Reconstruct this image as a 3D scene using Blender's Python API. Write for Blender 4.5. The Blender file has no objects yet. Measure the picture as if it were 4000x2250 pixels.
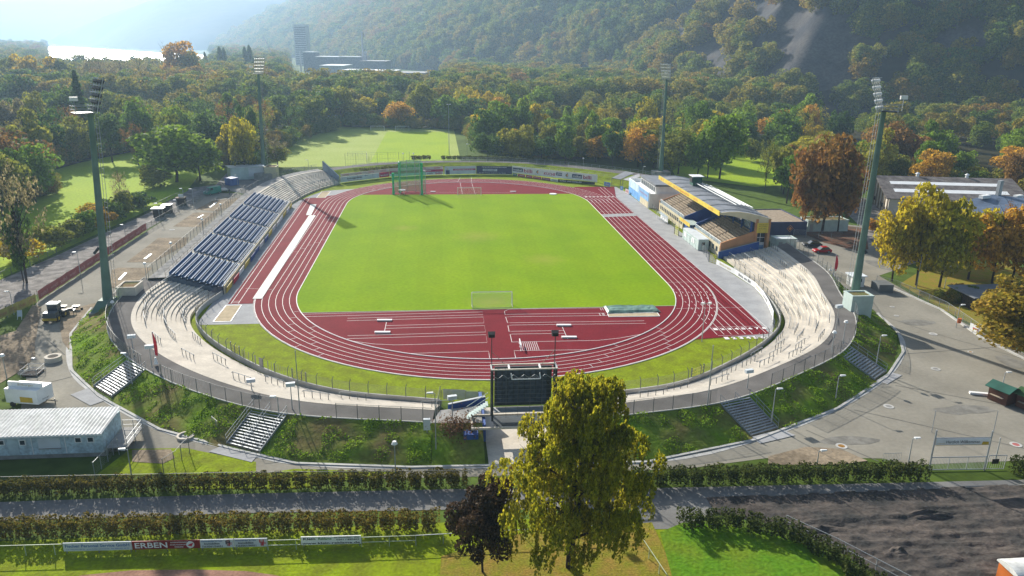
import bpy, math, random
import numpy as np
from mathutils import Vector, Matrix, geometry, noise as mnoise
C = bpy.context.scene.collection
SC = bpy.context.scene
R = math.radians
rnd = random.Random(7)
# ------------------------------------------------------------ camera
CX, CY, CZ, YAW, PIT, ROL, FL = -9.479, -185.71, 45.74, 0.09875, 0.30738, 0.01357, 3007.6
_fw = Vector((math.sin(YAW)*math.cos(PIT), math.cos(YAW)*math.cos(PIT), -math.sin(PIT)))
_r0 = Vector((math.cos(YAW), -math.sin(YAW), 0)); _u0 = _r0.cross(_fw)
_rt = math.cos(ROL)*_r0 + math.sin(ROL)*_u0
_up = -math.sin(ROL)*_r0 + math.cos(ROL)*_u0
cam_d = bpy.data.cameras.new('camera'); cam = bpy.data.objects.new('camera', cam_d); C.objects.link(cam)
cam.matrix_world = Matrix.Translation((CX, CY, CZ)) @ Matrix((_rt, _up, -_fw)).transposed().to_4x4()
cam_d.sensor_width = 36; cam_d.lens = FL/4000*36; cam_d.clip_end = 40000; cam_d.clip_start = 0.5
SC.camera = cam
# ------------------------------------------------------------ world, sun, exposure
SUN_AZ, SUN_EL = -24.5, 24.5       # compass style: 0 = +Y, positive towards +X
w = bpy.data.worlds.new('World'); SC.world = w; w.use_nodes = True
nt = w.node_tree; bg = nt.nodes['Background']
sky = nt.nodes.new('ShaderNodeTexSky'); sky.sky_type = 'NISHITA'; sky.sun_disc = False
sky.sun_elevation = R(SUN_EL); sky.sun_rotation = R(SUN_AZ); sky.altitude = 80; sky.dust_density = 2.0
nt.links.new(sky.outputs[0], bg.inputs[0]); bg.inputs[1].default_value = 0.068
sd = bpy.data.lights.new('sun', 'SUN'); sd.energy = 5.0; sd.angle = R(0.5); sd.color = (1.0, 0.95, 0.86)
so = bpy.data.objects.new('sun', sd); C.objects.link(so)
sunv = Vector((math.sin(R(SUN_AZ))*math.cos(R(SUN_EL)), math.cos(R(SUN_AZ))*math.cos(R(SUN_EL)), math.sin(R(SUN_EL))))
so.rotation_euler = sunv.to_track_quat('Z', 'Y').to_euler(); so.location = (0, 0, 300)
SC.view_settings.view_transform = 'Standard'; SC.view_settings.look = 'None'
SC.view_settings.exposure = 1.0; SC.view_settings.gamma = 1
SC.cycles.max_bounces = 8; SC.cycles.diffuse_bounces = 3; SC.cycles.glossy_bounces = 2
SC.cycles.transmission_bounces = 4; SC.cycles.transparent_max_bounces = 12; SC.cycles.volume_bounces = 1
SC.cycles.caustics_reflective = False; SC.cycles.caustics_refractive = False
# ------------------------------------------------------------ geometry helpers
def ray(u, v):
    return _fw*FL + (u-2000)*_rt - (v-1125)*_up
def G(u, v, h=0.0):
    """pixel of the 4000 x 2250 photograph -> the place at height h it looks at"""
    d = ray(u, v); t = (h-CZ)/d.z
    return Vector((CX+d.x*t, CY+d.y*t, h))
def V(x, y, h=0.0):
    return G(x*4000/2576, y*4000/2576, h)
def Q(c, r, x, y):
    return (c*1000+x/2.574, r*563+y/2.574)
def GQ(c, r, x, y, h=0.0):
    return G(*Q(c, r, x, y), h)
def hgt(base, v):
    """height above base at which a vertical line through base reaches image row v"""
    lo, hi = 0.0, 60.0
    for _ in range(40):
        m = (lo+hi)/2; P = Vector((base[0], base[1], base[2]+m))-Vector((CX, CY, CZ))
        if 1125-FL*P.dot(_up)/P.dot(_fw) > v: lo = m
        else: hi = m
    return lo
def root_loc(o):
    while o is not None and o.parent is not None: o = o.parent
    return Vector(o.location) if o is not None else Vector((0, 0, 0))
def tag(o, label=None, cat=None, group=None, kind=None):
    if label: o['label'] = label
    if cat: o['category'] = cat
    if group: o['group'] = group
    if kind: o['kind'] = kind
    return o
def thing(name, loc, label, cat, group=None, rz=0):
    o = bpy.data.objects.new(name, None); C.objects.link(o); o.location = loc; o.rotation_euler = (0, 0, rz)
    o.empty_display_size = 0.3
    return tag(o, label, cat, group)
def dup(root, loc=None, rz=None, label=None, group=None, scale=None, mats=None):
    r = root.copy(); C.objects.link(r)
    if loc is not None: r.location = loc
    if rz is not None: r.rotation_euler = (0, 0, rz)
    if scale is not None: r.scale = scale
    if label: r['label'] = label
    if group: r['group'] = group
    for ch in list(root.children):
        c = ch.copy(); C.objects.link(c); c.parent = r
        if mats and ch.name.split('.')[0] in mats:
            c.material_slots[0].link = 'OBJECT'; c.material_slots[0].material = mats[ch.name.split('.')[0]]
        for g in ch.children:
            d = g.copy(); C.objects.link(d); d.parent = c
    return r
def raw_mesh(name, verts, faces, mat=None, smooth=False):
    me = bpy.data.meshes.new(name)
    if isinstance(verts, np.ndarray):
        nf, k = faces.shape
        me.vertices.add(len(verts)); me.vertices.foreach_set('co', verts.astype(np.float32).ravel())
        me.loops.add(nf*k); me.loops.foreach_set('vertex_index', faces.astype(np.int32).ravel())
        me.polygons.add(nf); me.polygons.foreach_set('loop_start', np.arange(0, nf*k, k, dtype=np.int32))
        me.polygons.foreach_set('loop_total', np.full(nf, k, dtype=np.int32))
        me.update(calc_edges=True)
    else:
        me.from_pydata([tuple(v) for v in verts], [], faces); me.update()
    if smooth:
        me.polygons.foreach_set('use_smooth', [True]*len(me.polygons))
    if mat: me.materials.append(mat)
    return me
def link(name, me, parent=None):
    o = bpy.data.objects.new(name, me); C.objects.link(o)
    if parent is not None: o.parent = parent
    return o
class MB:
    def __init__(s): s.v = []; s.f = []
    def quad(s, a, b, c, d):
        n = len(s.v); s.v += [Vector(a), Vector(b), Vector(c), Vector(d)]; s.f.append((n, n+1, n+2, n+3)); return s
    def hexa(s, lo, hi):
        n = len(s.v); k = len(lo); s.v += [Vector(p) for p in lo]+[Vector(p) for p in hi]
        s.f.append(tuple(n+i for i in range(k-1, -1, -1))); s.f.append(tuple(n+k+i for i in range(k)))
        for i in range(k): j = (i+1) % k; s.f.append((n+i, n+j, n+k+j, n+k+i))
        return s
    def box(s, x0, x1, y0, y1, z0, z1):
        return s.hexa([(x0, y0, z0), (x1, y0, z0), (x1, y1, z0), (x0, y1, z0)], [(x0, y0, z1), (x1, y0, z1), (x1, y1, z1), (x0, y1, z1)])
    def obox(s, c, sx, sy, z0, z1, a=0):
        ca, sa = math.cos(a), math.sin(a); P = []
        for dx, dy in ((-1, -1), (1, -1), (1, 1), (-1, 1)):
            x, y = dx*sx/2, dy*sy/2; P.append((c[0]+x*ca-y*sa, c[1]+x*sa+y*ca))
        return s.hexa([(x, y, z0) for x, y in P], [(x, y, z1) for x, y in P])
    def prism(s, pts, z0, z1):
        return s.hexa([(p[0], p[1], z0) for p in pts], [(p[0], p[1], z1) for p in pts])
    def wallseg(s, a, b, th, z0, z1, z0b=None, z1b=None):
        a = Vector(a[:2]); b = Vector(b[:2]); d = (b-a).normalized(); n = Vector((-d.y, d.x))*th/2
        z0b = z0 if z0b is None else z0b; z1b = z1 if z1b is None else z1b
        return s.hexa([(*(a-n), z0), (*(b-n), z0b), (*(b+n), z0b), (*(a+n), z0)], [(*(a-n), z1), (*(b-n), z1b), (*(b+n), z1b), (*(a+n), z1)])
    def tube(s, a, b, r, r2=None, n=6, cap=True):
        a = Vector(a); b = Vector(b); r2 = r if r2 is None else r2
        d = (b-a)
        if d.length < 1e-6: return s
        d.normalize(); x = d.orthogonal().normalized(); y = d.cross(x); k = len(s.v)
        for P, rr in ((a, r), (b, r2)):
            for i in range(n):
                t = 2*math.pi*i/n; s.v.append(P+(x*math.cos(t)+y*math.sin(t))*rr)
        for i in range(n): j = (i+1) % n; s.f.append((k+i, k+j, k+n+j, k+n+i))
        if cap: s.f.append(tuple(k+i for i in range(n-1, -1, -1))); s.f.append(tuple(k+n+i for i in range(n)))
        return s
    def path(s, pts, r, n=6):
        for a, b in zip(pts[:-1], pts[1:]): s.tube(a, b, r, n=n)
        return s
    def ribbon(s, pts, wd, z=None):
        P = [Vector(p) if len(p) == 3 else Vector((p[0], p[1], z)) for p in pts]; k = len(s.v); n = len(P)
        for i, p in enumerate(P):
            d = (P[min(i+1, n-1)]-P[max(i-1, 0)]); d.z = 0; d.normalize(); o = Vector((-d.y, d.x, 0))*wd/2
            s.v += [p-o, p+o]
        for i in range(n-1): s.f.append((k+2*i, k+2*i+2, k+2*i+3, k+2*i+1))
        return s
    def poly(s, pts, z=None):
        P = [Vector(p) if len(p) == 3 else Vector((p[0], p[1], z)) for p in pts]; k = len(s.v); s.v += P
        for t in geometry.tessellate_polygon([[Vector((q.x, q.y, 0)) for q in P]]):
            a, b, c = [P[i] for i in t]
            if (b-a).cross(c-a).z < 0: t = (t[0], t[2], t[1])
            s.f.append(tuple(k+i for i in t))
        return s
    def build(s, name, mat, parent=None, smooth=False):
        o = root_loc(parent); return link(name, raw_mesh(name, [v-o for v in s.v], s.f, mat, smooth), parent)
def struct(name, mb, mat, smooth=False):
    return tag(mb.build(name, mat, None, smooth), kind='structure')
def single(name, mb, mat, label, cat, group=None, kind=None):
    """a thing that is one mesh, with its origin at its base"""
    lo = Vector((sum(v.x for v in mb.v)/len(mb.v), sum(v.y for v in mb.v)/len(mb.v), min(v.z for v in mb.v)))
    o = link(name, raw_mesh(name, [v-lo for v in mb.v], mb.f, mat)); o.location = lo
    return tag(o, label, cat, group, kind)
# ------------------------------------------------------------ materials
def M(name, col, rough=0.8, metal=0.0, var=0.12, sc=0.6, sc2=None, col2=None, bump=0.0, spec=0.3, alpha=None, k2=0.25):
    m = bpy.data.materials.new(name); m.use_nodes = True; t = m.node_tree; b = t.nodes['Principled BSDF']
    b.inputs['Roughness'].default_value = rough; b.inputs['Metallic'].default_value = metal
    if rough >= 0.8: spec = 0.03
    b.inputs['Specular IOR Level'].default_value = spec
    geo = t.nodes.new('ShaderNodeNewGeometry')
    n1 = t.nodes.new('ShaderNodeTexNoise'); n1.inputs['Scale'].default_value = sc; n1.inputs['Detail'].default_value = 6
    t.links.new(geo.outputs['Position'], n1.inputs['Vector'])
    mx = t.nodes.new('ShaderNodeMix'); mx.data_type = 'RGBA'
    c2 = col2 if col2 else tuple(c*(1-2*var) for c in col)
    c1 = col if col2 else tuple(min(1, c*(1+var)) for c in col)
    mx.inputs['A'].default_value = (*c1, 1); mx.inputs['B'].default_value = (*c2, 1)
    rp = t.nodes.new('ShaderNodeMapRange'); rp.inputs['From Min'].default_value = 0.35; rp.inputs['From Max'].default_value = 0.65
    t.links.new(n1.outputs['Fac'], rp.inputs['Value']); t.links.new(rp.outputs[0], mx.inputs['Factor'])
    out = mx.outputs['Result']
    if sc2:
        n2 = t.nodes.new('ShaderNodeTexNoise'); n2.inputs['Scale'].default_value = sc2; n2.inputs['Detail'].default_value = 4
        t.links.new(geo.outputs['Position'], n2.inputs['Vector'])
        m2 = t.nodes.new('ShaderNodeMix'); m2.data_type = 'RGBA'; m2.blend_type = 'MULTIPLY'; m2.inputs['Factor'].default_value = 1
        r2 = t.nodes.new('ShaderNodeMapRange'); r2.inputs['From Min'].default_value = 0.3; r2.inputs['From Max'].default_value = 0.7
        r2.inputs['To Min'].default_value = 1-k2; r2.inputs['To Max'].default_value = 1+k2*.8
        t.links.new(n2.outputs['Fac'], r2.inputs['Value']); t.links.new(out, m2.inputs['A']); t.links.new(r2.outputs[0], m2.inputs['B'])
        out = m2.outputs['Result']
    t.links.new(out, b.inputs['Base Color'])
    if bump:
        bp = t.nodes.new('ShaderNodeBump'); bp.inputs['Strength'].default_value = bump; bp.inputs['Distance'].default_value = 0.1
        nb = t.nodes.new('ShaderNodeTexNoise'); nb.inputs['Scale'].default_value = sc2 or sc*4; nb.inputs['Detail'].default_value = 5
        t.links.new(geo.outputs['Position'], nb.inputs['Vector'])
        t.links.new(nb.outputs['Fac'], bp.inputs['Height']); t.links.new(bp.outputs[0], b.inputs['Normal'])
    if alpha is not None: b.inputs['Alpha'].default_value = alpha
    return m
def wire_mat(name, col, px, pz, wdt, metal=0.6):
    """welded wire panel: thin wires with open gaps between"""
    m = bpy.data.materials.new(name); m.use_nodes = True; t = m.node_tree; b = t.nodes['Principled BSDF']
    b.inputs['Base Color'].default_value = (*col, 1); b.inputs['Roughness'].default_value = 0.5; b.inputs['Metallic'].default_value = metal
    geo = t.nodes.new('ShaderNodeNewGeometry'); sp = t.nodes.new('ShaderNodeSeparateXYZ'); t.links.new(geo.outputs['Position'], sp.inputs[0])
    ad = t.nodes.new('ShaderNodeMath'); ad.operation = 'ADD'; t.links.new(sp.outputs['X'], ad.inputs[0]); t.links.new(sp.outputs['Y'], ad.inputs[1])
    def stripes(src, p):
        a = t.nodes.new('ShaderNodeMath'); a.operation = 'PINGPONG'; a.inputs[1].default_value = p/2; t.links.new(src, a.inputs[0])
        c = t.nodes.new('ShaderNodeMath'); c.operation = 'LESS_THAN'; c.inputs[1].default_value = wdt/2; t.links.new(a.outputs[0], c.inputs[0]); return c.outputs[0]
    mxn = t.nodes.new('ShaderNodeMath'); mxn.operation = 'MAXIMUM'
    t.links.new(stripes(ad.outputs[0], px), mxn.inputs[0]); t.links.new(stripes(sp.outputs['Z'], pz), mxn.inputs[1])
    t.links.new(mxn.outputs[0], b.inputs['Alpha']); return m
def leaf_mat(name, cols, transl=0.42, var=0.35, posvar=None):
    """foliage: colour picked per tree and varied per leaf clump"""
    m = bpy.data.materials.new(name); m.use_nodes = True; t = m.node_tree; b = t.nodes['Principled BSDF']
    b.inputs['Roughness'].default_value = 0.75; b.inputs['Specular IOR Level'].default_value = 0.12
    oi = t.nodes.new('ShaderNodeObjectInfo'); geo = t.nodes.new('ShaderNodeNewGeometry')
    rmp = t.nodes.new('ShaderNodeValToRGB'); cr = rmp.color_ramp; cr.interpolation = 'LINEAR'
    while len(cr.elements) < len(cols): cr.elements.new(0.5)
    for i, c in enumerate(cols):
        cr.elements[i].position = i/max(1, len(cols)-1); cr.elements[i].color = (*c, 1)
    # tree random + clump random + a slow drift with place
    n1 = t.nodes.new('ShaderNodeTexNoise'); n1.inputs['Scale'].default_value = 0.35; n1.inputs['Detail'].default_value = 2
    t.links.new(geo.outputs['Position'], n1.inputs['Vector'])
    a = t.nodes.new('ShaderNodeMath'); a.operation = 'MULTIPLY_ADD'; a.inputs[1].default_value = var
    t.links.new(geo.outputs['Random Per Island'], a.inputs[0]); t.links.new(oi.outputs['Random'], a.inputs[2])
    a2 = t.nodes.new('ShaderNodeMath'); a2.operation = 'MULTIPLY_ADD'; a2.inputs[1].default_value = 0.9
    t.links.new(n1.outputs['Fac'], a2.inputs[0]); t.links.new(a.outputs[0], a2.inputs[2])
    last = a2.outputs[0]
    if posvar:
        n2 = t.nodes.new('ShaderNodeTexNoise'); n2.inputs['Scale'].default_value = posvar; n2.inputs['Detail'].default_value = 2
        t.links.new(oi.outputs['Location'], n2.inputs['Vector'])
        a4 = t.nodes.new('ShaderNodeMath'); a4.operation = 'MULTIPLY_ADD'; a4.inputs[1].default_value = 1.6
        t.links.new(n2.outputs['Fac'], a4.inputs[0]); t.links.new(last, a4.inputs[2]); last = a4.outputs[0]
    a3 = t.nodes.new('ShaderNodeMapRange'); a3.inputs['From Min'].default_value = 0.30+(0.7 if posvar else 0); a3.inputs['From Max'].default_value = 1.55+var+(0.85 if posvar else 0)
    t.links.new(last, a3.inputs['Value']); t.links.new(a3.outputs[0], rmp.inputs[0])
    br = t.nodes.new('ShaderNodeMix'); br.data_type = 'RGBA'; br.blend_type = 'MULTIPLY'; br.inputs['Factor'].default_value = 1
    mr = t.nodes.new('ShaderNodeMapRange'); mr.inputs['To Min'].default_value = 0.8; mr.inputs['To Max'].default_value = 1.9
    t.links.new(geo.outputs['Random Per Island'], mr.inputs['Value']); t.links.new(rmp.outputs[0], br.inputs['A']); t.links.new(mr.outputs[0], br.inputs['B'])
    t.links.new(br.outputs['Result'], b.inputs['Base Color'])
    tr = t.nodes.new('ShaderNodeBsdfTranslucent'); mx = t.nodes.new('ShaderNodeMixShader'); mx.inputs[0].default_value = transl
    t.links.new(br.outputs['Result'], tr.inputs[0]); t.links.new(b.outputs[0], mx.inputs[1]); t.links.new(tr.outputs[0], mx.inputs[2])
    t.links.new(mx.outputs[0], t.nodes['Material Output'].inputs[0]); return m
GR1, GR2 = (0.10, 0.16, 0.02), (0.075, 0.12, 0.018)
m_ground = M('meadow_grass', (0.085, 0.13, 0.022), 0.9, var=0.2, sc=0.02, sc2=0.5)
m_pitch = M('pitch_turf', (0.205, 0.315, 0.0), 0.9, col2=(0.165, 0.280, 0.0), sc=0.07, sc2=1.6, bump=0.3, k2=.12)
def add_bands(m, period, lo, hi, wear=()):
    t = m.node_tree; b = t.nodes['Principled BSDF']; src = b.inputs['Base Color'].links[0].from_socket; geo = [n for n in t.nodes if n.type == 'NEW_GEOMETRY'][0]
    sp = t.nodes.new('ShaderNodeSeparateXYZ'); t.links.new(geo.outputs['Position'], sp.inputs[0]); pp = t.nodes.new('ShaderNodeMath'); pp.operation = 'PINGPONG'; pp.inputs[1].default_value = period; t.links.new(sp.outputs['X'], pp.inputs[0])
    mr = t.nodes.new('ShaderNodeMapRange'); mr.inputs['From Min'].default_value = period*.46; mr.inputs['From Max'].default_value = period*.54; mr.inputs['To Min'].default_value = lo; mr.inputs['To Max'].default_value = hi; t.links.new(pp.outputs[0], mr.inputs['Value'])
    mx = t.nodes.new('ShaderNodeMix'); mx.data_type = 'RGBA'; mx.blend_type = 'MULTIPLY'; mx.inputs['Factor'].default_value = 1; t.links.new(src, mx.inputs['A']); t.links.new(mr.outputs[0], mx.inputs['B']); out = mx.outputs['Result']
    for (x, y, r) in wear:
        vd = t.nodes.new('ShaderNodeVectorMath'); vd.operation = 'DISTANCE'; t.links.new(geo.outputs['Position'], vd.inputs[0]); vd.inputs[1].default_value = (x, y, 0)
        nz = t.nodes.new('ShaderNodeTexNoise'); nz.inputs['Scale'].default_value = .5; nz.inputs['Detail'].default_value = 5; t.links.new(geo.outputs['Position'], nz.inputs['Vector']); ad = t.nodes.new('ShaderNodeMath'); ad.operation = 'MULTIPLY_ADD'; ad.inputs[1].default_value = r*1.4; t.links.new(nz.outputs['Fac'], ad.inputs[0]); t.links.new(vd.outputs['Value'], ad.inputs[2])
        m2 = t.nodes.new('ShaderNodeMapRange'); m2.inputs['From Min'].default_value = r*.7; m2.inputs['From Max'].default_value = r*2.1; m2.inputs['To Min'].default_value = .5; m2.inputs['To Max'].default_value = 0; t.links.new(ad.outputs[0], m2.inputs['Value'])
        m3 = t.nodes.new('ShaderNodeMix'); m3.data_type = 'RGBA'; m3.inputs['B'].default_value = (.30, .30, .05, 1); t.links.new(m2.outputs[0], m3.inputs['Factor']); t.links.new(out, m3.inputs['A']); out = m3.outputs['Result']
    t.links.new(out, b.inputs['Base Color'])
add_bands(m_pitch, 5.6, .975, 1.02, [(0, -51, 4), (0, 52, 4), (0, 0, 5), (-18, 10, 3), (14, -22, 4)])
m_field = M('training_turf', (0.30, 0.40, 0.02), 0.9, col2=(0.25, 0.36, 0.02), sc=0.05, sc2=1.5)
m_field2 = M('training_turf_worn', (0.34, 0.40, 0.10), 0.9, col2=(0.29, 0.36, 0.07), sc=0.05, sc2=1.5)
m_verge = M('verge_grass', (0.22, 0.29, 0.008), 0.9, col2=(0.16, 0.19, 0.012), sc=0.5, sc2=3.0, bump=0.6)
m_bank = M('bank_grass', (0.14, 0.25, 0.010), 0.9, col2=(0.17, 0.14, 0.05), sc=0.16, sc2=2.0, bump=0.8)
m_track = M('red_tartan', (0.185, 0.014, 0.022), 0.8, var=0.05, sc=0.25, sc2=6)
m_white = M('white_line', (0.78, 0.74, 0.72), 0.7, var=0.03)
m_paver = M('grey_paving', (0.36, 0.36, 0.36), 0.85, var=0.06, sc=0.4, sc2=2.5, k2=0.08)
m_conc = M('pale_concrete', (0.62, 0.56, 0.47), 0.9, var=0.07, sc=0.35, sc2=2.5, k2=0.08)
m_conc2 = M('grey_concrete', (0.33, 0.32, 0.30), 0.9, var=0.15, sc=0.6, sc2=3, k2=0.08)
m_path = M('rim_asphalt', (0.155, 0.145, 0.135), 0.9, var=0.10, sc=0.3, sc2=4, k2=0.08)
m_yard = M('yard_asphalt', (0.27, 0.25, 0.205), 0.9, var=0.08, sc=0.12, sc2=1.8, k2=0.08)
m_road = M('road_asphalt', (0.20, 0.195, 0.185), 0.9, var=0.10, sc=0.2, sc2=3, k2=0.08)
m_gravel = M('gravel_lane', (0.26, 0.24, 0.22), 0.95, var=0.2, sc=0.5, sc2=4, bump=0.5)
m_dirt = M('bare_earth', (0.27, 0.215, 0.15), 0.95, var=0.18, sc=0.25, sc2=2.2, bump=0.7)
m_soil = M('dark_soil', (0.05, 0.049, 0.047), 0.95, col2=(0.11, 0.092, 0.08), sc=0.35, sc2=2.5, bump=1.0)
m_sand = M('sand', (0.48, 0.39, 0.26), 0.95, var=0.08, sc=1)
m_steel = M('galvanised_steel', (0.40, 0.42, 0.43), 0.6, 0.4, var=0.06)
m_dsteel = M('dark_steel', (0.05, 0.06, 0.065), 0.5, 0.5, var=0.1)
m_post = M('grey_post', (0.16, 0.17, 0.17), 0.6, 0.2, var=0.08)
m_mast = M('mast_green', (0.12, 0.20, 0.16), 0.7, var=0.12, sc=0.3)
m_wht = M('white_paint', (0.84, 0.84, 0.82), 0.5, var=0.04, sc=0.8)
m_blk = M('black_rubber', (0.018, 0.018, 0.02), 0.6, var=0.1)
m_glass = M('dark_glass', (0.03, 0.045, 0.06), 0.12, spec=0.8, var=0.05)
m_blue = M('blue_paint', (0.03, 0.09, 0.32), 0.6, var=0.08)
m_lblue = M('light_blue_cloth', (0.22, 0.42, 0.68), 0.6, var=0.08)
m_yel = M('yellow_paint', (0.72, 0.55, 0.07), 0.55, var=0.05)
m_yfence = M('yellow_gate_paint', (0.62, 0.60, 0.05), 0.5, var=0.05)
m_red = M('red_cloth', (0.62, 0.03, 0.05), 0.6, var=0.08)
m_banner = M('faded_red_cloth', (0.42, 0.12, 0.11), 0.75, var=0.08)
m_seat = M('dark_blue_seat', (0.035, 0.115, 0.25), 0.7, var=0.12, sc=2)
m_orange = M('orange_render', (0.52, 0.26, 0.13), 0.85, var=0.06)
m_cream = M('cream_render', (0.62, 0.55, 0.38), 0.85, var=0.06)
m_mint = M('pale_mint_steel', (0.50, 0.60, 0.56), 0.5, var=0.06, sc=0.7)
m_roofg = M('grey_sheet_roof', (0.20, 0.21, 0.23), 0.55, var=0.1, sc=0.5)
m_bark = M('bark', (0.055, 0.043, 0.033), 0.95, var=0.2, sc=3)
m_bench = M('weathered_wood', (0.34, 0.28, 0.21), 0.85, var=0.12, sc=1.2)
m_kerb = M('kerb_stone', (0.48, 0.47, 0.44), 0.85, var=0.08)
w_fence = wire_mat('wire_panel_grey', (0.30, 0.31, 0.31), 0.06, 0.2, 0.009)
w_green = wire_mat('wire_panel_green', (0.10, 0.15, 0.12), 0.06, 0.2, 0.009)
w_net = wire_mat('green_net', (0.06, 0.62, 0.26), 0.12, 0.12, 0.03, metal=0)
w_pnet = wire_mat('goal_net', (0.75, 0.75, 0.75), 0.12, 0.12, 0.008, metal=0)
# ------------------------------------------------------------ lettering on boards
def lettering(parent, s, pos, right, up, h, mat, width=None, bold=0.0, name='lettering'):
    cu = bpy.data.curves.new('txt', 'FONT'); cu.body = s; cu.align_x = 'CENTER'; cu.align_y = 'CENTER'; cu.size = 1.0; cu.offset = bold
    cu.resolution_u = 2
    ob = bpy.data.objects.new('txt', cu); C.objects.link(ob)
    dg = bpy.context.evaluated_depsgraph_get(); me = bpy.data.meshes.new_from_object(ob.evaluated_get(dg))
    bpy.data.objects.remove(ob); bpy.data.curves.remove(cu)
    right = Vector(right).normalized(); up = Vector(up).normalized(); nrm = right.cross(up)
    xs = [v.co.x for v in me.vertices]
    if not xs: return None
    wd = max(xs)-min(xs); cx = (max(xs)+min(xs))/2; ys = [v.co.y for v in me.vertices]; cy = (max(ys)+min(ys))/2
    sy = h/max(0.01, (max(ys)-min(ys))); sx = (width/wd) if width else sy; o = root_loc(parent); pos = Vector(pos)
    for v in me.vertices:
        v.co = pos + right*((v.co.x-cx)*sx) + up*((v.co.y-cy)*sy) - o
    me.name = name; me.materials.clear(); me.materials.append(mat)
    return link(name, me, parent)
def board(name, label, cat, a, b, z0, z1, mat, group=None, texts=(), th=0.08, patches=(), side=None, posts=True, lean=0.0):
    """upright panel from a to b (left to right as read); texts and patches in fractions of its width and height"""
    a = Vector((a[0], a[1], 0)); b = Vector((b[0], b[1], 0)); r = (b-a); L = r.length; r.normalize(); n = Vector((r.y, -r.x, 0))
    up = (Vector((0, 0, 1))-n*lean).normalized(); H = z1-z0
    t = thing(name, (*(a.lerp(b, 0.5)).xy, z0), label, cat, group); mb = MB(); a0 = a+Vector((0, 0, z0))
    def P(u, v, d): return a0 + r*(u*L) + up*(v*H) + n*d
    mb.hexa([P(0, 0, 0), P(1, 0, 0), P(1, 0, -th), P(0, 0, -th)], [P(0, 1, 0), P(1, 1, 0), P(1, 1, -th), P(0, 1, -th)])
    mb.build('panel', mat, t)
    if posts and z0 > 0.25:
        for k in range(max(2, int(L/3)+1)):
            u = 0.03+0.94*k/max(1, int(L/3) if int(L/3) > 0 else 1)
            if u > 1: break
            q = P(u, 0.9, -th-0.05); MB().tube((q.x, q.y, max(0, z0-1.0) if z0 > 1.5 else 0), q, 0.04).build('post', m_post, t)
    for (u0, v0, u1, v1, pm) in patches:
        MB().hexa([P(u0, v0, 0.001), P(u1, v0, 0.001), P(u1, v1, 0.001), P(u0, v1, 0.001)][:4], [P(u0, v0, 0.012), P(u1, v0, 0.012), P(u1, v1, 0.012), P(u0, v1, 0.012)]).build('colour_field', pm, t)
    for (s, u, v, hh, ww, tm) in texts:
        lettering(t, s, P(u, v, 0.02), r, up, hh*H, tm, ww*L if ww else None, 0.02)
    return t
# ------------------------------------------------------------ setting: land, river, hills
def sub(a, b, n): return [a+(b-a)*i/n for i in range(n+1)]
gm = MB()
_n = len(gm.v); S = 12000
gm.quad((-S, -400, 0), (S, -400, 0), (S, 16000, 0), (-S, 16000, 0))
struct('ground', gm, m_ground)
m_river = M('river_water', (0.75, 0.8, 0.85), 0.5, .8, var=0.03, spec=1.0)  # pale metallic colour stands in for sun glitter on the waves
rv_ = MB(); fb_, nb_ = [(-300, 179), (-60, 180), (150, 181), (256, 183), (430, 194), (640, 207), (800, 215)], [(-300, 190), (-60, 195), (150, 203), (250, 262), (400, 300), (640, 290), (800, 270)]
for q0, q1 in zip(fb_, nb_): rv_.v += [G(*q0, .5), G(*q0, .5).lerp(G(*q1, .5), .5), G(*q1, .5)]
for k in range(6): rv_.f += [(3*k+1, 3*k+4, 3*k+3, 3*k), (3*k+2, 3*k+5, 3*k+4, 3*k+1)]
struct('river', rv_, m_river)
def crom(P, n):
    P = [np.array(p, float) for p in P]; Q_ = [2*P[0]-P[1]]+P+[2*P[-1]-P[-2]]; out = []
    for i in range(1, len(Q_)-2):
        for k in range(n):
            t = k/n; p0, p1, p2, p3 = Q_[i-1:i+3]
            out.append(0.5*((2*p1)+(-p0+p2)*t+(2*p0-5*p1+4*p2-p3)*t*t+(-p0+3*p1-3*p2+p3)*t**3))
    out.append(P[-1]); return np.array(out)
def hill(name, foot, crest, n_a, n_u, mat, amp, freq, seed=0, back=0.5):
    F = crom(foot, n_a); K = crom(crest, n_a); na = len(F); H = np.zeros((na, n_u+3, 3))
    for j in range(n_u+1):
        t = j/n_u; H[:, j, :2] = F*(1-t)+K[:, :2]*t; H[:, j, 2] = K[:, 2]*(t**0.9)
    for i in range(na):
        for j in range(1, n_u+1):
            x, y, z = H[i, j]; t = j/n_u
            q = Vector((x*freq+seed, y*freq, seed*1.7))
            d = mnoise.fractal(q, 0.9, 2.1, 5)*amp*min(1, t*3)
            s = mnoise.noise(Vector((i/n_a*1.3+seed, t*0.9+i/n_a*.35, 3.1)))*amp*3.4*math.sin(min(1, t)*math.pi)**0.5
            H[i, j, 2] = max(0, z+d*0.5+s*0.5); nrm = K[i, :2]-F[i]; nrm = nrm/np.linalg.norm(nrm); H[i, j, :2] += nrm*(s*0.9+d*0.6)
    for q in (1, 2):
        H[:, n_u+q, :2] = K[:, :2]+(K[:, :2]-F)*0.35*q; H[:, n_u+q, 2] = H[:, n_u, 2]*(1-0.25*q)
    V_ = H.reshape(-1, 3); nj = n_u+3
    I, J = np.meshgrid(np.arange(na-1), np.arange(nj-1), indexing='ij'); a = (I*nj+J).ravel()
    Fc = np.stack([a, a+1, a+nj+1, a+nj], 1)
    o = link(name, raw_mesh(name, V_, Fc[:, ::-1].copy(), mat, True)); tag(o, kind='structure'); return o, H
def in_view(p):
    q = Vector(p)-Vector((CX, CY, CZ)); d = q.dot(_fw); return ((2000+FL*q.dot(_rt)/d)*.644, (1125-FL*q.dot(_up)/d)*.644)
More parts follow.
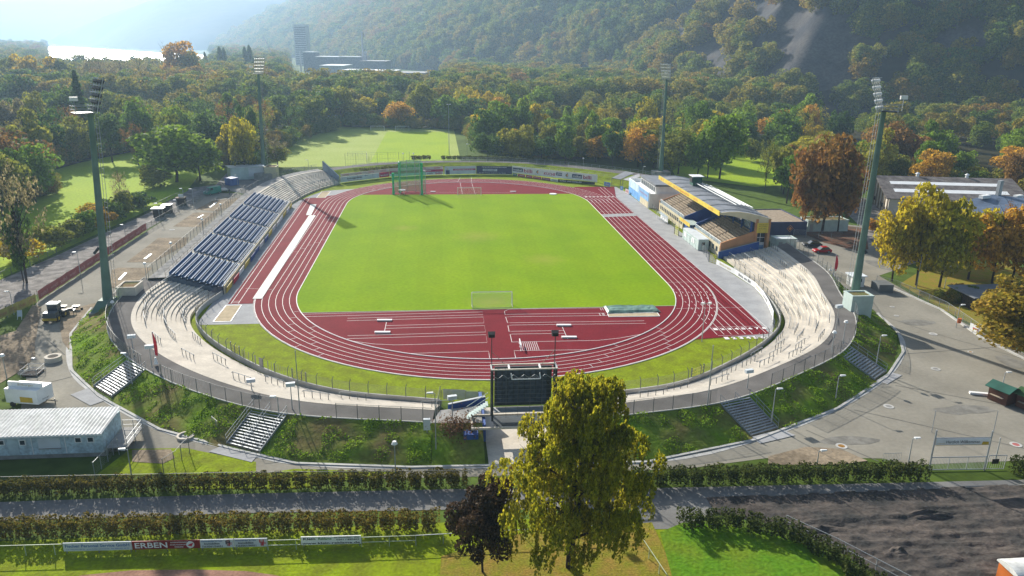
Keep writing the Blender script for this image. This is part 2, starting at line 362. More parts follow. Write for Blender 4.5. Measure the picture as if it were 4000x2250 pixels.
def is_rock(p):
    u, v = in_view(p); k = mnoise.noise(Vector((p[0]*.02, p[1]*.02, p[2]*.035))); k2 = mnoise.noise(Vector((p[0]*.008, p[1]*.008, p[2]*.012+7)))
    if 1690 < u < 2150 and 5 < v < 235 and k > -.22: return True
    if 2350 < u < 2540 and 55 < v < 150 and k > -.05: return True
    return k2 > .42 and k > 0 and u > 1300
m_hill = M('wooded_slope_soil', (0.03, 0.035, 0.02), 0.95, col2=(0.07, 0.062, 0.055), sc=0.03, sc2=0.25, bump=0.6)
m_farhill = M('distant_wooded_hill', (0.035, 0.055, 0.03), 0.95, col2=(0.06, 0.06, 0.03), sc=0.004, sc2=0.02)
m_rock = M('quarry_rock', (0.05, 0.05, 0.055), 0.95, col2=(0.095, 0.088, 0.082), sc=0.06, sc2=0.6, bump=1, k2=.4)
foot1 = [(1000, 60), (700, 150), (480, 222), (340, 285), (262, 330), (222, 385), (205, 470), (196, 620), (186, 780), (100, 950), (0, 1110), (-130, 1400), (-330, 1900), (-620, 2600), (-960, 3400)]
crest1 = [(1080, 275, 205), (780, 365, 205), (560, 440, 205), (450, 490, 205), (405, 525, 205), (400, 575, 205), (420, 640, 205), (420, 740, 205), (410, 880, 205), (330, 1080, 205), (240, 1290, 205), (120, 1620, 205), (-60, 2130, 205), (-330, 2840, 205), (-640, 3700, 200)]
hill1, H1 = hill('hillside', foot1, crest1, 16, 44, m_hill, 40, 1/110)
hill1.data.materials.append(m_rock)
for pl_ in hill1.data.polygons:
    if is_rock(pl_.center): pl_.material_index = 1
hill2, H2 = hill('far_hill', [(-300, 3900), (-800, 3650), (-1200, 3400), (-1700, 4100), (-2500, 5400)], [(300, 5000, 340), (-500, 4700, 340), (-1250, 4450, 300), (-1850, 4800, 190), (-2600, 5500, 20)], 10, 14, m_farhill, 40, 1/500, 4)
hill3, H3 = hill('distant_hill', [(1500, 5800), (-1300, 5700), (-3000, 5900), (-5000, 6100), (-7600, 5900)], [(1500, 7500, 480), (-1700, 7200, 480), (-3000, 7000, 365), (-4500, 6900, 300), (-7600, 6700, 290)], 8, 12, m_farhill, 30, 1/1100, 9)
# ------------------------------------------------------------ trees
m_tg = leaf_mat('leaves_green', [(0.072, 0.130, 0.013), (0.117, 0.189, 0.015), (0.182, 0.240, 0.019)])
m_td = leaf_mat('leaves_dark', [(0.036, 0.078, 0.017), (0.065, 0.117, 0.019), (0.104, 0.150, 0.021)])
m_to = leaf_mat('leaves_olive', [(0.111, 0.143, 0.021), (0.189, 0.195, 0.023), (0.260, 0.221, 0.026)])
m_ty = leaf_mat('leaves_yellow', [(0.20, 0.21, 0.015), (0.34, 0.28, 0.015), (0.42, 0.28, 0.015)], .45)
m_tb = leaf_mat('leaves_rust', [(0.13, 0.085, 0.02), (0.21, 0.11, 0.025), (0.26, 0.12, 0.028)])
m_tr = leaf_mat('leaves_orange', [(0.260, 0.182, 0.021), (0.390, 0.221, 0.021), (0.468, 0.260, 0.032)])
m_tbare = leaf_mat('leaves_bare_brown', [(0.156, 0.143, 0.074), (0.221, 0.182, 0.084), (0.260, 0.221, 0.105)])
m_tk = leaf_mat('leaves_dark_red', [(0.03, 0.026, 0.014), (0.06, 0.036, 0.018), (0.09, 0.04, 0.02), (0.17, 0.03, 0.02)], 0.25)
m_tw = leaf_mat('leaves_birch', [(0.11, 0.15, 0.010), (0.20, 0.21, 0.012), (0.31, 0.26, 0.016), (0.34, 0.19, 0.02)], 0.5, var=.5)
m_wood = leaf_mat('leaves_mixed_wood', [(0.04, 0.085, 0.016), (0.075, 0.13, 0.018), (0.12, 0.165, 0.02), (0.18, 0.18, 0.022), (0.24, 0.18, 0.025), (0.22, 0.11, 0.025)], 0.4, posvar=0.006)
def leaf_cloud(P, N, size, rg, flat=1.0, long=1.0):
    n = len(P); r = rg.normal(size=(n, 3)); Nn = N*0.9+r*0.75; Nn /= np.linalg.norm(Nn, axis=1)[:, None]
    a = np.cross(Nn, rg.normal(size=(n, 3))); a /= np.linalg.norm(a, axis=1)[:, None]; b = np.cross(Nn, a)
    s = (size*rg.uniform(0.55, 1.3, n))[:, None]
    if long > 1: a = a*0.35; a[:, 2] -= 1; a /= np.linalg.norm(a, axis=1)[:, None]; b = np.cross(Nn, a); b /= np.linalg.norm(b, axis=1)[:, None]
    a = a*s*long; b = b*s
    k = rg.uniform(0.3, 1.0, (n, 1))
    v = np.stack([P-a-b*k, P+a-b, P+a*k+b, P-a+b*0.6], 1).reshape(-1, 3)
    return v, np.arange(4*n).reshape(n, 4)
def crown_round(seed, n=3200, leaf=0.021, nb=26, rz=0.40, cz=0.60, low=0.0, blob=(0.13, 0.22), rx=0.5):
    rg = np.random.default_rng(seed); Cs = []; Rs = []
    for i in range(nb):
        d = rg.normal(size=3); d /= np.linalg.norm(d); rr = rg.uniform(0.35, 0.86)
        if i < 4: rr *= 0.3
        Cs.append([d[0]*rr*rx, d[1]*rr*rx, cz+d[2]*rr*rz]); Rs.append(rg.uniform(*blob)*(0.85 if abs(d[2]) > .6 else 1))
    Cs = np.array(Cs); Rs = np.array(Rs)
    idx = rg.choice(nb, n, p=Rs**2/np.sum(Rs**2)); d = rg.normal(size=(n, 3)); d[:, 2] += 0.25; d /= np.linalg.norm(d, axis=1)[:, None]
    rad = Rs[idx]*rg.uniform(0.72, 1.06, n); P = Cs[idx]+d*rad[:, None]*np.array([1, 1, 0.85])
    keep = P[:, 2] > low+0.1; P = P[keep]; d = d[keep]
    v, f = leaf_cloud(P, d, leaf, rg); v[:, 2] = np.clip(v[:, 2], 0.05, 1.05); return v, f
def crown_tall(seed, n=2200, leaf=0.016, w_=0.13):
    rg = np.random.default_rng(seed); z = rg.uniform(0.06, 1, n); r = w_*np.sin(np.clip(z, 0, 1)**0.7*math.pi)**0.6*rg.uniform(0.5, 1.1, n)
    t = rg.uniform(0, 2*math.pi, n); r *= 1+0.25*np.sin(t*3+z*14)
    P = np.stack([r*np.cos(t), r*np.sin(t), z], 1); N = np.stack([np.cos(t), np.sin(t), z*0+.4], 1); return leaf_cloud(P, N, leaf, rg)
def crown_conifer(seed, n=2400, leaf=0.018):
    rg = np.random.default_rng(seed); z = rg.uniform(0.05, 1, n)**1.2; lay = 0.75+0.25*np.cos(z*60)
    r = 0.22*(1-z)**0.9*lay*rg.uniform(0.4, 1.05, n); t = rg.uniform(0, 2*math.pi, n)
    P = np.stack([r*np.cos(t), r*np.sin(t), z-0.15*r], 1); N = np.stack([np.cos(t), np.sin(t), z*0+.3], 1); return leaf_cloud(P, N, leaf, rg)
def crown_sparse(seed, n=1500, leaf=0.011):
    rg = np.random.default_rng(seed); nb = 60; d = rg.normal(size=(nb, 3)); d /= np.linalg.norm(d, axis=1)[:, None]; rr = rg.uniform(0.5, 0.98, nb)[:, None]
    Cs = d*rr*np.array([0.42, 0.42, 0.42])+np.array([0, 0, 0.58]); idx = rg.integers(0, nb, n); P = Cs[idx]+rg.normal(size=(n, 3))*0.035
    return leaf_cloud(P, d[idx], leaf, rg)
def limbs(seed, n, z0, spread, top, r0=0.022, twig=0):
    """trunk with limbs for a tree of height 1"""
    rg = random.Random(seed); mb = MB(); k = 5; pts = [Vector((rg.uniform(-.012, .012)*i, rg.uniform(-.012, .012)*i, top*i/k)) for i in range(k+1)]
    for i in range(k): mb.tube(pts[i], pts[i+1], r0*(1-0.8*i/k), r0*(1-0.8*(i+1)/k), 7, False)
    for i in range(n):
        h = z0+(top-z0)*i/max(1, n-1)*0.9; t = rg.uniform(0, 6.28); L = spread*rg.uniform(.6, 1)*(1-0.4*(h/top))
        p0 = Vector((0, 0, h)); p1 = p0+Vector((math.cos(t)*L*.5, math.sin(t)*L*.5, L*.45)); p2 = p1+Vector((math.cos(t+.4)*L*.5, math.sin(t+.4)*L*.5, L*.4))
        rr = r0*0.42*(1-0.5*h/top); mb.tube(p0, p1, rr, rr*.7, 5, False); mb.tube(p1, p2, rr*.7, rr*.25, 4, False)
        for q in range(twig):
            s = p0.lerp(p2, rg.uniform(.4, 1)); e = s+Vector((rg.uniform(-1, 1), rg.uniform(-1, 1), rg.uniform(.1, 1.1)))*L*.4; mb.tube(s, e, rr*.35, rr*.08, 3, False)
    return mb
PROTO = {}
def proto(kind, vf, mb, mat):
    cm = raw_mesh('crown', vf[0], vf[1], mat); tm = raw_mesh('trunk', mb.v, mb.f, m_bark); PROTO[kind] = (cm, tm)
for i in range(6): proto('round%d' % i, crown_round(10+i, n=3800, nb=26+3*i, rz=0.42+0.02*(i % 3), cz=0.55), limbs(i, 7, .22, .36, .85, .02), m_tg)
for i in range(3): proto('oval%d' % i, crown_round(40+i, n=3000, nb=24, rz=0.43, cz=0.55, rx=0.36, blob=(.10, .17)), limbs(20+i, 7, .2, .3, .9, .018), m_tg)
for i in range(2): proto('sparse%d' % i, crown_sparse(60+i), limbs(30+i, 16, .2, .42, .93, .018, 9), m_tbare)
for i in range(2): proto('poplar%d' % i, crown_tall(70+i), limbs(35+i, 5, .1, .08, .95, .012), m_to)
proto('conifer', crown_conifer(75), limbs(39, 0, .1, .1, .95, .015), m_td)
for i in range(2): proto('bush%d' % i, crown_round(80+i, n=2200, leaf=.03, nb=18, rz=.42, cz=.45, blob=(.16, .26)), limbs(50+i, 5, .05, .4, .6, .012), m_to)
LAB = {'g': (m_tg, 'green'), 'd': (m_td, 'dark green'), 'o': (m_to, 'olive'), 'y': (m_ty, 'yellow'), 'b': (m_tb, 'rust brown'), 'r': (m_tr, 'orange'), 'k': (m_tbare, 'nearly bare brown')}
NT = [0]
def tree(kind, x, y, h, wd, col, label, cat='tree', group=None, z=0.0, name=None):
    cm, tm = PROTO[kind]; NT[0] += 1
    nm = name or ('bush' if kind.startswith('bush') else 'conifer_tree' if kind == 'conifer' else 'poplar_tree' if kind.startswith('poplar') else 'leafy_tree')
    t = thing(nm, (x, y, z), label, cat, group, rnd.uniform(0, 6.28)); t.scale = (wd, wd, h)
    c = link('crown', cm, t); c.material_slots[0].link = 'OBJECT'; c.material_slots[0].material = LAB[col][0]
    link('trunk', tm, t); return t
PLACED = []
BACK = []
def free(x, y, d): return all((x-a)**2+(y-b)**2 > d*d for a, b in PLACED)
def belt(poly, n, kinds, cols, hr, wr, where, mind=8.0, seed=1, z=0.0):
    rg = random.Random(seed); xs = [p[0] for p in poly]; ys = [p[1] for p in poly]; k = 0
    for _ in range(n*30):
        if k >= n: break
        x = rg.uniform(min(xs), max(xs)); y = rg.uniform(min(ys), max(ys))
        c = False; j = len(poly)-1
        for i in range(len(poly)):
            if (poly[i][1] > y) != (poly[j][1] > y) and x < (poly[j][0]-poly[i][0])*(y-poly[i][1])/(poly[j][1]-poly[i][1])+poly[i][0]: c = not c
            j = i
        if not c or not free(x, y, mind): continue
        PLACED.append((x, y)); k += 1; kd = rg.choice(kinds); kd += str(rg.randrange({'round': 6, 'oval': 3, 'sparse': 2, 'poplar': 2, 'bush': 2}[kd])) if kd != 'conifer' else ''
        col = rg.choice(cols); h = rg.uniform(*hr); wd = rg.uniform(*wr)
        if kd.startswith('poplar'): wd *= 2.0; h *= 1.15
        fy = (y-min(ys))/(max(ys)-min(ys)); fx = (x-min(xs))/(max(xs)-min(xs))
        if n > 40 and fy > .52:
            BACK.append((x, y, -.5, (h+wd)/2)); continue
        ds = '%s %s' % ('tall' if (h-hr[0])/(hr[1]-hr[0]) > .66 else 'low' if (h-hr[0])/(hr[1]-hr[0]) < .33 else 'medium', 'broad' if (wd-wr[0])/(wr[1]-wr[0]) > .5 else 'narrow')
        tree(kd, x, y, h, wd, col, '%s %s %s %s, %s %s' % (ds, LAB[col][1], 'half bare tree' if kd[:4] == 'spar' else 'oval tree' if kd[:4] == 'oval' else 'tree', where, ('near', 'middle', 'back')[min(2, int(fy*3))], ('left', 'centre', 'right')[min(2, int(fx*3))]), group='trees '+where, z=z)
# woods: left bank, meadow edge, behind the training field, behind the far bend, up to the foot of the slope
belt([(-150, 125), (-95, 105), (-78, 125), (-78, 205), (-62, 255), (-160, 300), (-260, 205), (-240, 150)], 75, ['round', 'oval', 'round', 'sparse'], 'ggdooybk', (15, 26), (13, 23), 'in the wood beyond the meadow', 9, 3)
belt([(-165, 20), (-140, 40), (-145, 110), (-240, 150), (-250, 30)], 34, ['round', 'oval'], 'gddobo', (17, 25), (16, 22), 'in the far left wood', 10, 4)
belt([(-168, 12), (-114, 18), (-130, 62), (-168, 74)], 12, ['round', 'oval'], 'gdbo', (15, 21), (14, 18), 'on the far left of the meadow', 8, 13)
belt([(-62, 262), (-10, 248), (30, 240), (60, 300), (-20, 330), (-100, 330)], 44, ['round', 'oval', 'round'], 'ggoodyr', (14, 24), (13, 22), 'behind the two far training goals', 9, 5)
belt([(10, 125), (45, 117), (60, 110), (85, 106), (112, 120), (100, 142), (45, 140), (12, 150)], 24, ['round', 'oval', 'round'], 'ggooydr', (12, 20), (12, 17), 'just behind the far bank', 7, 16)
belt([(98, 18), (112, 30), (118, 55), (104, 62), (92, 44), (86, 26)], 9, ['round', 'oval'], 'gobg', (13, 18), (12, 16), 'behind the blue shed', 7, 17)
belt([(10, 150), (40, 128), (75, 140), (120, 160), (175, 150), (200, 205), (190, 330), (100, 330), (40, 240), (12, 200)], 95, ['round', 'oval', 'round', 'round', 'sparse'], 'gggdooyr', (12, 22), (11, 20), 'beyond the far track bend', 9, 6)
belt([(120, 60), (170, 40), (240, 0), (290, 60), (270, 240), (200, 240), (180, 150), (128, 120)], 62, ['round', 'oval', 'round'], 'ggdoyrb', (11, 20), (11, 20), 'below the wooded slope', 9, 8)
belt([(150, -20), (300, -40), (330, 20), (170, 30)], 8, ['round', 'oval'], 'gyyro', (12, 17), (11, 15), 'behind the blue roofed hall', 9, 11)
# woodland that reads as one mass: slope and far valley
def wood(name, pts, sizes, protos, mat):
    me = raw_mesh(name, np.array(pts), np.zeros((0, 4), int)); o = link(name, me)
    at = me.attributes.new('size', 'FLOAT', 'POINT'); at.data.foreach_set('value', np.array(sizes, np.float32))
    ng = bpy.data.node_groups.new(name, 'GeometryNodeTree'); ng.interface.new_socket('Geometry', in_out='INPUT', socket_type='NodeSocketGeometry'); ng.interface.new_socket('Geometry', in_out='OUTPUT', socket_type='NodeSocketGeometry')
    N = ng.nodes; L = ng.links; gi = N.new('NodeGroupInput'); go = N.new('NodeGroupOutput'); jn = N.new('GeometryNodeJoinGeometry')
    rv = N.new('FunctionNodeRandomValue'); rv.data_type = 'INT'; rv.inputs[4].default_value = 0; rv.inputs[5].default_value = len(protos)-1
    sz = N.new('GeometryNodeInputNamedAttribute'); sz.data_type = 'FLOAT'; sz.inputs[0].default_value = 'size'
    rr = N.new('FunctionNodeRandomValue'); rr.data_type = 'FLOAT'; rr.inputs[3].default_value = 6.28; rr.inputs['Seed'].default_value = 5
    cb = N.new('ShaderNodeCombineXYZ'); L.new(rr.outputs[1], cb.inputs[2])
    for i, po in enumerate(protos):
        cmp_ = N.new('FunctionNodeCompare'); cmp_.data_type = 'INT'; cmp_.operation = 'EQUAL'; L.new(rv.outputs[2], cmp_.inputs[2]); cmp_.inputs[3].default_value = i
        oi = N.new('GeometryNodeObjectInfo'); oi.inputs[0].default_value = po; oi.transform_space = 'ORIGINAL'; oi.inputs[1].default_value = True
        ip = N.new('GeometryNodeInstanceOnPoints'); L.new(gi.outputs[0], ip.inputs['Points']); L.new(cmp_.outputs[0], ip.inputs['Selection'])
        L.new(oi.outputs['Geometry'], ip.inputs['Instance']); L.new(cb.outputs[0], ip.inputs['Rotation']); L.new(sz.outputs[0], ip.inputs['Scale'])
        sm = N.new('GeometryNodeSetMaterial'); sm.inputs['Material'].default_value = mat; L.new(ip.outputs[0], sm.inputs[0]); L.new(sm.outputs[0], jn.inputs[0])
    L.new(jn.outputs[0], go.inputs[0]); md = o.modifiers.new('wood', 'NODES'); md.node_group = ng; return o
# the slope wood: proto crowns come from bushes standing at the slope foot
wp = []
for i, (k, x, y, w_) in enumerate((('round0', 262, 150, 1), ('round2', 250, 190, 1), ('round4', 274, 110, 1), ('oval1', 268, 70, 1))):
    cm = PROTO[k][0].copy(); cm.materials.clear(); cm.materials.append(m_wood)
    t = thing('leafy_tree', (x, y, 0), 'mixed green and brown tree at the very foot of the slope', 'tree', 'trees at the foot of the slope'); t.scale = (13, 13, 15)
    c = link('crown', cm, t); link('trunk', PROTO[k][1], t)
    wp.append(c)
def hill_points(H, na, nu, spacing, smin, smax, seed, jmax=None, rock=None):
    rg = np.random.default_rng(seed); pts = []; sz = []
    A, Bn = H.shape[0], H.shape[1]-2
    for i in range(A-1):
        for j in range(Bn-1):
            a, b, c, d = H[i, j], H[i+1, j], H[i+1, j+1], H[i, j+1]
            cen = (a+b+c+d)/4; D = math.hypot(cen[0]-CX, cen[1]-CY)
            if cen[2] > 45+D*0.085+25: continue
            ar = 0.5*np.linalg.norm(np.cross(b-a, d-a))+0.5*np.linalg.norm(np.cross(c-b, c-d))
            sp = spacing*(1+D/1100); n = ar/(sp*sp)
            if rock is not None: n *= rock(cen)
            for _ in range(int(n)+(rg.random() < n-int(n))):
                u, v = rg.random(2); P = a*(1-u)*(1-v)+b*u*(1-v)+c*u*v+d*(1-u)*v; s = sp*rg.uniform(1.35, 2.2)
                pts.append((P[0], P[1], P[2]-s*0.28)); sz.append(s)
    return pts, sz
def rockf(c): return .05 if is_rock(c) else 1.0
pts, sz = hill_points(H1, 0, 0, 8.0, 1, 1, 3, rock=rockf); print('hill trees', len(pts))
o = wood('hillside_wood', pts, sz, wp, m_wood); tag(o, 'autumn woodland covering the steep slope on the right', 'woodland', kind='stuff')
rg = np.random.default_rng(5); pts = []; sz = []
for _ in range(6500):
    y = 300*math.exp(rg.uniform(0, 2.4)); x = rg.uniform(-1.0*y*0.62-190, 260-0.28*(y-300))
    if x > 232-0.1*max(0, y-600) : continue
    if -115 < x < 185 and y < 335: continue
    p = Vector((x, y, 0))-Vector((CX, CY, CZ)); u = 2000+FL*p.dot(_rt)/p.dot(_fw); v = 1125-FL*p.dot(_up)/p.dot(_fw)
    if 180 < u < 830 and p.length > 1080: continue
    if 1120 < u < 1740 and p.length > 640: continue
    s = rg.uniform(15, 24)*(1+y/5000); pts.append((x, y, -1)); sz.append(s)
for x, y, z, h in BACK: pts.append((x, y, z)); sz.append(h)
for _ in range(420):
    x, y = rg.uniform(285, 520), rg.uniform(-40, 290)
    if y < 300-(x-262)*.33: pts.append((x, y, -1)); sz.append(rg.uniform(13, 19))
o = wood('valley_wood', pts, sz, wp, m_wood); tag(o, 'hazy treetops filling the valley floor towards the river', 'woodland', kind='stuff')
# ------------------------------------------------------------ roads, yards, fields (each sheet 4 mm or more above the one below)
Z1, Z2, Z3, Z4, Z5, Z6 = 0.02, 0.04, 0.06, 0.08, 0.10, 0.125
def inner_road(): return [(-66, -42), (-71, -50), (-69, -63), (-62.5, -78), (-55, -87.2), (-44, -97.2), (-33.7, -102.9), (-26, -106.6), (-13, -108.4), (14, -109.2), (28.7, -105), (43, -97.5), (55.5, -88), (63.5, -79), (67.5, -71), (69.5, -61)]
yard = [(-81.5, 60), (-72, 60), (-60, 44), (-64, 0)] + inner_road() + [(71.5, -47), (72.5, -20), (71, 10), (78, 14), (100, 10), (118, 0), (112, -20), (95, -30), (83, -38), (82.0, -60), (83, -90), (95, -112), (44, -112), (42, -110.4), (30, -109.0), (18, -110.9), (-8, -110.8), (-22, -110.2), (-30, -108.2), (-40, -103.5), (-44, -102.3), (-75, -102.3), (-75, -95), (-63, -91.5), (-67, -81.5), (-73.5, -68), (-79, -58), (-82.0, -46)]
struct('yard', MB().poly(yard, Z1), m_yard)
yk = MB(); 
for a, b in zip(inner_road()[1:-1], inner_road()[2:]): yk.wallseg(a, b, 0.35, 0, 0.15)
struct('kerb', yk, m_kerb)
kg = MB().ribbon(crom(inner_road()[1:], 4).tolist(), 0.55, Z2+0.005); struct('road_gutter', kg, m_kerb)
struct('gravel_lane', MB().poly([(-93.5, -70), (-85.2, -56), (-84, -40), (-83.2, 0), (-80.5, 45), (-82, 75), (-88, 70), (-89, 30), (-93, -12), (-96, -36), (-110, -70)], Z2), m_gravel)
struct('side_lane', MB().poly([(-82, 70), (-60, 50), (-62, 90), (-85, 100)], Z1+0.008), m_road)
struct('road', MB().poly([(-90, -111.8), (-31, -112.4), (-8, -113.2), (14, -114.6), (42, -115.6), (90, -117), (90, -123), (40, -119.5), (20, -118.9), (14.0, -122), (10.2, -121.8), (9.8, -118.2), (-8.8, -117), (-30, -116), (-90, -114.9)], Z2), m_road)
for i, (pp, hh) in enumerate([([GQ(0, 1, *q) for q in ((1740, 830), (1950, 690), (2200, 690), (2035, 835))], 0), ([GQ(0, 1, *q) for q in ((1270, 1190), (1590, 945), (1900, 940), (1860, 1020), (1540, 1190))], 0), ([GQ(0, 1, *q) for q in ((1110, 1449), (1120, 1270), (1190, 1245), (1530, 1245), (1350, 1449))], 0),
        ([GQ(0, 1, *q) for q in ((1970, 660), (2140, 570), (2420, 540), (2370, 600), (2200, 680))], 0), ([GQ(0, 2, *q) for q in ((640, 230), (960, 150), (960, 280), (900, 420), (940, 520), (690, 620), (630, 540), (600, 380))], 0),
        ([GQ(0, 2, *q) for q in ((330, 170), (420, 190), (350, 560), (355, 680), (260, 800), (0, 960), (0, 480), (160, 430))], 0), ([GQ(3, 3, *q) for q in ((0, 245), (375, 150), (730, 170), (1000, 290), (700, 330), (0, 330))], 0),
        ([GQ(0, 3, *q) for q in ((1330, 180), (1720, 175), (1760, 260), (1640, 320), (1330, 300))], 0)]):
    struct('bare_patch', MB().poly([(p.x, p.y) for p in pp], Z2+0.006+0.004*i), m_dirt)
for i, pp in enumerate([[GQ(0, 3, *q) for q in ((1310, 168), (1880, 160), (2010, 190), (2574, 300), (2574, 420), (960, 440))], [GQ(0, 2, *q) for q in ((0, 480), (130, 560), (250, 700), (80, 850), (0, 870))], [V(*q) for q in ((740, 1180), (1000, 1188), (740, 1230), (440, 1230))]]):
    struct('verge', MB().poly([(p.x, p.y) for p in pp], Z2+0.002+0.003*i), m_verge)
struct('lawn', MB().poly([(-90, -118.9), (10.5, -119.2), (14, -122), (40, -160), (-90, -160)], Z1), m_verge)
m_leaf_litter = M('leaf_strewn_grass', (0.19, 0.20, 0.02), 0.95, col2=(0.26, 0.18, 0.04), sc=0.6, sc2=5, bump=0.8)
struct('leaf_strewn_lawn', MB().poly([V(*q).xy for q in ((1110, 1400), (1300, 1345), (1640, 1315), (1700, 1449), (1750, 1560), (1100, 1560))], Z2+.011), m_leaf_litter)
m_lush = M('lush_grass', (0.09, 0.21, 0.012), 0.9, col2=(0.13, 0.20, 0.015), sc=0.3, sc2=2.5, bump=1)
struct('lush_lawn', MB().poly([V(*q).xy for q in ((1660, 1340), (1720, 1315), (1900, 1330), (2050, 1380), (2150, 1449), (2260, 1560), (1740, 1560), (1690, 1449))], Z3), m_lush)
m_cinder = M('cinder_track', (0.30, 0.17, 0.12), 0.95, var=0.1, sc=0.5, sc2=4)
struct('cinder_track', MB().poly([V(*q).xy for q in ((200, 1449), (330, 1436), (500, 1434), (620, 1438), (700, 1449), (760, 1520), (100, 1520))], Z2+.017), m_cinder)
# left meadow, training fields, right lawns
struct('meadow', MB().poly([(-90, -60), (-96, -30), (-91, 25), (-88, 62), (-95, 105), (-120, 165), (-134, 172), (-146, 125), (-150, 70), (-165, 20), (-150, -60)], Z1), m_field)
struct('training_field', MB().poly([(-78, 112), (-5, 118), (0, 120), (0, 250), (-10, 250), (-62, 262), (-85, 240)], Z1), m_field2)
struct('training_pitch', MB().poly([(-36, 124), (-4, 124), (-4, 236), (-36, 236)], Z2), m_field)
struct('right_lawn', MB().poly([V(*q).xy for q in ((1660, 372), (1700, 345), (2000, 360), (2000, 465), (1900, 470), (1700, 445))], Z1), m_field)
mf = MB()
for y in (124.3, 235.5): mf.ribbon([(-36, y), (-4, y)], 0.12, Z3)
struct('training_pitch_line', mf, m_white)
# ------------------------------------------------------------ stadium floor
RK, HK = 36.35, 41.62
def oval(off, n=40, part='all'):
    r = RK+off; a = [math.pi*i/n for i in range(n+1)]
    top = [(r*math.cos(t), HK+r*math.sin(t)) for t in a]; bot = [(-r*math.cos(t), -HK-r*math.sin(t)) for t in a]
    return top+bot
def arc_y(y, off=0):
    r = RK+off; return math.sqrt(max(0, r*r-(abs(y)-HK)**2))
apron = [(-50.3, -60), (-50.8, -44), (-52.3, 38), (-51.2, 46), (-48.3, 56), (-45.5, 63), (-38, 66), (38, 66), (46.0, 68.8), (50.5, 68), (51.8, 58), (52, 30), (53.2, -20), (51.5, -28), (53, -45), (51.6, -54), (49, -64), (44.8, -71.7), (-40, -60)]
struct('stadium_ground', MB().poly([(-52.5, -62), (-52.5, 60), (-46, 76), (-30, 90), (0, 97), (30, 90), (46, 75), (54, 60), (54, -58), (44, -76), (24, -90), (0, -93.5), (-24, -89), (-42, -76)], Z1), m_verge)
struct('apron', MB().poly(apron, Z2), m_paver)
tr = [p for p in oval(7.42)]
# right: eight lane straight with its chutes, left: runway
tk = MB()
struct('running_track', MB().poly(tr, Z3), m_track)
struct('straight_chute', MB().poly([(36, 68.3), (46.3, 68.6), (50.0, 68.4), (46.4, 50), (46.1, -20), (46.0, -56), (45.4, -69.9), (27, -72.5), (30, -50), (36, 0)], Z3+0.008), m_track)
struct('runway', MB().poly([(-47.7, -49.3), (-42, -49.3), (-42, 45), (-40.6, 56.5), (-46.5, 51.8), (-49.9, 50.3)], Z3+0.008), m_track)
inn = [(arc_y(55.6), 55.6)]+[(x, y) for x, y in oval(0, 60) if abs(y) < 55.6 and x > 0][::-1][:0]
right = [(arc_y(y) if abs(y) > HK else RK, y) for y in np.linspace(-54.9, 55.6, 40)]; left = [(-x, y) for x, y in right][::-1]
struct('pitch', MB().poly(right+left, Z5), m_pitch)
ln = MB(); LW = 0.085
for k in range(1, 7):
    P = oval(k*1.22, 44); ln.ribbon(P+[P[0]], LW if k < 6 else 0.1, Z4)
for k in range(0, 9):
    x = RK+k*1.22
    y0_ = -HK-math.sqrt(max(0, (RK+7.3)**2-x*x)) if x < RK+7.3 else -HK
    if k < 7: ln.ribbon([(x, -69.9), (x, y0_)], LW, Z4+.004) if y0_ > -69.9 else None
    ln.ribbon([(x, -41 if k < 6 else -69.6), (x, 67.5 if k > 6 else (54+1.7*k) if k > 5 else 46)], LW, Z4+0.004)
for y, x0, x1 in ((-70.4, 36.3, 46.2), (-66.4, 36.3, 46.2), (-56.5, 33.5, 46.2), (-40.5, 36.3, 44), (41.4, 36.3, 46.2), (49.6, 36.3, 46.2), (46.5, 36.3, 44), (28, 36.3, 46.1), (8.5, 36.3, 46.1), (-6, 36.3, 46.1), (-24, 36.3, 46.1), (-30, 36.3, 46.1)):
    ln.ribbon([(x0, y), (x1, y)], 0.06, Z4+0.008)
for k, y0 in enumerate((-2, -4.5, -7, -10, -13, 28, 33, 37)):
    ln.ribbon([(-RK-1.22*(k % 6), y0), (-RK-1.22*(k % 6+1), y0)], 0.06, Z4+0.008)
for k in range(6):
    for a0 in (200+4.5*k, 214+3.2*k, 300-3*k, 318-2*k, 146-3*k, 42+3*k):
        a = R(a0); s = HK*(1 if math.sin(a) > 0 else -1); r1 = RK+1.22*k
        ln.ribbon([(r1*math.cos(a), s+r1*math.sin(a)), ((r1+1.22)*math.cos(a), s+(r1+1.22)*math.sin(a))], 0.06, Z4+0.008)
ln.ribbon([(-46.7, -40), (-41.5, -41)], 0.06, Z4+0.008)
for x in (-47.4, -46.1): ln.ribbon([(x+0.2, -49.2), (x-2.2, 50.5)], LW, Z4)
ln.ribbon([(-47.2, -48.6), (-46, -48.6)], 0.08, Z4); ln.ribbon([(-47.2, -47.8), (-46, -47.8)], 0.08, Z4)
# broken lane lines of the straight crossing the near right bend
for k in range(7):
    y = -41.0
    while y > -67:
        x = RK+1.22*k
        if math.hypot(x, y+HK) < RK+7.3: ln.ribbon([(x, y), (x, y-.9)], LW, Z4+0.004)
        y -= 1.9
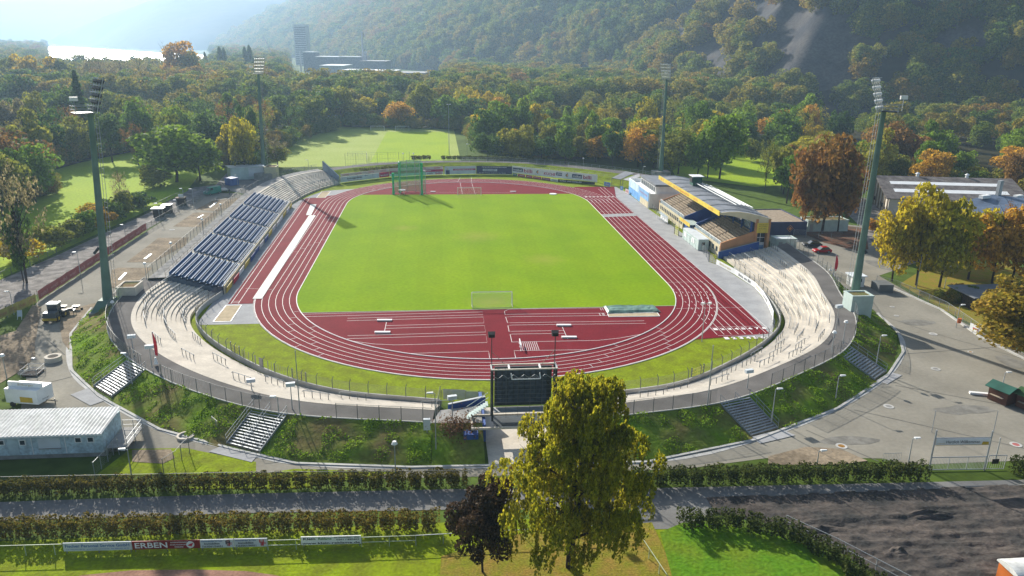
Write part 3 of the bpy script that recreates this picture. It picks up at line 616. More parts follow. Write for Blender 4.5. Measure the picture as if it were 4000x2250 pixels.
# near D : run-ups, far D
def L4(*q): return [GQ(c, 2, x, y).xy.to_tuple() for c, x, y in q]
for s in [((1, 470, 265), (1, 2240, 218)), ((1, 490, 290), (1, 2280, 242), (1, 2280, 270), (1, 920, 306)), ((1, 912, 331), (1, 2285, 293), (1, 2292, 353), (1, 1310, 380)), ((1, 1300, 408), (1, 2297, 379), (1, 2308, 444), (1, 920, 482)),
          ((1, 916, 511), (1, 2311, 471), (1, 2323, 550), (1, 1400, 574), (1, 1180, 564), (1, 960, 535)), ((1, 1560, 660), (1, 2339, 637), (1, 2349, 705)), ((1, 1312, 345), (1, 1290, 445)),
          ((2, 940, 200), (2, -30, 214), (1, 2497, 236), (1, 2505, 268), (2, 0, 265), (2, 940, 254)), ((2, 960, 278), (2, 0, 290), (1, 2510, 293), (1, 2530, 352), (2, 0, 351), (2, 1328, 331)), ((2, 1348, 357), (2, 0, 374), (1, 2533, 379), (1, 2545, 440), (2, 0, 437), (2, 525, 429)),
          ((2, 538, 457), (2, 0, 465), (1, 2555, 468), (1, 2573, 545), (2, 0, 545), (2, 870, 528), (2, 1080, 505), (2, 1310, 465)), ((2, 37, 702), (2, 20, 632), (2, 760, 622)), ((2, 505, 392), (2, 560, 515))]:
    ln.ribbon(L4(*s), LW, Z4)
for i in range(9): ln.ribbon(L4((2, 90+i*19, 545), (2, 105+i*21, 625)), 0.07, Z4)
for x in (885, 905): ln.ribbon(L4((2, x, 203), (2, x+14, 226)), 0.07, Z4+.004)
for x in (875, 905, 918): ln.ribbon(L4((2, x, 254), (2, x+14, 278)), 0.09, Z4+.004)
def L5(*q): return [GQ(1, 1, x, y).xy.to_tuple() for x, y in q]
for s in [((2052, 388), (2078, 512)), ((2168, 388), (2207, 512)), ((2078, 512), (2207, 512)), ((2025, 388), (2054, 335)), ((2170, 385), (2163, 335)), ((1660, 485), (2025, 487)), ((2210, 487), (2574, 490))]:
    ln.ribbon(L5(*s), 0.08, Z4)
struct('track_line', ln, m_white)
kb = MB(); P = oval(-0.06, 60); P = P+[P[0]]
for a, b in zip(P[:-1], P[1:]): kb.wallseg(a, b, 0.14, 0.05, 0.155)
tag(kb.build('inner_kerb', m_white), kind='structure')
ok = MB(); P = [(x, y) for x, y in oval(7.5, 60) if y < -HK]
for a, b in zip(P[:-1], P[1:]): ok.wallseg(a, b, 0.16, 0.0, 0.10)
tag(ok.build('outer_kerb', m_kerb), kind='structure')
pe = MB().ribbon([(-34, -54.95), (34, -54.95)], 0.14, Z5+0.01); tag(pe.build('pitch_edge', m_kerb), kind='structure')
nb = tag(thing('lane_numbers', (40, -71, 0), 'white lane numbers one to eight painted at the start of the straight', 'lane marking'), kind=None)
for row, (y, h) in enumerate(((-71.6, 1.1), (-67.4, 0.9))):
    for k in range(8):
        if row == 0 and k == 7: continue
        lettering(nb, str(k+1), (RK+0.61+1.22*k+(0 if row else 0.4), y, Z4+0.02), (1, 0, 0), (0, 1, 0), h, m_white, 0.75, 0.05, name='numeral')
for k in range(8): lettering(nb, str(k+1), (RK+0.61+1.22*k, 50.6, Z4+0.02), (1, 0, 0), (0, 1, 0), 0.9, m_white, 0.75, 0.05, name='numeral')
struct('finish_mat', MB().poly([V(*q).xy for q in ((1513, 540), (1600, 537), (1600, 544), (1518, 547))], Z5+0.01), m_paver)
m_sheet = M('pale_ground_sheet', (0.62, 0.63, 0.58), 0.75, var=0.05, sc=0.3)
s1 = MB().hexa([(-43.9, -46.7, Z4+.02), (-42.2, -46.7, Z4+.02), (-42.9, 25.7, Z4+.02), (-44.7, 25.7, Z4+.02)], [(-43.9, -46.7, .16), (-42.2, -46.7, .16), (-42.9, 25.7, .16), (-44.7, 25.7, .16)])
single('ground_sheet', s1, m_sheet, 'long pale sheet laid along the outer lane of the left straight', 'ground sheet')
s2 = MB().hexa([(-45.6, 26.2, Z4+.02), (-44.2, 26.2, Z4+.02), (-44.9, 41, Z4+.02), (-46.6, 41, Z4+.02)], [(-45.6, 26.2, .16), (-44.2, 26.2, .16), (-44.9, 41, .16), (-46.6, 41, .16)])
single('ground_sheet', s2, m_sheet, 'short pale sheet at the far end of the left runway', 'ground sheet')
def pit(name, pts, label, z=Z3+0.02):
    t = thing(name, (pts[0][0], pts[0][1], 0), label, 'sand pit'); MB().poly(pts, z).build('sand', m_sand, t)
    f = MB()
    for a, b in zip(pts, pts[1:]+pts[:1]): f.wallseg(a, b, 0.12, 0, z+0.03)
    f.build('border', m_wht, t)
pit('sand_pit', [(-47.8, -58.7), (-44.9, -58.7), (-45.1, -50.1), (-47.8, -50.1)], 'long jump sand pit at the near end of the left runway')
pit('sand_pit', [(-46.4, 51.4), (-43.8, 51.4), (-43.4, 61.9), (-46.2, 61.9)], 'long jump sand pit at the far end of the left runway')
sp = [GQ(2, 2, *q).xy.to_tuple() for q in ((975, 292), (1485, 286), (1460, 250), (960, 262))]
pit('sand_pit', sp, 'sand pit half covered by a green tarpaulin in the near bend', Z4+0.04)
tp = [GQ(2, 2, *q).xy.to_tuple() for q in ((960, 262), (1495, 246), (1425, 180), (912, 186))]
tb = MB(); nx, ny = 24, 6
for i in range(nx+1):
    for j in range(ny+1):
        u, v = i/nx, j/ny; a = Vector(tp[0]).lerp(Vector(tp[1]), u); b = Vector(tp[3]).lerp(Vector(tp[2]), u); q = a.lerp(b, v)
        tb.v.append(Vector((q.x, q.y, 0.16+0.22*abs(mnoise.noise(Vector((u*6, v*3, 1))))+(0.25 if 0 < j < ny and 0 < i < nx else 0))))
for i in range(nx):
    for j in range(ny): a = i*(ny+1)+j; tb.f.append((a, a+ny+1, a+ny+2, a+1))
single('tarpaulin', tb, M('green_tarpaulin', (0.13, 0.24, 0.19), 0.5, var=0.15, sc=1.0), 'crumpled green tarpaulin over the sand pit in the near bend', 'tarpaulin')
# take-off boards
def low(name, pts, z0, z1, mat, label, cat, group=None): return single(name, MB().prism([p for p in pts], z0, z1), mat, label, cat, group)
for q, l in (((1218, 330, 1368, 338), 'farther of the two white rails left of the run-ups'), ((1194, 452, 1350, 460), 'nearer of the two white rails left of the run-ups')):
    a = GQ(1, 2, q[0], q[1]); b = GQ(1, 2, q[2], q[1]); single('steel_rail', MB().wallseg(a, b, 0.55, Z4, 0.3), m_wht, l, 'rail')
for q, l in (((448, 380, 594, 384), 'farther of the two white rails right of the run-ups'), ((498, 501, 650, 505), 'nearer of the two white rails right of the run-ups')):
    a = GQ(2, 2, q[0], q[1]); b = GQ(2, 2, q[2], q[1]); single('steel_rail', MB().wallseg(a, b, 0.55, Z4, 0.3), m_wht, l, 'rail')
# hurdle
h0 = GQ(2, 2, 88, 628); h1 = GQ(2, 2, 75, 560); hd = thing('water_jump_hurdle', h0, 'white barrier standing beside the striped run-up', 'hurdle')
MB().wallseg(h0, h1, 0.15, 0.75, 0.95).build('bar', m_wht, hd)
for q in (h0, h0.lerp(h1, .5), h1): MB().box(q.x-.06, q.x+.06, q.y-.35, q.y+.35, Z4, 0.15).build('foot', m_wht, hd); MB().tube((q.x, q.y, .1), (q.x, q.y, .8), .05).build('leg', m_wht, hd)
# ------------------------------------------------------------ goals
def goal(x, y, face, label, wd=7.32, hh=2.44, z=Z5):
    t = thing('football_goal', (x, y, z), label, 'football goal'); f = MB(); w2 = wd/2; d = -face*2.0
    f.path([(x-w2, y, z), (x-w2, y, z+hh), (x+w2, y, z+hh), (x+w2, y, z)], 0.07, 8); f.build('frame', m_wht, t)
    s = MB()
    for sx in (-w2, w2): s.path([(x+sx, y, z+hh), (x+sx, y+d*.45, z+hh), (x+sx, y+d, z+0.05), (x+sx, y, z+0.05)], 0.03)
    s.tube((x-w2, y+d, z+.05), (x+w2, y+d, z+.05), .03); s.build('net_support', m_steel, t)
    n = MB(); n.quad((x-w2, y, z+hh), (x+w2, y, z+hh), (x+w2, y+d*.45, z+hh), (x-w2, y+d*.45, z+hh)); n.quad((x-w2, y+d*.45, z+hh), (x+w2, y+d*.45, z+hh), (x+w2, y+d, z), (x-w2, y+d, z))
    for sx in (-w2, w2): n.quad((x+sx, y, z), (x+sx, y, z+hh), (x+sx, y+d*.45, z+hh), (x+sx, y+d, z))
    n.build('net', w_pnet, t)
goal(0.05, -52.4, 1, 'white football goal at the near end of the pitch'); goal(0.4, 53.7, -1, 'white football goal at the far end of the pitch')
goal(GQ(1, 0, 1220, 1318).x, 240, -1, 'left one of two goals at the far edge of the training field'); goal(GQ(1, 0, 1470, 1318).x, 240, -1, 'right one of two goals at the far edge of the training field')
# dugout style cabins and hurdles on the far bend, shot circle pads
for q, l in (((1755, 483, 1803), 'white take-off board left of the far goal'), ): a = GQ(1, 1, q[0], q[1]); b = GQ(1, 1, q[2], q[1]); single('take_off_board', MB().wallseg(a, b, 0.6, Z4, .3), m_wht, l, 'board')
a = GQ(1, 1, 2555, 482); single('take_off_board', MB().wallseg(a, GQ(2, 1, 40, 482), 0.6, Z4, .3), m_wht, 'white take-off board right of the far goal', 'board')
a = GQ(2, 1, 412, 507); single('throwing_disc', MB().tube((a.x, a.y, Z4), (a.x, a.y, .3), 1.15, n=20), m_wht, 'round white lid near the right end of the far bend', 'lid')
# hammer cage
cg = thing('throwing_cage', (-20, 56.5, 0), 'tall throwing cage with hanging green net beside the far goal', 'throwing cage')
cage_pts = [G(*Q(1, 1, 1345, 468)), G(*Q(1, 1, 1385, 480)), G(*Q(1, 1, 1430, 495)), G(*Q(1, 1, 1500, 460)), G(*Q(1, 1, 1575, 455)), G(*Q(1, 1, 1640, 485))]
cage_pts = [Vector((-23.6, 56.6, 0)), Vector((-21.6, 58.9, 0)), Vector((-19.2, 60.4, 0)), Vector((-16.6, 60.4, 0)), Vector((-14.3, 58.8, 0)), Vector((-13.2, 56.2, 0))]
gates = [Vector((-21.2, 54.2, 0)), Vector((-15.0, 54.6, 0))]
HG = [7.0, 10, 10.2, 10.2, 10.2, 7.4]
for k_, p_ in enumerate(cage_pts+gates):
    hp = 10.4 if k_ > 5 else HG[k_]
    MB().tube((p_.x, p_.y, Z4), (p_.x, p_.y, hp), .08).tube((p_.x-.5, p_.y-.5, Z4+.05), (p_.x+.5, p_.y+.5, Z4+.05), .04).build('pole', m_steel, cg)
for k_, (a, b) in enumerate(zip(cage_pts[:-1], cage_pts[1:])): h_ = min(HG[k_], HG[k_+1])-.1; MB().quad((a.x, a.y, .3), (b.x, b.y, .3), (b.x, b.y, h_), (a.x, a.y, h_)).build('net', w_net, cg)
m_netd = M('gathered_green_net', (0.05, 0.50, 0.22), 0.85, var=0.15, sc=3)
for a, hh_ in ((Vector((-23.3, 55.9, 0)), 6.8), (Vector((-14.4, 55.0, 0)), 10.1), (Vector((-21.4, 58.7, 0)), 9.8)):
    MB().tube((a.x, a.y, .15), (a.x, a.y, 2.5), .42, .25, 8).tube((a.x, a.y, 2.5), (a.x, a.y, hh_), .25, .42, 8).build('gathered_net', m_netd, cg)
rr = MB()
for k_, (a, b) in enumerate(zip(cage_pts[:-1], cage_pts[1:])): h_ = min(HG[k_], HG[k_+1]); rr.tube((a.x, a.y, h_), (b.x, b.y, h_), .06)
for g_, e_ in ((gates[0], cage_pts[1]), (gates[1], cage_pts[4])): rr.tube((g_.x, g_.y, 10.3), (e_.x, e_.y, 10.1), .06)
rr.build('top_rail', m_steel, cg)
bt = GQ(1, 1, 1470, 505); bn = thing('judge_stand', bt, 'small round white table in front of the throwing cage', 'table'); MB().tube((bt.x, bt.y, 1.3), (bt.x, bt.y, 1.5), 1.1, n=16).build('top', m_wht, bn)
for s_ in ((-.7, -.5), (.7, -.5), (.7, .5), (-.7, .5)): MB().tube((bt.x+s_[0], bt.y+s_[1], Z4), (bt.x+s_[0]*.6, bt.y+s_[1]*.6, 1.35), .04).build('leg', m_wht, bn)

m_seam = M('asphalt_seam', (.15, .145, .13), .9, var=.1)
sm_ = MB()
for pp in ([(69, -61), (74, -72), (84, -88)], [(55, -91), (70, -100), (90, -108)], [(62, -80), (80, -78)], [(36, -103), (41, -111)], [(-71, -66), (-66, -72)], [(-61, -80), (-66, -84)], [(-46, -97), (-52, -99.5)], [(82, -45), (70, -30), (72, -14)], [(45, -98), (64, -112)]): sm_.ribbon(crom([(*p, 0) for p in pp], 6)[:, :2].tolist(), .12, Z2+.001)
struct('asphalt_seam', sm_, m_seam)
m_patch = M('asphalt_patch', (.215, .205, .18), .9, var=.12, sc=.7, k2=.1, sc2=3)
for k, (x, y, a_, b_) in enumerate(((74, -66, 3.2, 1.6), (60, -99, 4.5, 1.5), (78, -84, 2.0, 3.0), (70, -105, 3, 2), (-68, -78, 2.2, 1.4), (-57, -93, 2, 3), (40, -106, 4, 1.2), (-38, -105.8, 3, .8), (88, -30, 3, 5))):
    rp_ = random.Random(k); struct('asphalt_patch', MB().poly([(x+a_*math.cos(t_)*rp_.uniform(.7, 1.1), y+b_*math.sin(t_)*rp_.uniform(.7, 1.1)) for t_ in [i*math.pi/6 for i in range(12)]], Z2-.006), m_patch)
# ------------------------------------------------------------ the bowl : bank, rim path, terraces
SEC = [  # inner, rim, path edge, toe, rim height
 ((-50.0, -44), (-60.5, -43), (-64.5, -42), (-67, -41), 3.1), ((-51.3, -52), (-61.2, -52), (-64.6, -51.5), (-70.3, -51), 3.0), ((-50.6, -58.5), (-59.6, -62), (-62.8, -63), (-68.6, -64), 2.8),
 ((-47.2, -65.8), (-55.3, -71.3), (-58.2, -73.5), (-62.2, -77.5), 2.6), ((-41.2, -74), (-47.8, -80.6), (-50.4, -83.3), (-53.6, -88), 2.4), ((-32.5, -83), (-37.8, -89.3), (-40.2, -92.2), (-43, -97.4), 2.4),
 ((-22.8, -89.2), (-26.6, -95.5), (-28.3, -98.7), (-30, -104.8), 2.4), ((-9.6, -93.0), (-10.3, -99.0), (-10.6, -102.3), (-10.8, -108.2), 2.4),
 ((10, -92.8), (11, -99.2), (11.5, -102.3), (13, -108.9), 2.4), ((23.2, -89.8), (26, -95.6), (27.3, -98.9), (29, -104.6), 2.4), ((34, -82.6), (38.8, -88.4), (41, -91.0), (43.4, -97.0), 2.5),
 ((43, -74.2), (49.4, -80.2), (51.9, -82.6), (55.6, -87.4), 2.6), ((48.9, -66), (56.8, -69.2), (59.7, -70.7), (66.2, -72.6), 2.7), ((51.8, -56), (60.8, -57), (63.8, -57.6), (69.0, -60), 2.8), ((53.2, -44), (64.6, -44.5), (68.2, -44), (71, -46), 2.8),
 ((53.2, -30), (66.3, -30), (69.8, -29), (72, -28), 2.8), ((53.2, -23.2), (66.6, -23.0), (70.5, -20), (72, -19), 2.8)]
def strip(secs, k): return crom([(*s[k], s[4]) for s in secs], 8)
NR = 12
def side(secs):
    I, O, Pp, T = (strip(secs, k) for k in range(4)); return I, O, Pp, T
SL, SR = SEC[:8], SEC[8:]
def tread(I, O, i, t, zr=None):
    p = I[i]*(1-t)+O[i]*t; return Vector((p[0], p[1], 0))
def terr_z(t, zr): return 0.35+(zr-0.35)*max(0, min(1, (t-0.1)/0.9))
def terrace(name, secs, label, mat, rows=NR, t0=0.10):
    I, O, Pp, T = side(secs); th = thing(name, (I[len(I)//2][0], I[len(I)//2][1], 0), label, 'terrace'); mb = MB(); n = len(I)
    for r in range(rows):
        ta, tb_ = t0+(1-t0)*r/rows, t0+(1-t0)*(r+1)/rows
        for i in range(n-1):
            za, zb = [0.35+(O[q][2]-0.35)*(r+1)/rows for q in (i, i+1)]; pa, pb = [0.35+(O[q][2]-0.35)*r/rows for q in (i, i+1)]
            a, b = tread(I, O, i, ta), tread(I, O, i+1, ta); c, d = tread(I, O, i+1, tb_), tread(I, O, i, tb_)
            mb.quad((a.x, a.y, za), (b.x, b.y, zb), (c.x, c.y, zb), (d.x, d.y, za)); mb.quad((a.x, a.y, pa if r else 0), (b.x, b.y, pb if r else 0), (b.x, b.y, zb), (a.x, a.y, za))
    for i in (0, n-1):   # end faces
        P = [tread(I, O, i, t0)]; P = [Vector((P[0].x, P[0].y, 0))]; q = tread(I, O, i, 1)
        for r in range(rows):
            z = 0.35+(O[i][2]-0.35)*(r+1)/rows; a = tread(I, O, i, t0+(1-t0)*r/rows); b = tread(I, O, i, t0+(1-t0)*(r+1)/rows); P += [Vector((a.x, a.y, z)), Vector((b.x, b.y, z))]
        P.append(Vector((q.x, q.y, 0))); k = len(mb.v); mb.v += P; mb.f.append(tuple(range(k, k+len(P))))
    mb.build('steps', mat, th); return th, I, O, Pp, T
thL, IL, OL, PL, TL = terrace('standing_terrace', SL, 'pale concrete standing terrace curving round the near left bend', m_conc)
thR, IR, OR_, PR, TR = terrace('standing_terrace', SR, 'pale concrete standing terrace curving round the near right bend', m_conc)
STC = [((-51.7, -82.1), (-55.1, -85.8)), ((-30.4, -97.6), (-32.7, -102.7)), ((28.2, -98.6), (30.5, -103.3)), ((51, -83), (54.6, -87.7))]
def seg_d(x, y, a, b):
    t = max(0, min(1, ((x-a[0])*(b[0]-a[0])+(y-a[1])*(b[1]-a[1]))/((b[0]-a[0])**2+(b[1]-a[1])**2))); return math.hypot(x-a[0]-t*(b[0]-a[0]), y-a[1]-t*(b[1]-a[1]))
def sheet(name, A, B, za, zb, mat, nsub=1, rough=0.0):
    mb = MB(); n = len(A); m = nsub+1
    for i in range(n):
        for j in range(m):
            t = j/nsub; x = A[i][0]*(1-t)+B[i][0]*t; y = A[i][1]*(1-t)+B[i][1]*t; z = za(i)*(1-t)+zb(i)*t
            if 0 < j < nsub:
                k_ = min([1.0]+[max(0, (seg_d(x, y, c0, c1)-2.6)/1.6) for c0, c1 in STC]); z += rough*mnoise.noise(Vector((x*.5, y*.5, 0)))*k_-.35*(1-k_)
            mb.v.append(Vector((x, y, z)))
    for i in range(n-1):
        for j in range(nsub): a = i*m+j; mb.f.append((a, a+m, a+m+1, a+1))
    return struct(name, mb, mat, nsub > 1)
for (I, O, P_, T) in ((IL, OL, PL, TL), (IR, OR_, PR, TR)):
    sheet('rim_path', O, P_, lambda i: O[i][2]-0.02, lambda i: O[i][2]-0.02, m_path)
    sheet('bank', P_, T, lambda i: O[i][2]-0.02, lambda i: 0.0, m_bank, 8, 0.5)
# small kerb between terrace and rim path outer edge
rk = MB()
for (O, P_) in ((OL, PL), (OR_, PR)):
    for i in range(len(O)-1): rk.wallseg(P_[i], P_[i+1], 0.15, O[i][2]-0.3, O[i][2]+0.06, O[i+1][2]-0.3, O[i+1][2]+0.06)
tag(rk.build('rim_kerb', m_kerb), kind='structure')
# front wall with fence of bent-top posts
def front_wall(name, I, lab, hw=0.95, hf=2.3, skip=(), every=2.6, mat=m_wht):
    t = thing(name, (I[len(I)//2][0], I[len(I)//2][1], 0), lab, 'wall'); w_ = MB(); f = MB(); D = 0.0; last = -9; k = 0
    for i in range(len(I)-1):
        a, b = Vector(I[i][:2]), Vector(I[i+1][:2]); w_.wallseg(a, b, 0.2, 0, hw); f.quad((*a, hw), (*b, hw), (*b, hf), (*a, hf))
        L = (b-a).length; s = 0.0
        while s < L:
            if D+s-last >= every:
                p = a.lerp(b, s/L); d = (b-a).normalized(); o = Vector((-d.y, d.x)); last = D+s; k += 1
                pb = MB(); pb.tube((*p, 0), (*p, hf-0.1), .055, n=5); e = p+o*0.35; pb.tube((*p, hf-0.1), (*e, hf+.22), .05, n=5); pb.build('post', m_post, t)
            s += 0.1
        D += L
    w_.build('wall', mat, t); f.build('mesh_panel', w_fence, t); return t
front_wall('perimeter_wall', IL[:], 'low pale wall with mesh fence in front of the near left terrace', mat=m_kerb)
front_wall('perimeter_wall', IR[:-10], 'low pale wall with mesh fence in front of the near right terrace', mat=m_kerb)
# rim fence on the outer edge
def mesh_fence(name, pts, z, h, lab, every=2.6, mat=None, pmat=None, top=True, cat='fence', zs=None):
    P = [Vector(p[:2]) for p in pts]; zz = zs if zs is not None else [z]*len(P)
    t = thing(name, (P[0].x, P[0].y, zz[0]), lab, cat); f = MB(); D = 0; last = -99; r_ = MB(); cnt = 0
    tot = sum((b-a).length for a, b in zip(P[:-1], P[1:])); every = max(every, tot/95)
    for i, (a, b) in enumerate(zip(P[:-1], P[1:])):
        f.quad((*a, zz[i]+.05), (*b, zz[i+1]+.05), (*b, zz[i+1]+h), (*a, zz[i]+h)); r_.tube((*a, zz[i]+h), (*b, zz[i+1]+h), .025, n=4, cap=False)
        L = (b-a).length; s = 0
        while s <= L:
            if D+s-last >= every:
                p = a.lerp(b, s/L); z_ = zz[i]*(1-s/L)+zz[i+1]*s/L; last = D+s; MB().tube((*p, z_-.2), (*p, z_+h+.05), .045, n=5).build('post', pmat or m_post, t); cnt += 1
            s += 0.1
        D += L
    f.build('mesh_panel', mat or w_fence, t)
    if top: r_.build('top_rail', pmat or m_post, t)
    return t
def rim_part(P_, O, i0, i1, lab): mesh_fence('rim_fence', P_[i0:i1], 0, 1.9, lab, zs=[O[i][2] for i in range(i0, i1)])
rim_part(PL, OL, 8, 33, 'grey mesh fence on the bank top between the left plinth and the first stairs')
rim_part(PL, OL, 35, 48, 'grey mesh fence on the bank top between the two left stairs')
rim_part(PL, OL, 51, 57, 'grey mesh fence on the bank top left of the scoreboard')
rim_part(PR, OR_, 0, 8, 'grey mesh fence on the bank top behind the big birch')
rim_part(PR, OR_, 12, 24, 'grey mesh fence on the bank top between the two right stairs')
rim_part(PR, OR_, 27, 40, 'grey mesh fence on the bank top in front of the right plinth')
rim_part(PR, OR_, 41, 65, 'grey mesh fence behind the right terrace by the car park')
# stairs down the bank
def stairs(top_a, top_b, bot_a, bot_b, ztop, zbot, lab):
    ta, tb_, ba, bb = [Vector(p[:2]) for p in (top_a, top_b, bot_a, bot_b)]; t = thing('bank_stairs', (*(ba.lerp(bb, .5)), zbot), lab, 'stairs'); n = 14; s = MB(); st = MB(); dirv = ((ba+bb)-(ta+tb_)).normalized()
    for k in range(n):
        a0, b0 = ta.lerp(ba, k/n), tb_.lerp(bb, k/n); a1, b1 = ta.lerp(ba, (k+1)/n), tb_.lerp(bb, (k+1)/n); z = ztop+(zbot-ztop)*(k+0.5)/n
        s.hexa([(*a0, z-.05), (*b0, z-.05), (*b1.lerp(b0, .35), z-.05), (*a1.lerp(a0, .35), z-.05)], [(*a0, z), (*b0, z), (*b1.lerp(b0, .35), z), (*a1.lerp(a0, .35), z)])
    s.build('steps', m_steel, t)
    for a, b in ((ta, ba), (tb_, bb)): st.wallseg(a, b, .06, ztop-.35, ztop+.02, zbot-.1, zbot+.15)
    st.build('stringer', m_steel, t)
    bed = MB(); bed.hexa([(*ta, ztop-.6), (*tb_, ztop-.6), (*bb, zbot-.25), (*ba, zbot-.25)], [(*ta, ztop-.32), (*tb_, ztop-.32), (*bb, zbot-.05), (*ba, zbot-.05)]); bed.build('bed', m_dirt, t)
    for f in (0, .5, 1):
        a, b = ta.lerp(tb_, f), ba.lerp(bb, f); r_ = MB()
        for hh in (.55, 1.05): r_.tube((*a, ztop+hh), (*b, zbot+hh+.1), .03, n=5)
        for k in range(5): q = a.lerp(b, k/4); z = ztop+(zbot-ztop)*k/4; r_.tube((*q, z), (*q, z+1.1), .03, n=5)
        r_.build('handrail', m_steel, t)
stairs((-53.6, -80.4), (-49.9, -83.8), (-57.0, -84.0), (-53.3, -87.6), 2.42, 0.15, 'steel stairs down the bank on the left beside the red flag')
stairs((-32.6, -96.6), (-28.2, -98.7), (-34.9, -101.5), (-30.6, -103.9), 2.4, 0.12, 'wide steel stairs down the bank left of the scoreboard')
stairs((26.0, -99.3), (30.4, -97.9), (28.4, -104.2), (32.6, -102.4), 2.4, 0.12, 'wide steel stairs down the bank right of the big birch')
stairs((49.4, -84.3), (52.6, -81.6), (53.0, -89.1), (56.3, -86.4), 2.55, 0.12, 'steel stairs down the bank on the right in shade')
lp = MB()
for pp in ([(-57.4, -84.3), (-53.4, -88.2), (-55.0, -90), (-59, -86.4)], [(-35.3, -101.9), (-30.6, -104.2), (-31, -106), (-36.5, -103.2)], [(28.2, -104.4), (33, -102.6), (34, -104.3), (28.8, -106)], [(53.0, -89.4), (56.8, -86.5), (58.0, -87.7), (54, -90.6)]): lp.poly(pp, Z3+0.02)
struct('stair_landing', lp, m_paver)
# crush barriers
def barrier_proto(L):
    t = thing('crush_barrier', (0, 0, 0), 'x', 'crush barrier'); n = 4
    r_ = MB().path([(-L/2-.15, 0, .85), (-L/2, 0, 1.05), (L/2, 0, 1.05), (L/2+.15, 0, .85)], .045); r_.build('rail', m_steel, t)
    for k in range(n): x = -L/2+.1+(L-.2)*k/(n-1); MB().tube((x, 0, 0), (x, 0, 1.05), .05, n=6).build('post', m_post, t)
    return t
bp = barrier_proto(3.6); first = True
def place_barrier(I, O, i, t, lab, grp):
    global first
    p = tread(I, O, i, t); q = tread(I, O, min(i+1, len(I)-1), t); a = math.atan2(q.y-p.y, q.x-p.x); z = terr_z(t, O[i][2])+0.02
    if first: bp.location = (p.x, p.y, z); bp.rotation_euler = (0, 0, a); tag(bp, lab, group=grp); first = False
    else: dup(bp, (p.x, p.y, z), a, lab, grp)
wl = {.2: 'lowest', .36: 'lower', .45: 'middle', .62: 'upper middle', .7: 'upper', .88: 'top'}
def wh(I, i, right):
    x = I[i][0]
    if right: return 'close to the big birch' if x < 20 else 'near the stairs right of the birch' if x < 36 else 'where the right bend turns' if x < 48 else 'below the right plinth' if I[i][1] < -50 else 'beside the grandstand'
    return 'next to the blue seats' if I[i][1] > -56 else 'where the left bend turns' if x < -44 else 'near the red flag' if x < -36 else 'near the stairs left of the scoreboard' if x < -22 else 'close to the scoreboard'
for k, i in enumerate(range(2, 56, 4)):
    rows = (.36, .7) if i > 28 else ((.3, .62, .88) if i < 14 else (.2, .5, .8))
    for r_, t_ in enumerate(rows):
        if (k+r_) % 2 == 0 or i < 20: place_barrier(IL, OL, i+(2 if r_ % 2 else 0), t_, 'crush barrier on left terrace %s, %s row' % (wh(IL, i, 0), ('front', 'middle', 'back')[r_] if len(rows) == 3 else ('front', 'back')[r_]), 'crush barriers on the left terrace')
for k, i in enumerate(range(1, 62, 3)):
    rows = (.36, .7) if i < 14 else (.18, .36, .54, .72, .9)
    for r_, t_ in enumerate(rows):
        if (k+r_) % 2 == 0 and not (i > 40 and r_ == 4 and k % 4): place_barrier(IR, OR_, i, t_, 'crush barrier on right terrace %s, row %s' % (wh(IR, i, 1), ('one', 'two', 'three', 'four', 'five')[r_]), 'crush barriers on the right terrace')
# yellow gates in the perimeter wall
def ygate(a, b, lab, h=1.9, z=.1):
    t = thing('yellow_gate', (*Vector(a[:2]).lerp(Vector(b[:2]), .5), z), lab, 'gate'); a = Vector(a[:2]); b = Vector(b[:2]); f = MB()
    for k in range(5): f.tube((*a, z+h*k/4), (*b, z+h*k/4), .04)
    for k in range(9): q = a.lerp(b, k/8); f.tube((*q, z), (*q, z+h), .03 if k % 4 else .05)
    f.build('leaf', m_yfence, t)
    for q in (a, b): MB().tube((*q, 0), (*q, z+h+.3), .09).build('post', m_post, t)
def near(I, i, d): p = Vector(I[i][:2]); q = Vector(I[i+1][:2]); n_ = (q-p).normalized(); o = Vector((-n_.y, n_.x)); return p+o*d, p+n_*2.6+o*d
ygate(*near(IL, 42, .25), 'yellow gate in the perimeter wall left of the scoreboard'); ygate(*near(IR, 10, .25), 'yellow gate in the perimeter wall right of the birch')
ygate(*near(IL, 32, .25), 'yellow gate in the perimeter wall on the near left bend')
ygate((50.3, -25.6), (51.3, -27.7), 'yellow double gate at the near end of the grandstand', 1.9); ygate((50.4, 0.8), (50.7, -1.7), 'yellow gate beside the white containers', 2.2)
# brewery banner on the wall along the right terrace
m_txtgold = M('gold_lettering', (0.55, 0.45, 0.25), 0.6, var=.05); m_txtblk = M('black_lettering', (0.03, 0.03, 0.035), 0.6, var=.05); m_txtred = M('red_lettering', (0.55, 0.04, 0.06), 0.6, var=.05); m_txtblue = M('blue_lettering', (0.08, 0.18, 0.42), 0.6, var=.05)
m_txtor = M('orange_lettering', (0.72, 0.28, 0.05), 0.6, var=.05); m_txtw = M('white_lettering', (0.8, 0.8, 0.8), 0.6, var=.02)
bb_pts = [(51.1, -28), (52.3, -36), (52.9, -45), (52.2, -50.5), (50.9, -56.3), (49.3, -62), (47.2, -66.6)]
words = ['Bitburger', 'Bitte ein Bit', 'Bitburger', 'Bitte ein Bit', 'Bitburger', 'Bitburger']
for k, (a, b) in enumerate(zip(bb_pts[:-1], bb_pts[1:])):
    board('banner', 'white brewery banner along the right terrace, %s from the grandstand' % ('first', 'second', 'third', 'fourth', 'fifth', 'sixth')[k], 'banner', a, b, .15, 1.25, m_wht, 'brewery banners on the right terrace wall', [(words[k], .5, .5, .5, .62, m_txtgold if k % 2 == 0 else m_txtblk)], posts=False)
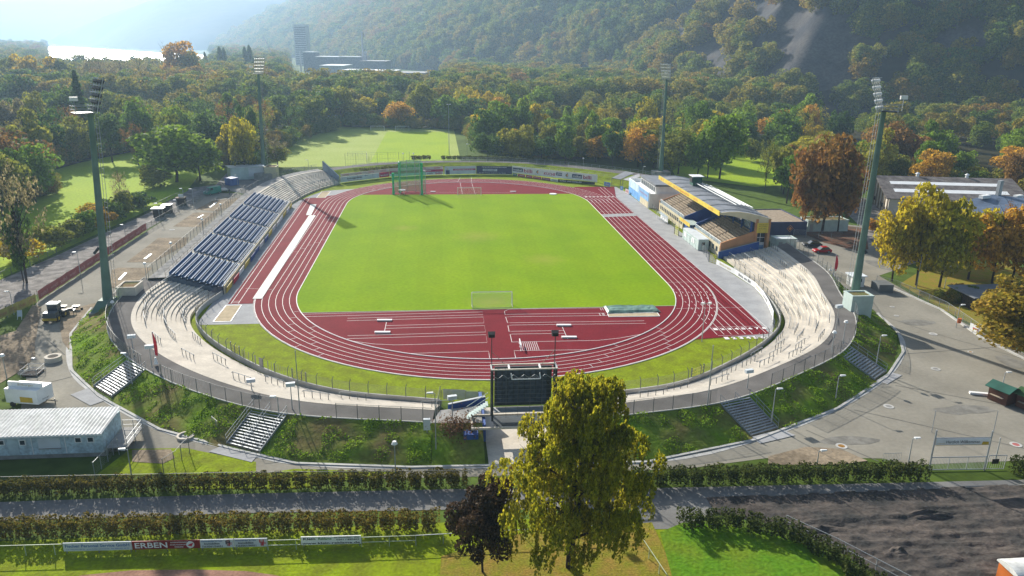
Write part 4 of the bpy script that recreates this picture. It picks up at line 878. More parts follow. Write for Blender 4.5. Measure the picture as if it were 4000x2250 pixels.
# ------------------------------------------------------------ floodlight masts
m_lens = M('lamp_lens', (.5, .52, .55), .2, .3, spec=.8)
def mast(bx, by, bz, H, lean, lab, plinth=None, face=(0, 0)):
    t = thing('floodlight_mast', (bx, by, bz), lab, 'floodlight mast', 'floodlight masts'); top = Vector((bx+lean, by, bz+H)); b = Vector((bx, by, bz))
    md_ = b.lerp(top, .3); MB().tube(b, md_, .88, .60, 12, False).tube(md_, top, .60, .42, 12).build('pole', m_mast, t)
    ld = MB(); d = (Vector((CX, CY, 0))-Vector((bx, by, 0))).normalized(); sd_ = Vector((-d.y, d.x, 0))*(1 if bx < 0 else -1)
    for k in range(2):
        o = sd_*(1.1+k*.4); ld.tube(b+o+Vector((0, 0, 1)), top+sd_*(.65+k*.4), .035, n=4)
    for k in range(40): f = k/40; c = b.lerp(top, f); o = 1.25-.6*f; ld.tube(c+sd_*o+Vector((0, 0, 1*(1-f))), c+sd_*(o+.45)+Vector((0, 0, 1*(1-f))), .02, n=4)
    ld.build('ladder', m_steel, t)
    f = (Vector((face[0], face[1], 0))-Vector((bx, by, 0))).normalized(); s = Vector((-f.y, f.x, 0)); upv = (Vector((0, 0, 1))+f*0.28).normalized()
    pf = MB(); c0 = top-f*1.2
    pc = [c0+s*a*1.3+f*b_*1.3 for a, b_ in ((-1, -1), (1, -1), (1, 1), (-1, 1))]; MB().hexa([p.copy() for p in pc], [p+Vector((0, 0, .12)) for p in pc]).build('platform_floor', m_dsteel, t)
    for hh in (.6, 1.15):
        for i in range(4): pf.tube(pc[i]+Vector((0, 0, hh)), pc[(i+1) % 4]+Vector((0, 0, hh)), .05, n=4)
    for p in pc: pf.tube(p, p+Vector((0, 0, 2.0 if p is pc[0] else 1.15)), .05, n=4)
    pf.build('platform_rail', m_steel, t)
    bxq = pc[0]+Vector((0, 0, 2.3)); MB().obox(bxq, 1.2, .3, bxq.z-.3, bxq.z+.3).build('sign_box', m_wht, t)
    fr = MB(); lm = MB(); nr, nc = 5, 6; W_, Hh = 3.8, 5.5; o0 = top+f*.5
    for r_ in range(nr+1): a = o0+upv*(Hh*r_/nr)-s*W_/2*(0.82+.18*r_/nr); b_ = o0+upv*(Hh*r_/nr)+s*W_/2*(0.82+.18*r_/nr); fr.tube(a, b_, .07, n=4); fr.tube(a-f*.5, b_-f*.5, .05, n=4)
    for q in (-1, -.33, .33, 1): fr.tube(o0+s*W_/2*q*.82, o0+upv*Hh+s*W_/2*q, .08, n=4)
    fr.build('lamp_frame', m_steel, t)
    for r_ in range(nr):
        for c in range(nc):
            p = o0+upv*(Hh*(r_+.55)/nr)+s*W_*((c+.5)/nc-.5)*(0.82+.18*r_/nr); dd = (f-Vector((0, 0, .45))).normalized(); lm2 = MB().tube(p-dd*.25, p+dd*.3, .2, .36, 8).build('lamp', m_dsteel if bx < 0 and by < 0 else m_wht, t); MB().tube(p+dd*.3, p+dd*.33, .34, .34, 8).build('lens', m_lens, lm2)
    MB().tube(b+Vector((0, 0, H*.31))+sd_*-.9, b+Vector((0, 0, H*.31+1)), .25, n=6).build('junction_box', m_dsteel, t)
    return t
mast(-66.0, -55.0, 1.0, 33.4, 1.8, 'green floodlight mast at the near left corner, seen edge-on')
mast(64.4, -61.3, 0.6, 35.2, 0.1, 'green floodlight mast at the near right corner with cables, seen edge-on')
mast(-70.2, 91.5, 1.8, 33.0, 0.9, 'hazy floodlight mast at the far left corner behind the curved terrace')
mast(72.0, 89.5, 2.0, 32.5, -0.3, 'floodlight mast at the far right corner behind the grandstand')
def slab(name, pts, z0, z1, mat, lab, cat, extra=None):
    t = thing(name, (sum(p[0] for p in pts)/len(pts), sum(p[1] for p in pts)/len(pts), z0), lab, cat); MB().prism(pts, z0, z1).build('body', mat, t); return t
pl = slab('mast_plinth', [(-68.4, -57.3), (-63.3, -56.9), (-63.3, -52.6), (-68.4, -52.6)], 0, 1.5, m_conc2, 'stepped concrete plinth under the near left mast', 'plinth')
MB().hexa([(-68.2, -57, 1.5), (-63.9, -57, 1.5), (-63.9, -53.2, 1.5), (-68.2, -53.2, 1.5)], [(-67.1, -56.1, 3.3), (-64.9, -56.1, 3.3), (-64.9, -54, 3.3), (-67.1, -54, 3.3)]).build('sloped_foot', m_mast, pl)
def shed(name, x0, x1, y0, y1, z0, z1, lab, wall, roof, a=0.0, door=True, cat='shed'):
    t = thing(name, ((x0+x1)/2, (y0+y1)/2, z0), lab, cat); MB().box(x0, x1, y0, y1, z0, z1).build('wall', wall, t)
    MB().box(x0+.25, x1-.25, y0+.25, y1-.25, z1, z1+.05).build('roof', roof, t)
    rm = MB()
    for q in ((x0-.06, x1+.06, y0-.06, y0+.25), (x0-.06, x1+.06, y1-.25, y1+.06), (x0-.06, x0+.25, y0+.25, y1-.25), (x1-.25, x1+.06, y0+.25, y1-.25)): rm.box(*q, z1+.001, z1+.22)
    rm.build('roof_rim', wall, t)
    if door: MB().box(x0+.6, x0+1.5, y0-.03, y0+.02, z0, z0+2.05).build('door', m_steel, t)
    return t
m_moss = M('mossy_roof', (0.20, 0.13, 0.07), 0.95, col2=(0.13, 0.14, 0.05), sc=.8, sc2=4)
shed('switch_house', -65.4, -62.2, -52.5, -48.6, 0, 4.3, 'pale box house with mossy roof beside the near left mast', m_conc, m_moss)
shed('switch_house', 60.6, 64.4, -67.3, -64.3, 0.0, 5.3, 'pale concrete box house with mossy roof below the near right mast', m_mint, m_moss, door=False)
shed('switch_house', -68.5, -64.6, 84.5, 89.5, 0, 4.2, 'cream box house beside the far left mast', m_cream, m_moss)
slab('mast_plinth', [(-73, 96), (-68, 90), (-66, 84), (-72, 84)], 0, 2.2, m_conc2, 'dark concrete plinth under the far left mast', 'plinth')
slab('mast_plinth', [(69, 87), (75, 87), (75, 92), (69, 92)], 0, 2.0, m_conc2, 'concrete plinth under the far right mast', 'plinth')
# ------------------------------------------------------------ blue seated stand on the left
M_RAIL = M('pale_row_rail', (.50, .56, .62), .6)
def bx_line(y): return -49.9-2.0*(y+44)/82   # front line of the stand
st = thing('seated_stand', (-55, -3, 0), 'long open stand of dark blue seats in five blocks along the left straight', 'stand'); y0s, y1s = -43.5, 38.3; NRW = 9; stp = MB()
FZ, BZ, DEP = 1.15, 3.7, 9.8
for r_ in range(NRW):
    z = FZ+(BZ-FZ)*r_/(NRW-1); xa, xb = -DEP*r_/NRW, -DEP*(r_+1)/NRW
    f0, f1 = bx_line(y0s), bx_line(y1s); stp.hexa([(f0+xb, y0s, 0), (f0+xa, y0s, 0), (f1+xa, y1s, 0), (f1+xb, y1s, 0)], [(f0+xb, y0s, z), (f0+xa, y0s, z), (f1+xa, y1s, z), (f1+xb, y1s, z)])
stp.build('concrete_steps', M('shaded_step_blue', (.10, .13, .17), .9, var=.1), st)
BL = (y1s-y0s)/5
for k in range(5):
    ya, yb = y0s+BL*k+(.2 if k == 0 else .75), y0s+BL*(k+1)-(.75 if k < 4 else .2)
    for r_ in range(NRW):
        z = FZ+(BZ-FZ)*r_/(NRW-1); xa = -DEP*r_/NRW; f0, f1 = bx_line(ya), bx_line(yb); s = MB(); n = int((yb-ya)/.5)
        for q in range(n):
            y = ya+(yb-ya)*(q+.5)/n; x = bx_line(y)+xa-.42; s.box(x-.26, x+.32, y-.245, y+.245, z+.36, z+.43); s.box(x-.36, x-.26, y-.245, y+.245, z+.30, z+.84)
        s.build('seat_row', m_seat, st)
        x = -.98; w_ = MB(); w_.hexa([(f0+xa+x, ya, z+.30), (f0+xa-.80, ya, z+.30), (f1+xa-.80, yb, z+.30), (f1+xa+x, yb, z+.30)], [(f0+xa+x, ya, z+.36), (f0+xa-.80, ya, z+.36), (f1+xa-.80, yb, z+.36), (f1+xa+x, yb, z+.36)])
        if r_ < NRW-1: w_.build('row_rail', M_RAIL, st)
    if k < 4:
        s = MB(); yy = y0s+BL*(k+1)
        for r_ in range(NRW*2):
            z = FZ+(BZ-FZ)*r_/(2*NRW-2); f = bx_line(yy); s.box(f-DEP*(r_+1)/(2*NRW), f-DEP*r_/(2*NRW), yy-.5, yy+.5, 0.5, z+.12)
        s.build('aisle_steps', m_cream, st)
fw = MB(); fw.wallseg((bx_line(y0s)+.2, y0s), (bx_line(y1s)+.2, y1s), .2, 0, 1.7); fw.build('front_wall', m_cream, st)
rl = MB()
for hh in (.5, 1.0): rl.tube((bx_line(y0s)+.2, y0s, 1.7+hh), (bx_line(y1s)+.2, y1s, 1.7+hh), .03, n=4)
for k in range(40): y = y0s+(y1s-y0s)*k/39; rl.tube((bx_line(y)+.2, y, 1.7), (bx_line(y)+.2, y, 2.75), .035, n=4)
rl.build('front_railing', m_steel, st)
rb = MB(); xb = -DEP-.3
for hh in (.55, 1.05): rb.tube((bx_line(y0s)+xb, y0s, BZ+hh), (bx_line(y1s)+xb, y1s, BZ+hh), .035, n=4)
for k in range(34): y = y0s+(y1s-y0s)*k/33; rb.tube((bx_line(y)+xb, y, BZ-.2), (bx_line(y)+xb, y, BZ+1.1), .04, n=4)
rb.build('back_railing', m_bench, st)
# ad panels at its foot
adm = [(m_yel, 'yellow', 'LOTTO', m_txtred), (m_wht, 'white', 'S', m_txtred), (m_red, 'red', 'Sparkasse', m_txtw), (m_yel, 'yellow', 'LOTTO', m_txtred), (m_wht, 'white', 'evm', m_txtblue), (m_blue, 'blue', 'evm', m_txtw)]
pos = ['nearest the camera', 'second from the near end', 'third from the near end', 'fourth from the near end', 'fifth from the near end', 'sixth from the near end', 'seventh from the near end', 'middle of the row', 'ninth from the near end', 'tenth from the near end', 'fifth from the far end', 'fourth from the far end', 'third from the far end', 'second from the far end', 'farthest from the camera']
seq = [0, 2, 1, 0, 5, 5, 4, 5, 0, 1, 1, 4, 0, 1, 0]
ln_ = (y1s-y0s)/15
for k in range(15):
    mt, cn, tx, tm = adm[seq[k]]; yb, ya = y0s+ln_*k+.4, y0s+ln_*(k+1)-.6; dx = .55 if k % 3 == 1 else .42
    board('sponsor_board', '%s advertising panel at the foot of the blue stand, %s' % (cn, pos[k]), 'advertising panel', (bx_line(ya)+dx, ya), (bx_line(yb)+dx, yb), .15, 1.35, mt, 'panels at the foot of the blue stand', [(tx, .5, .5, .5, .5, tm)], posts=False, lean=-.2 if False else 0.15)
# rear bank of the stand and the hardstanding behind it
sb = MB(); n = 12
for k in range(n+1):
    y = y0s+(y1s-y0s)*k/n; x = bx_line(y)-DEP; sb.v += [Vector((x, y, BZ-.15)), Vector((x-3.4, y, BZ-.25)), Vector((x-7.2, y, 0.02))]
for k in range(n): a = k*3; sb.f += [(a, a+1, a+4, a+3)]
struct('stand_path', sb, m_conc2)
sb2 = MB()
for k in range(n+1):
    y = y0s+(y1s-y0s)*k/n; x = bx_line(y)-DEP; sb2.v += [Vector((x-3.4, y, BZ-.25)), Vector((x-5.4, y, 0.02))]
for k in range(n): a = k*2; sb2.f += [(a, a+1, a+3, a+2)]
struct('stand_bank', sb2, m_bank)
mesh_fence('stand_fence', [(bx_line(y)-DEP-3.5, y) for y in np.linspace(-43, 44, 30)], 0, 2.0, 'green mesh fence behind the blue seated stand', 2.6, w_green, m_post, zs=[3.45]*30)
# ------------------------------------------------------------ far left curved terrace
SECF = [((-52.0, 39), (-61.8, 39), (-65.3, 39), (-68, 39), 3.4), ((-51.0, 46), (-61.2, 48), (-64.5, 48), (-67, 49), 3.4), ((-49.4, 55.3), (-60.2, 58.5), (-63.4, 60), (-66, 61), 3.4), ((-46.9, 63.6), (-58.2, 68.5), (-61, 70.5), (-64, 72), 3.4), ((-43.4, 71.3), (-54.2, 77.6), (-56.8, 79.8), (-60, 82), 3.4), ((-41.5, 74.6), (-48.9, 83.4), (-51.0, 87), (-54, 90), 3.4)]
thF, IF_, OF_, PF_, TF_ = terrace('standing_terrace', SECF, 'hazy curved concrete terrace beyond the blue seats on the far left bend', m_conc, 14, .06)
sheet('rim_path', OF_, PF_, lambda i: 3.38, lambda i: 3.38, m_conc2); sheet('bank', PF_, TF_, lambda i: 3.38, lambda i: 0, m_bank, 4, .4)
mesh_fence('terrace_fence', [p[:2] for p in IF_], 0.2, 1.9, 'mesh fence at the foot of the far left curved terrace', 2.2)
mesh_fence('terrace_fence', [p[:2] for p in PF_], 3.3, 1.6, 'mesh fence along the back of the far left curved terrace', 3)
for k, i in enumerate(range(10, 38, 5)):
    for r_, t_ in enumerate((.3, .65)): place_barrier(IF_, OF_, i, t_, 'crush barrier on the far curved terrace, %s row, %s' % (('lower', 'upper')[r_], ('first from the blue seats', 'second from the blue seats', 'third from the blue seats', 'third from the sloping wall', 'second from the sloping wall', 'first from the sloping wall')[k]), 'crush barriers on the far left terrace')
m_gwall = M('blue_grey_wall', (0.27, 0.33, 0.38), .9, var=.08, sc=.4)
gw = MB().hexa([(-48.7, 83.6, 0), (-42.6, 76.4, 0), (-42.3, 76.7, 0), (-48.4, 83.9, 0)], [(-48.7, 83.6, 6.6), (-42.6, 76.4, 2.6), (-42.3, 76.7, 2.6), (-48.4, 83.9, 6.6)])
single('sloping_wall', gw, m_gwall, 'blue-grey sloping side wall at the end of the far left terrace', 'wall')
# ------------------------------------------------------------ advertising boards round the far bend
m_navy = M('navy_cloth', (0.05, 0.06, 0.13), .7, var=.08); m_pink = M('faded_pink_cloth', (0.68, 0.55, 0.52), .7, var=.05); m_crim = M('crimson_cloth', (0.45, 0.03, 0.10), .7, var=.05); m_grn = M('green_paint', (0.02, 0.10, 0.07), .6)
m_gcloth = M('off_white_cloth', (0.62, 0.66, 0.68), .7, var=.05)
def bp2(c, x, y): p = GQ(c, 1, x, y, 0.0); return (p.x, p.y)
board('advertising_board', 'white advertising board reading Immigpublic left of the throwing cage', 'advertising board', bp2(1, 850, 392), bp2(1, 1240, 345), .15, 2.0, m_gcloth, texts=[('Immigpublic', .36, .55, .42, .38, m_txtblk), ('www.public.de', .36, .2, .12, .36, m_txtred), ('werbung', .65, .72, .2, .09, m_txtblue)])
board('advertising_board', 'pale pink lottery strip above the Immigpublic board', 'advertising board', bp2(1, 855, 392), bp2(1, 1340, 334), 2.1, 3.1, m_pink, texts=[('LOTTO', .1+.26*k, .5, .45, .12, m_txtred) for k in range(4)])
board('advertising_board', 'crimson board between the Immigpublic board and the cage', 'advertising board', bp2(1, 1243, 344), bp2(1, 1340, 333), .2, 2.0, m_crim, texts=[('Sparkasse', .5, .4, .3, .8, m_txtw)])
board('advertising_board', 'pink, red and white board seen behind the throwing cage', 'advertising board', bp2(1, 1345, 333), bp2(1, 1640, 318), .2, 3.1, m_pink, texts=[('LOTTO', .7, .85, .16, .2, m_txtred)], patches=[(0, .33, 1, .66, m_crim), (0, 0, 1, .33, m_gcloth)])
board('advertising_board', 'pink, red and white board right of the throwing cage', 'advertising board', bp2(1, 1642, 318), bp2(1, 1882, 310), .2, 3.1, m_pink, texts=[('LOTTO', .15, .85, .16, .25, m_txtred), ('LOTTO', .75, .85, .16, .25, m_txtred), ('Sparkasse', .3, .52, .2, .4, m_txtw), ('public', .45, .17, .18, .25, m_txtblk), ('billi', .82, .17, .28, .28, m_crim)], patches=[(0, .36, 1, .66, m_crim), (0, 0, 1, .36, m_gcloth)])
bm = board('advertising_board', 'grey banner with a man in a dark suit and a red stripe', 'advertising board', bp2(1, 1897, 312), bp2(1, 2210, 304), .2, 3.1, m_gcloth, texts=[('Immobilienverband mit der Nr. 1', .63, .58, .14, .62, m_txtw)], patches=[(.27, .48, .99, .68, m_crim), (.04, .02, .16, .55, m_navy), (.08, .55, .12, .78, m_cream)])
board('advertising_board', 'dark navy banner with a white title box on the far bend', 'advertising board', bp2(1, 2216, 304), bp2(1, 2574, 310), .2, 3.1, m_navy, texts=[('WIR MACHEN AUF ZUKUNFTSBAU WEITER', .5, .86, .1, .7, m_txtw), ('UNSER KONZEPT', .38, .5, .18, .32, m_navy), ('An der besten Adresse der Stadt', .45, .15, .09, .75, m_txtw)], patches=[(.18, .36, .58, .64, m_gcloth)])
def diamond(parent, c, r_, mat1, mat2):
    for s_, mt, off in ((1, mat1, .03), (.55, mat2, .05)):
        c2 = c+Vector((0, -off, 0)); MB().hexa([c2+Vector(q)*r_*s_ for q in ((0, 0, -1), (1, 0, 0), (0, 0, 1), (-1, 0, 0))], [c2+Vector((0, .02, 0))+Vector(q)*r_*s_ for q in ((0, 0, -1), (1, 0, 0), (0, 0, 1), (-1, 0, 0))]).build('diamond_mark', mt, parent)
a, b = Vector(bp2(2, 2, 312)), Vector(bp2(2, 430, 362)); c = Vector(bp2(2, 855, 408))
bb1 = board('advertising_board', 'left half of the long white furniture board on the far bend', 'advertising board', a, b, .9, 3.4, m_wht, texts=[('möbel', .13, .5, .34, .2, m_txtw), ('billi', .38, .5, .5, .2, m_crim), ('KÜCHE', .88, .45, .45, .26, m_crim)], patches=[(.015, .25, .255, .78, m_navy)])
bb2 = board('advertising_board', 'right half of the long white furniture board on the far bend', 'advertising board', b, c, .9, 3.4, m_wht, texts=[('plus', .11, .55, .34, .11, m_txtw), ('möbel', .53, .5, .34, .19, m_txtw), ('billi', .77, .5, .5, .19, m_crim)], patches=[(.03, .33, .17, .76, m_navy), (.41, .25, .645, .78, m_navy)])
for bd, u in ((bb1, .61), (bb2, .30)):
    p0, p1 = (a, b) if bd is bb1 else (b, c); q = p0.lerp(p1, u); diamond(bd, Vector((q.x, q.y-.03, 2.2)), .75, m_grn, m_txtor)
for k, (x0, x1, mt, tx, lb) in enumerate(((8, 50, m_grn, 'REWE', 'dark'), (58, 130, m_crim, 'S Sparkasse', 'crimson'), (140, 205, m_crim, 'Sparkasse', 'crimson with an emblem'), (212, 292, m_crim, 'Sparkasse', 'crimson lettered'), (300, 382, M('violet_cloth', (.30, .05, .16), .7), 'Rhein-Zeitung', 'violet'), (388, 460, m_gcloth, 'RSC', 'white slanting'))):
    yb = 318+.145*x0
    board('small_advertising_board', '%s small board under the furniture board, number %s from the left' % (lb, ('one', 'two', 'three', 'four', 'five', 'six')[k]), 'advertising board', bp2(2, x0, yb), bp2(2, x1, yb+.14*(x1-x0)), .15, 1.0, mt, texts=[(tx, .5, .5, .4, .7, m_txtw if mt is not m_gcloth else m_txtblk)], posts=False)
board('advertising_board', 'black strip reading elfeld und zuhause under the furniture board', 'advertising board', bp2(2, 462, 383), bp2(2, 832, 412), .15, 1.05, m_blk, texts=[('ELFELD UND ZUHAUSE!', .35, .5, .45, .6, m_txtw)], posts=False)
board('advertising_board', 'small blue board in the corner right of the track', 'advertising board', bp2(2, 925, 425), bp2(2, 985, 435), .2, 1.6, m_lblue, texts=[('Dulo', .55, .5, .5, .6, m_txtw)], posts=False)
board('advertising_board', 'small blue board near the white press building', 'advertising board', bp2(2, 1086, 465), bp2(2, 1114, 472), .2, 1.5, m_lblue, texts=[('D', .5, .5, .5, .4, m_txtw)], posts=False)
board('advertising_board', 'small pink and white board at the corner of the blue building', 'advertising board', bp2(2, 1138, 492), bp2(2, 1172, 508), .1, 1.5, m_pink, texts=[('LOTTO', .5, .5, .4, .7, m_txtred)], posts=False)
# north bank with railings
NI = crom([(-42.2, 81), (-34.5, 86.5), (-25, 93), (-14, 97.6), (0, 98.8), (14, 97.6), (25, 92.5), (36, 84.5), (45.5, 76), (51.5, 70), (56, 64)], 5)
NO = crom([(-46.5, 88), (-38, 96), (-28, 102), (-15, 106), (0, 107.5), (15, 106.3), (28, 101.5), (41, 92.5), (52, 82.5), (60, 75), (66, 66)], 5)
NP = crom([(-50, 92), (-41, 100), (-30, 106.5), (-16, 111), (0, 112.5), (16, 111.3), (31, 106), (45, 96.5), (56, 87), (64, 78), (69, 68)], 5)
NT_ = crom([(-53, 96), (-43, 104), (-32, 111), (-17, 116), (0, 118), (17, 117), (33, 111), (48, 101), (60, 91), (68, 81), (73, 68)], 5)
sheet('bank', NI, NO, lambda i: .03, lambda i: 2.6, m_verge, 8, .5); sheet('rim_path', NO, NP, lambda i: 2.58, lambda i: 2.58, m_path); sheet('bank', NP, NT_, lambda i: 2.6, lambda i: 0, m_verge, 4, .4)
def rail(name, pts, z, lab, h=1.05, every=3.2, cat='railing', mat=None, nrail=2):
    P = [Vector(p[:2]) for p in pts]; t = thing(name, (P[0].x, P[0].y, z), lab, cat); r_ = MB(); D = 0; last = -9
    for a, b in zip(P[:-1], P[1:]):
        for k in range(nrail): r_.tube((*a, z+h*(k+1)/nrail), (*b, z+h*(k+1)/nrail), .04, n=4)
        L = (b-a).length; s = 0
        while s <= L:
            if D+s-last >= every: p = a.lerp(b, s/L); last = D+s; MB().tube((*p, z-.15), (*p, z+h), .045, n=4).build('post', mat or m_steel, t)
            s += .1
        D += L
    r_.build('rail', mat or m_steel, t); return t
rail('railing', [p[:2] for p in NO[4:44]], 2.6, 'grey railing along the top of the far bank'); rail('railing', [p[:2] for p in NP[20:50]], 2.6, 'outer grey railing behind the far bank')
rail('railing', [tuple(NI[i][:2]*.45+NO[i][:2]*.55) for i in range(26, 44)], 1.4, 'lower grey railing in the grass of the far right bank')
# ------------------------------------------------------------ main grandstand
gs = thing('grandstand', (58, 3, 0), 'covered main grandstand with wooden benches, yellow fascia and orange end wall', 'grandstand')
def rows(ya, yb, name='bench', n=10, x0=54.3, z0=2.7, dx=.70, dz=.29):
    s = MB()
    for r_ in range(n): s.box(x0+dx*r_, x0+dx*(r_+1), ya, yb, 0, z0+dz*r_)
    s.build('tier', m_bench, gs)
    for r_ in range(n):
        L = yb-ya; m = 3
        for q in range(m):
            a = ya+L*q/m+(.55 if q else .1); b = ya+L*(q+1)/m-(.0 if q < m-1 else .1); z = z0+dz*r_; MB().box(x0+dx*r_+.28, x0+dx*r_+.60, a, b, z+.30, z+.36).box(x0+dx*r_+.60, x0+dx*r_+.64, a, b, z+.3, z+.62).build(name, m_bench, gs)
rows(5.6, 27.6); rows(-21.6, -3.6)
MB().box(54.3, 61.3, -3.4, 5.4, 0, 2.0).build('entrance_block', m_blue, gs)
MB().hexa([(54.3, -3.6, 2), (54.3, -3.4, 2), (61.3, -3.4, 2), (61.3, -3.6, 2)], [(54.3, -3.6, 3.7), (54.3, -3.4, 3.7), (61.3, -3.4, 6.5), (61.3, -3.6, 6.5)]).hexa([(54.3, 5.4, 2), (54.3, 5.6, 2), (61.3, 5.6, 2), (61.3, 5.4, 2)], [(54.3, 5.4, 3.5), (54.3, 5.6, 3.5), (61.3, 5.6, 6.3), (61.3, 5.4, 6.3)]).build('blue_parapet', m_blue, gs)
MB().box(52.6, 56.2, -1.5, 5.2, 2.75, 2.85).build('entrance_canopy', m_mint, gs)
for x_ in (52.8, 54.4):
    for y_ in (-1.2, 4.9): MB().tube((x_, y_, 0), (x_, y_, 2.75), .06).build('column', m_steel, gs)
MB().hexa([(54.0, -22.1, 0), (62.2, -22.1, 0), (62.2, -21.7, 0), (54.0, -21.7, 0)], [(54.0, -22.1, 3.35), (62.2, -22.1, 6.2), (62.2, -21.7, 6.2), (54.0, -21.7, 3.35)]).build('end_wall', m_orange, gs)
MB().hexa([(54.0, 27.7, 0), (62.2, 27.7, 0), (62.2, 28.0, 0), (54.0, 28.0, 0)], [(54.0, 27.7, 3.2), (62.2, 27.7, 6.2), (62.2, 28.0, 6.2), (54.0, 28.0, 3.2)]).build('end_wall', m_orange, gs)
wf = MB().box(53.95, 54.28, 5.6, 27.7, 0, 2.7).box(53.95, 54.28, -21.7, -3.6, 0, 2.7); wf.build('front_wall', m_cream, gs)
for k in range(13): MB().box(53.90, 53.96, 6.4+k*1.6, 7.3+k*1.6, 1.2, 2.2).build('window', m_glass, gs)
for k in range(7): MB().box(53.90, 53.96, -20.5+k*2.3, -19.4+k*2.3, 1.0, 2.1).build('window', m_glass, gs)
pg = MB().box(54.15, 54.19, 5.6, 27.7, 2.75, 3.75).box(54.15, 54.19, -21.6, -3.7, 2.75, 3.65); m_pane = M('clear_pane', (.55, .68, .75), .1, alpha=.35); pg.build('glass_parapet', m_pane, gs)
pr = MB().tube((54.15, 5.6, 3.75), (54.15, 27.7, 3.75), .04).tube((54.15, -21.6, 3.65), (54.15, -3.7, 3.65), .04)
for k in range(12): pr.tube((54.15, 5.6+k*2, 2.7), (54.15, 5.6+k*2, 3.75), .03, n=4)
for k in range(10): pr.tube((54.15, -21.6+k*1.98, 2.7), (54.15, -21.6+k*1.98, 3.65), .03, n=4)
pr.build('parapet_rail', m_steel, gs)
MB().box(61.4, 61.6, -21.7, 27.7, 0, 8.9).build('back_wall', M('dark_blue_render', (0.05, .09, .16), .8), gs)
for k in range(9): MB().box(61.25, 61.38, -20.6+k*5.3, -16.6+k*5.3, 6.3, 8.2).build('window', m_pane if k % 3 == 0 else m_glass, gs)
for k in range(10): MB().box(60.9, 61.25, -21.4+k*5.4, -21.1+k*5.4, 5.0, 9.2).build('column', m_blue, gs)
for x_, nm in ((61.65, 'tower_wall'), (64.55, 'tower_wall')): MB().box(x_, x_+.6, -22.3, -18, 0, 8.85).build(nm, m_orange, gs)
MB().box(62.3, 64.5, -21.2, -18.2, 0, 8.7).build('stair_tower', m_wht, gs)
MB().box(62.35, 64.45, -21.28, -21.21, 3.3, 5.5).build('window', m_glass, gs); MB().box(63.35, 63.45, -21.33, -21.285, 3.3, 5.5).box(62.35, 64.45, -21.335, -21.29, 4.35, 4.47).build('window_bars', m_wht, gs)
MB().box(62.2, 64.4, -21.27, -21.205, .1, 2.6).build('door', m_lblue, gs)
for k in range(5): MB().box(65.2, 65.6, -16+k*9, -15.4+k*9, 0, 8.5).build('column', m_orange, gs)
MB().box(61.7, 66.5, -17.9, 27.7, 0, 5.2).build('rear_block', m_gcloth, gs)
# roof: long arched sheet
rf = MB(); ry0, ry1 = -22.0, 27.2; prof = [(53.2, 10.35), (55, 10.55), (57.5, 10.55), (60, 10.2), (62.5, 9.6), (65.2, 8.9)]
for k in range(len(prof)-1): (xa, za), (xb, zb) = prof[k], prof[k+1]; rf.hexa([(xa, ry0, za-.15), (xb, ry0, zb-.15), (xb, ry1, zb-.15), (xa, ry1, za-.15)], [(xa, ry0, za), (xb, ry0, zb), (xb, ry1, zb), (xa, ry1, za)])
rfo = rf.build('roof', m_roofg, gs)
ef = MB(); lo_ = [(53.3, 9.9), (55, 9.75), (57.5, 9.3), (60, 8.6), (62, 7.9), (64.6, 7.6)]
for k in range(5): ef.hexa([(lo_[k][0], ry0-.25, lo_[k][1]), (lo_[k+1][0], ry0-.25, lo_[k+1][1]), (lo_[k+1][0], ry0-.02, lo_[k+1][1]), (lo_[k][0], ry0-.02, lo_[k][1])], [(prof[k][0], ry0-.25, prof[k][1]), (prof[k+1][0], ry0-.25, prof[k+1][1]), (prof[k+1][0], ry0-.02, prof[k+1][1]), (prof[k][0], ry0-.02, prof[k][1])])
ef.build('gable_fascia', m_cream, gs)
for k in range(9):
    y = ry0+2+k*5.8
    for q in range(5): (xa, za), (xb, zb) = prof[q], prof[q+1]; rb_ = MB().tube((xa, y, za+.1), (xb, y, zb+.1), .08, n=4); rb_.build('roof_rib', m_steel, rfo)
fs = MB().box(53.02, 53.17, ry0, ry1, 9.6, 10.65); fas = fs.build('fascia', m_yel, gs)
for s_, yy, ww in (('LOTTO', 23.5, 3), ('LOTTO', 16.5, 3), ('LOTTO Rheinland-Pfalz', 6.0, 13), ('LOTTO', -5.5, 3), ('LOTTO', -16.5, 3)): lettering(fas, s_, (52.99, yy, 10.12), (0, -1, 0), (0, 0, 1), .55, m_txtor, ww, .02)
pi = MB()
for x_, zz in ((58.4, 11.3), (59.4, 11.3), (60.4, 11.1), (61.4, 10.9), (62.4, 10.6)): pi.tube((x_, -18, zz), (x_, 11, zz), .11, n=5)
for k in range(7): pi.tube((58.4, -18+k*4.8, 10.5), (58.4, -18+k*4.8, 11.3), .06, n=4).tube((62.4, -18+k*4.8, 9.6), (62.4, -18+k*4.8, 10.6), .06, n=4).tube((58.4, -18+k*4.8, 11.3), (62.4, -18+k*4.8, 10.6), .06, n=4)
pi.build('roof_pipes', m_steel, gs)
sg = MB().box(62.0, 64.6, -22.42, -22.32, 5.7, 8.0); sgo = sg.build('sign', m_yel, gs)
for s_, z in (('HERZLICH', 7.6), ('WILLKOMMEN', 7.2), ('auf der', 6.8), ('JEZUWEG', 6.4), ('Oberwerth', 5.95)): lettering(sgo, s_, (63.3, -22.44, z), (1, 0, 0), (0, 0, 1), .22, m_txtblk, 1.9)
gc = thing('camera_cabin', (58.8, 12, 10.6), 'dark green cabin with white roof standing on the grandstand roof', 'cabin'); MB().box(57.6, 60.0, 10.8, 13.6, 10.6, 12.9).build('wall', m_grn, gc); MB().box(57.3, 60.4, 10.4, 14, 12.91, 13.05).build('roof', m_wht, gc); MB().box(57.4, 57.58, 11.2, 13.2, 11.4, 12.6).build('window', m_blk, gc)
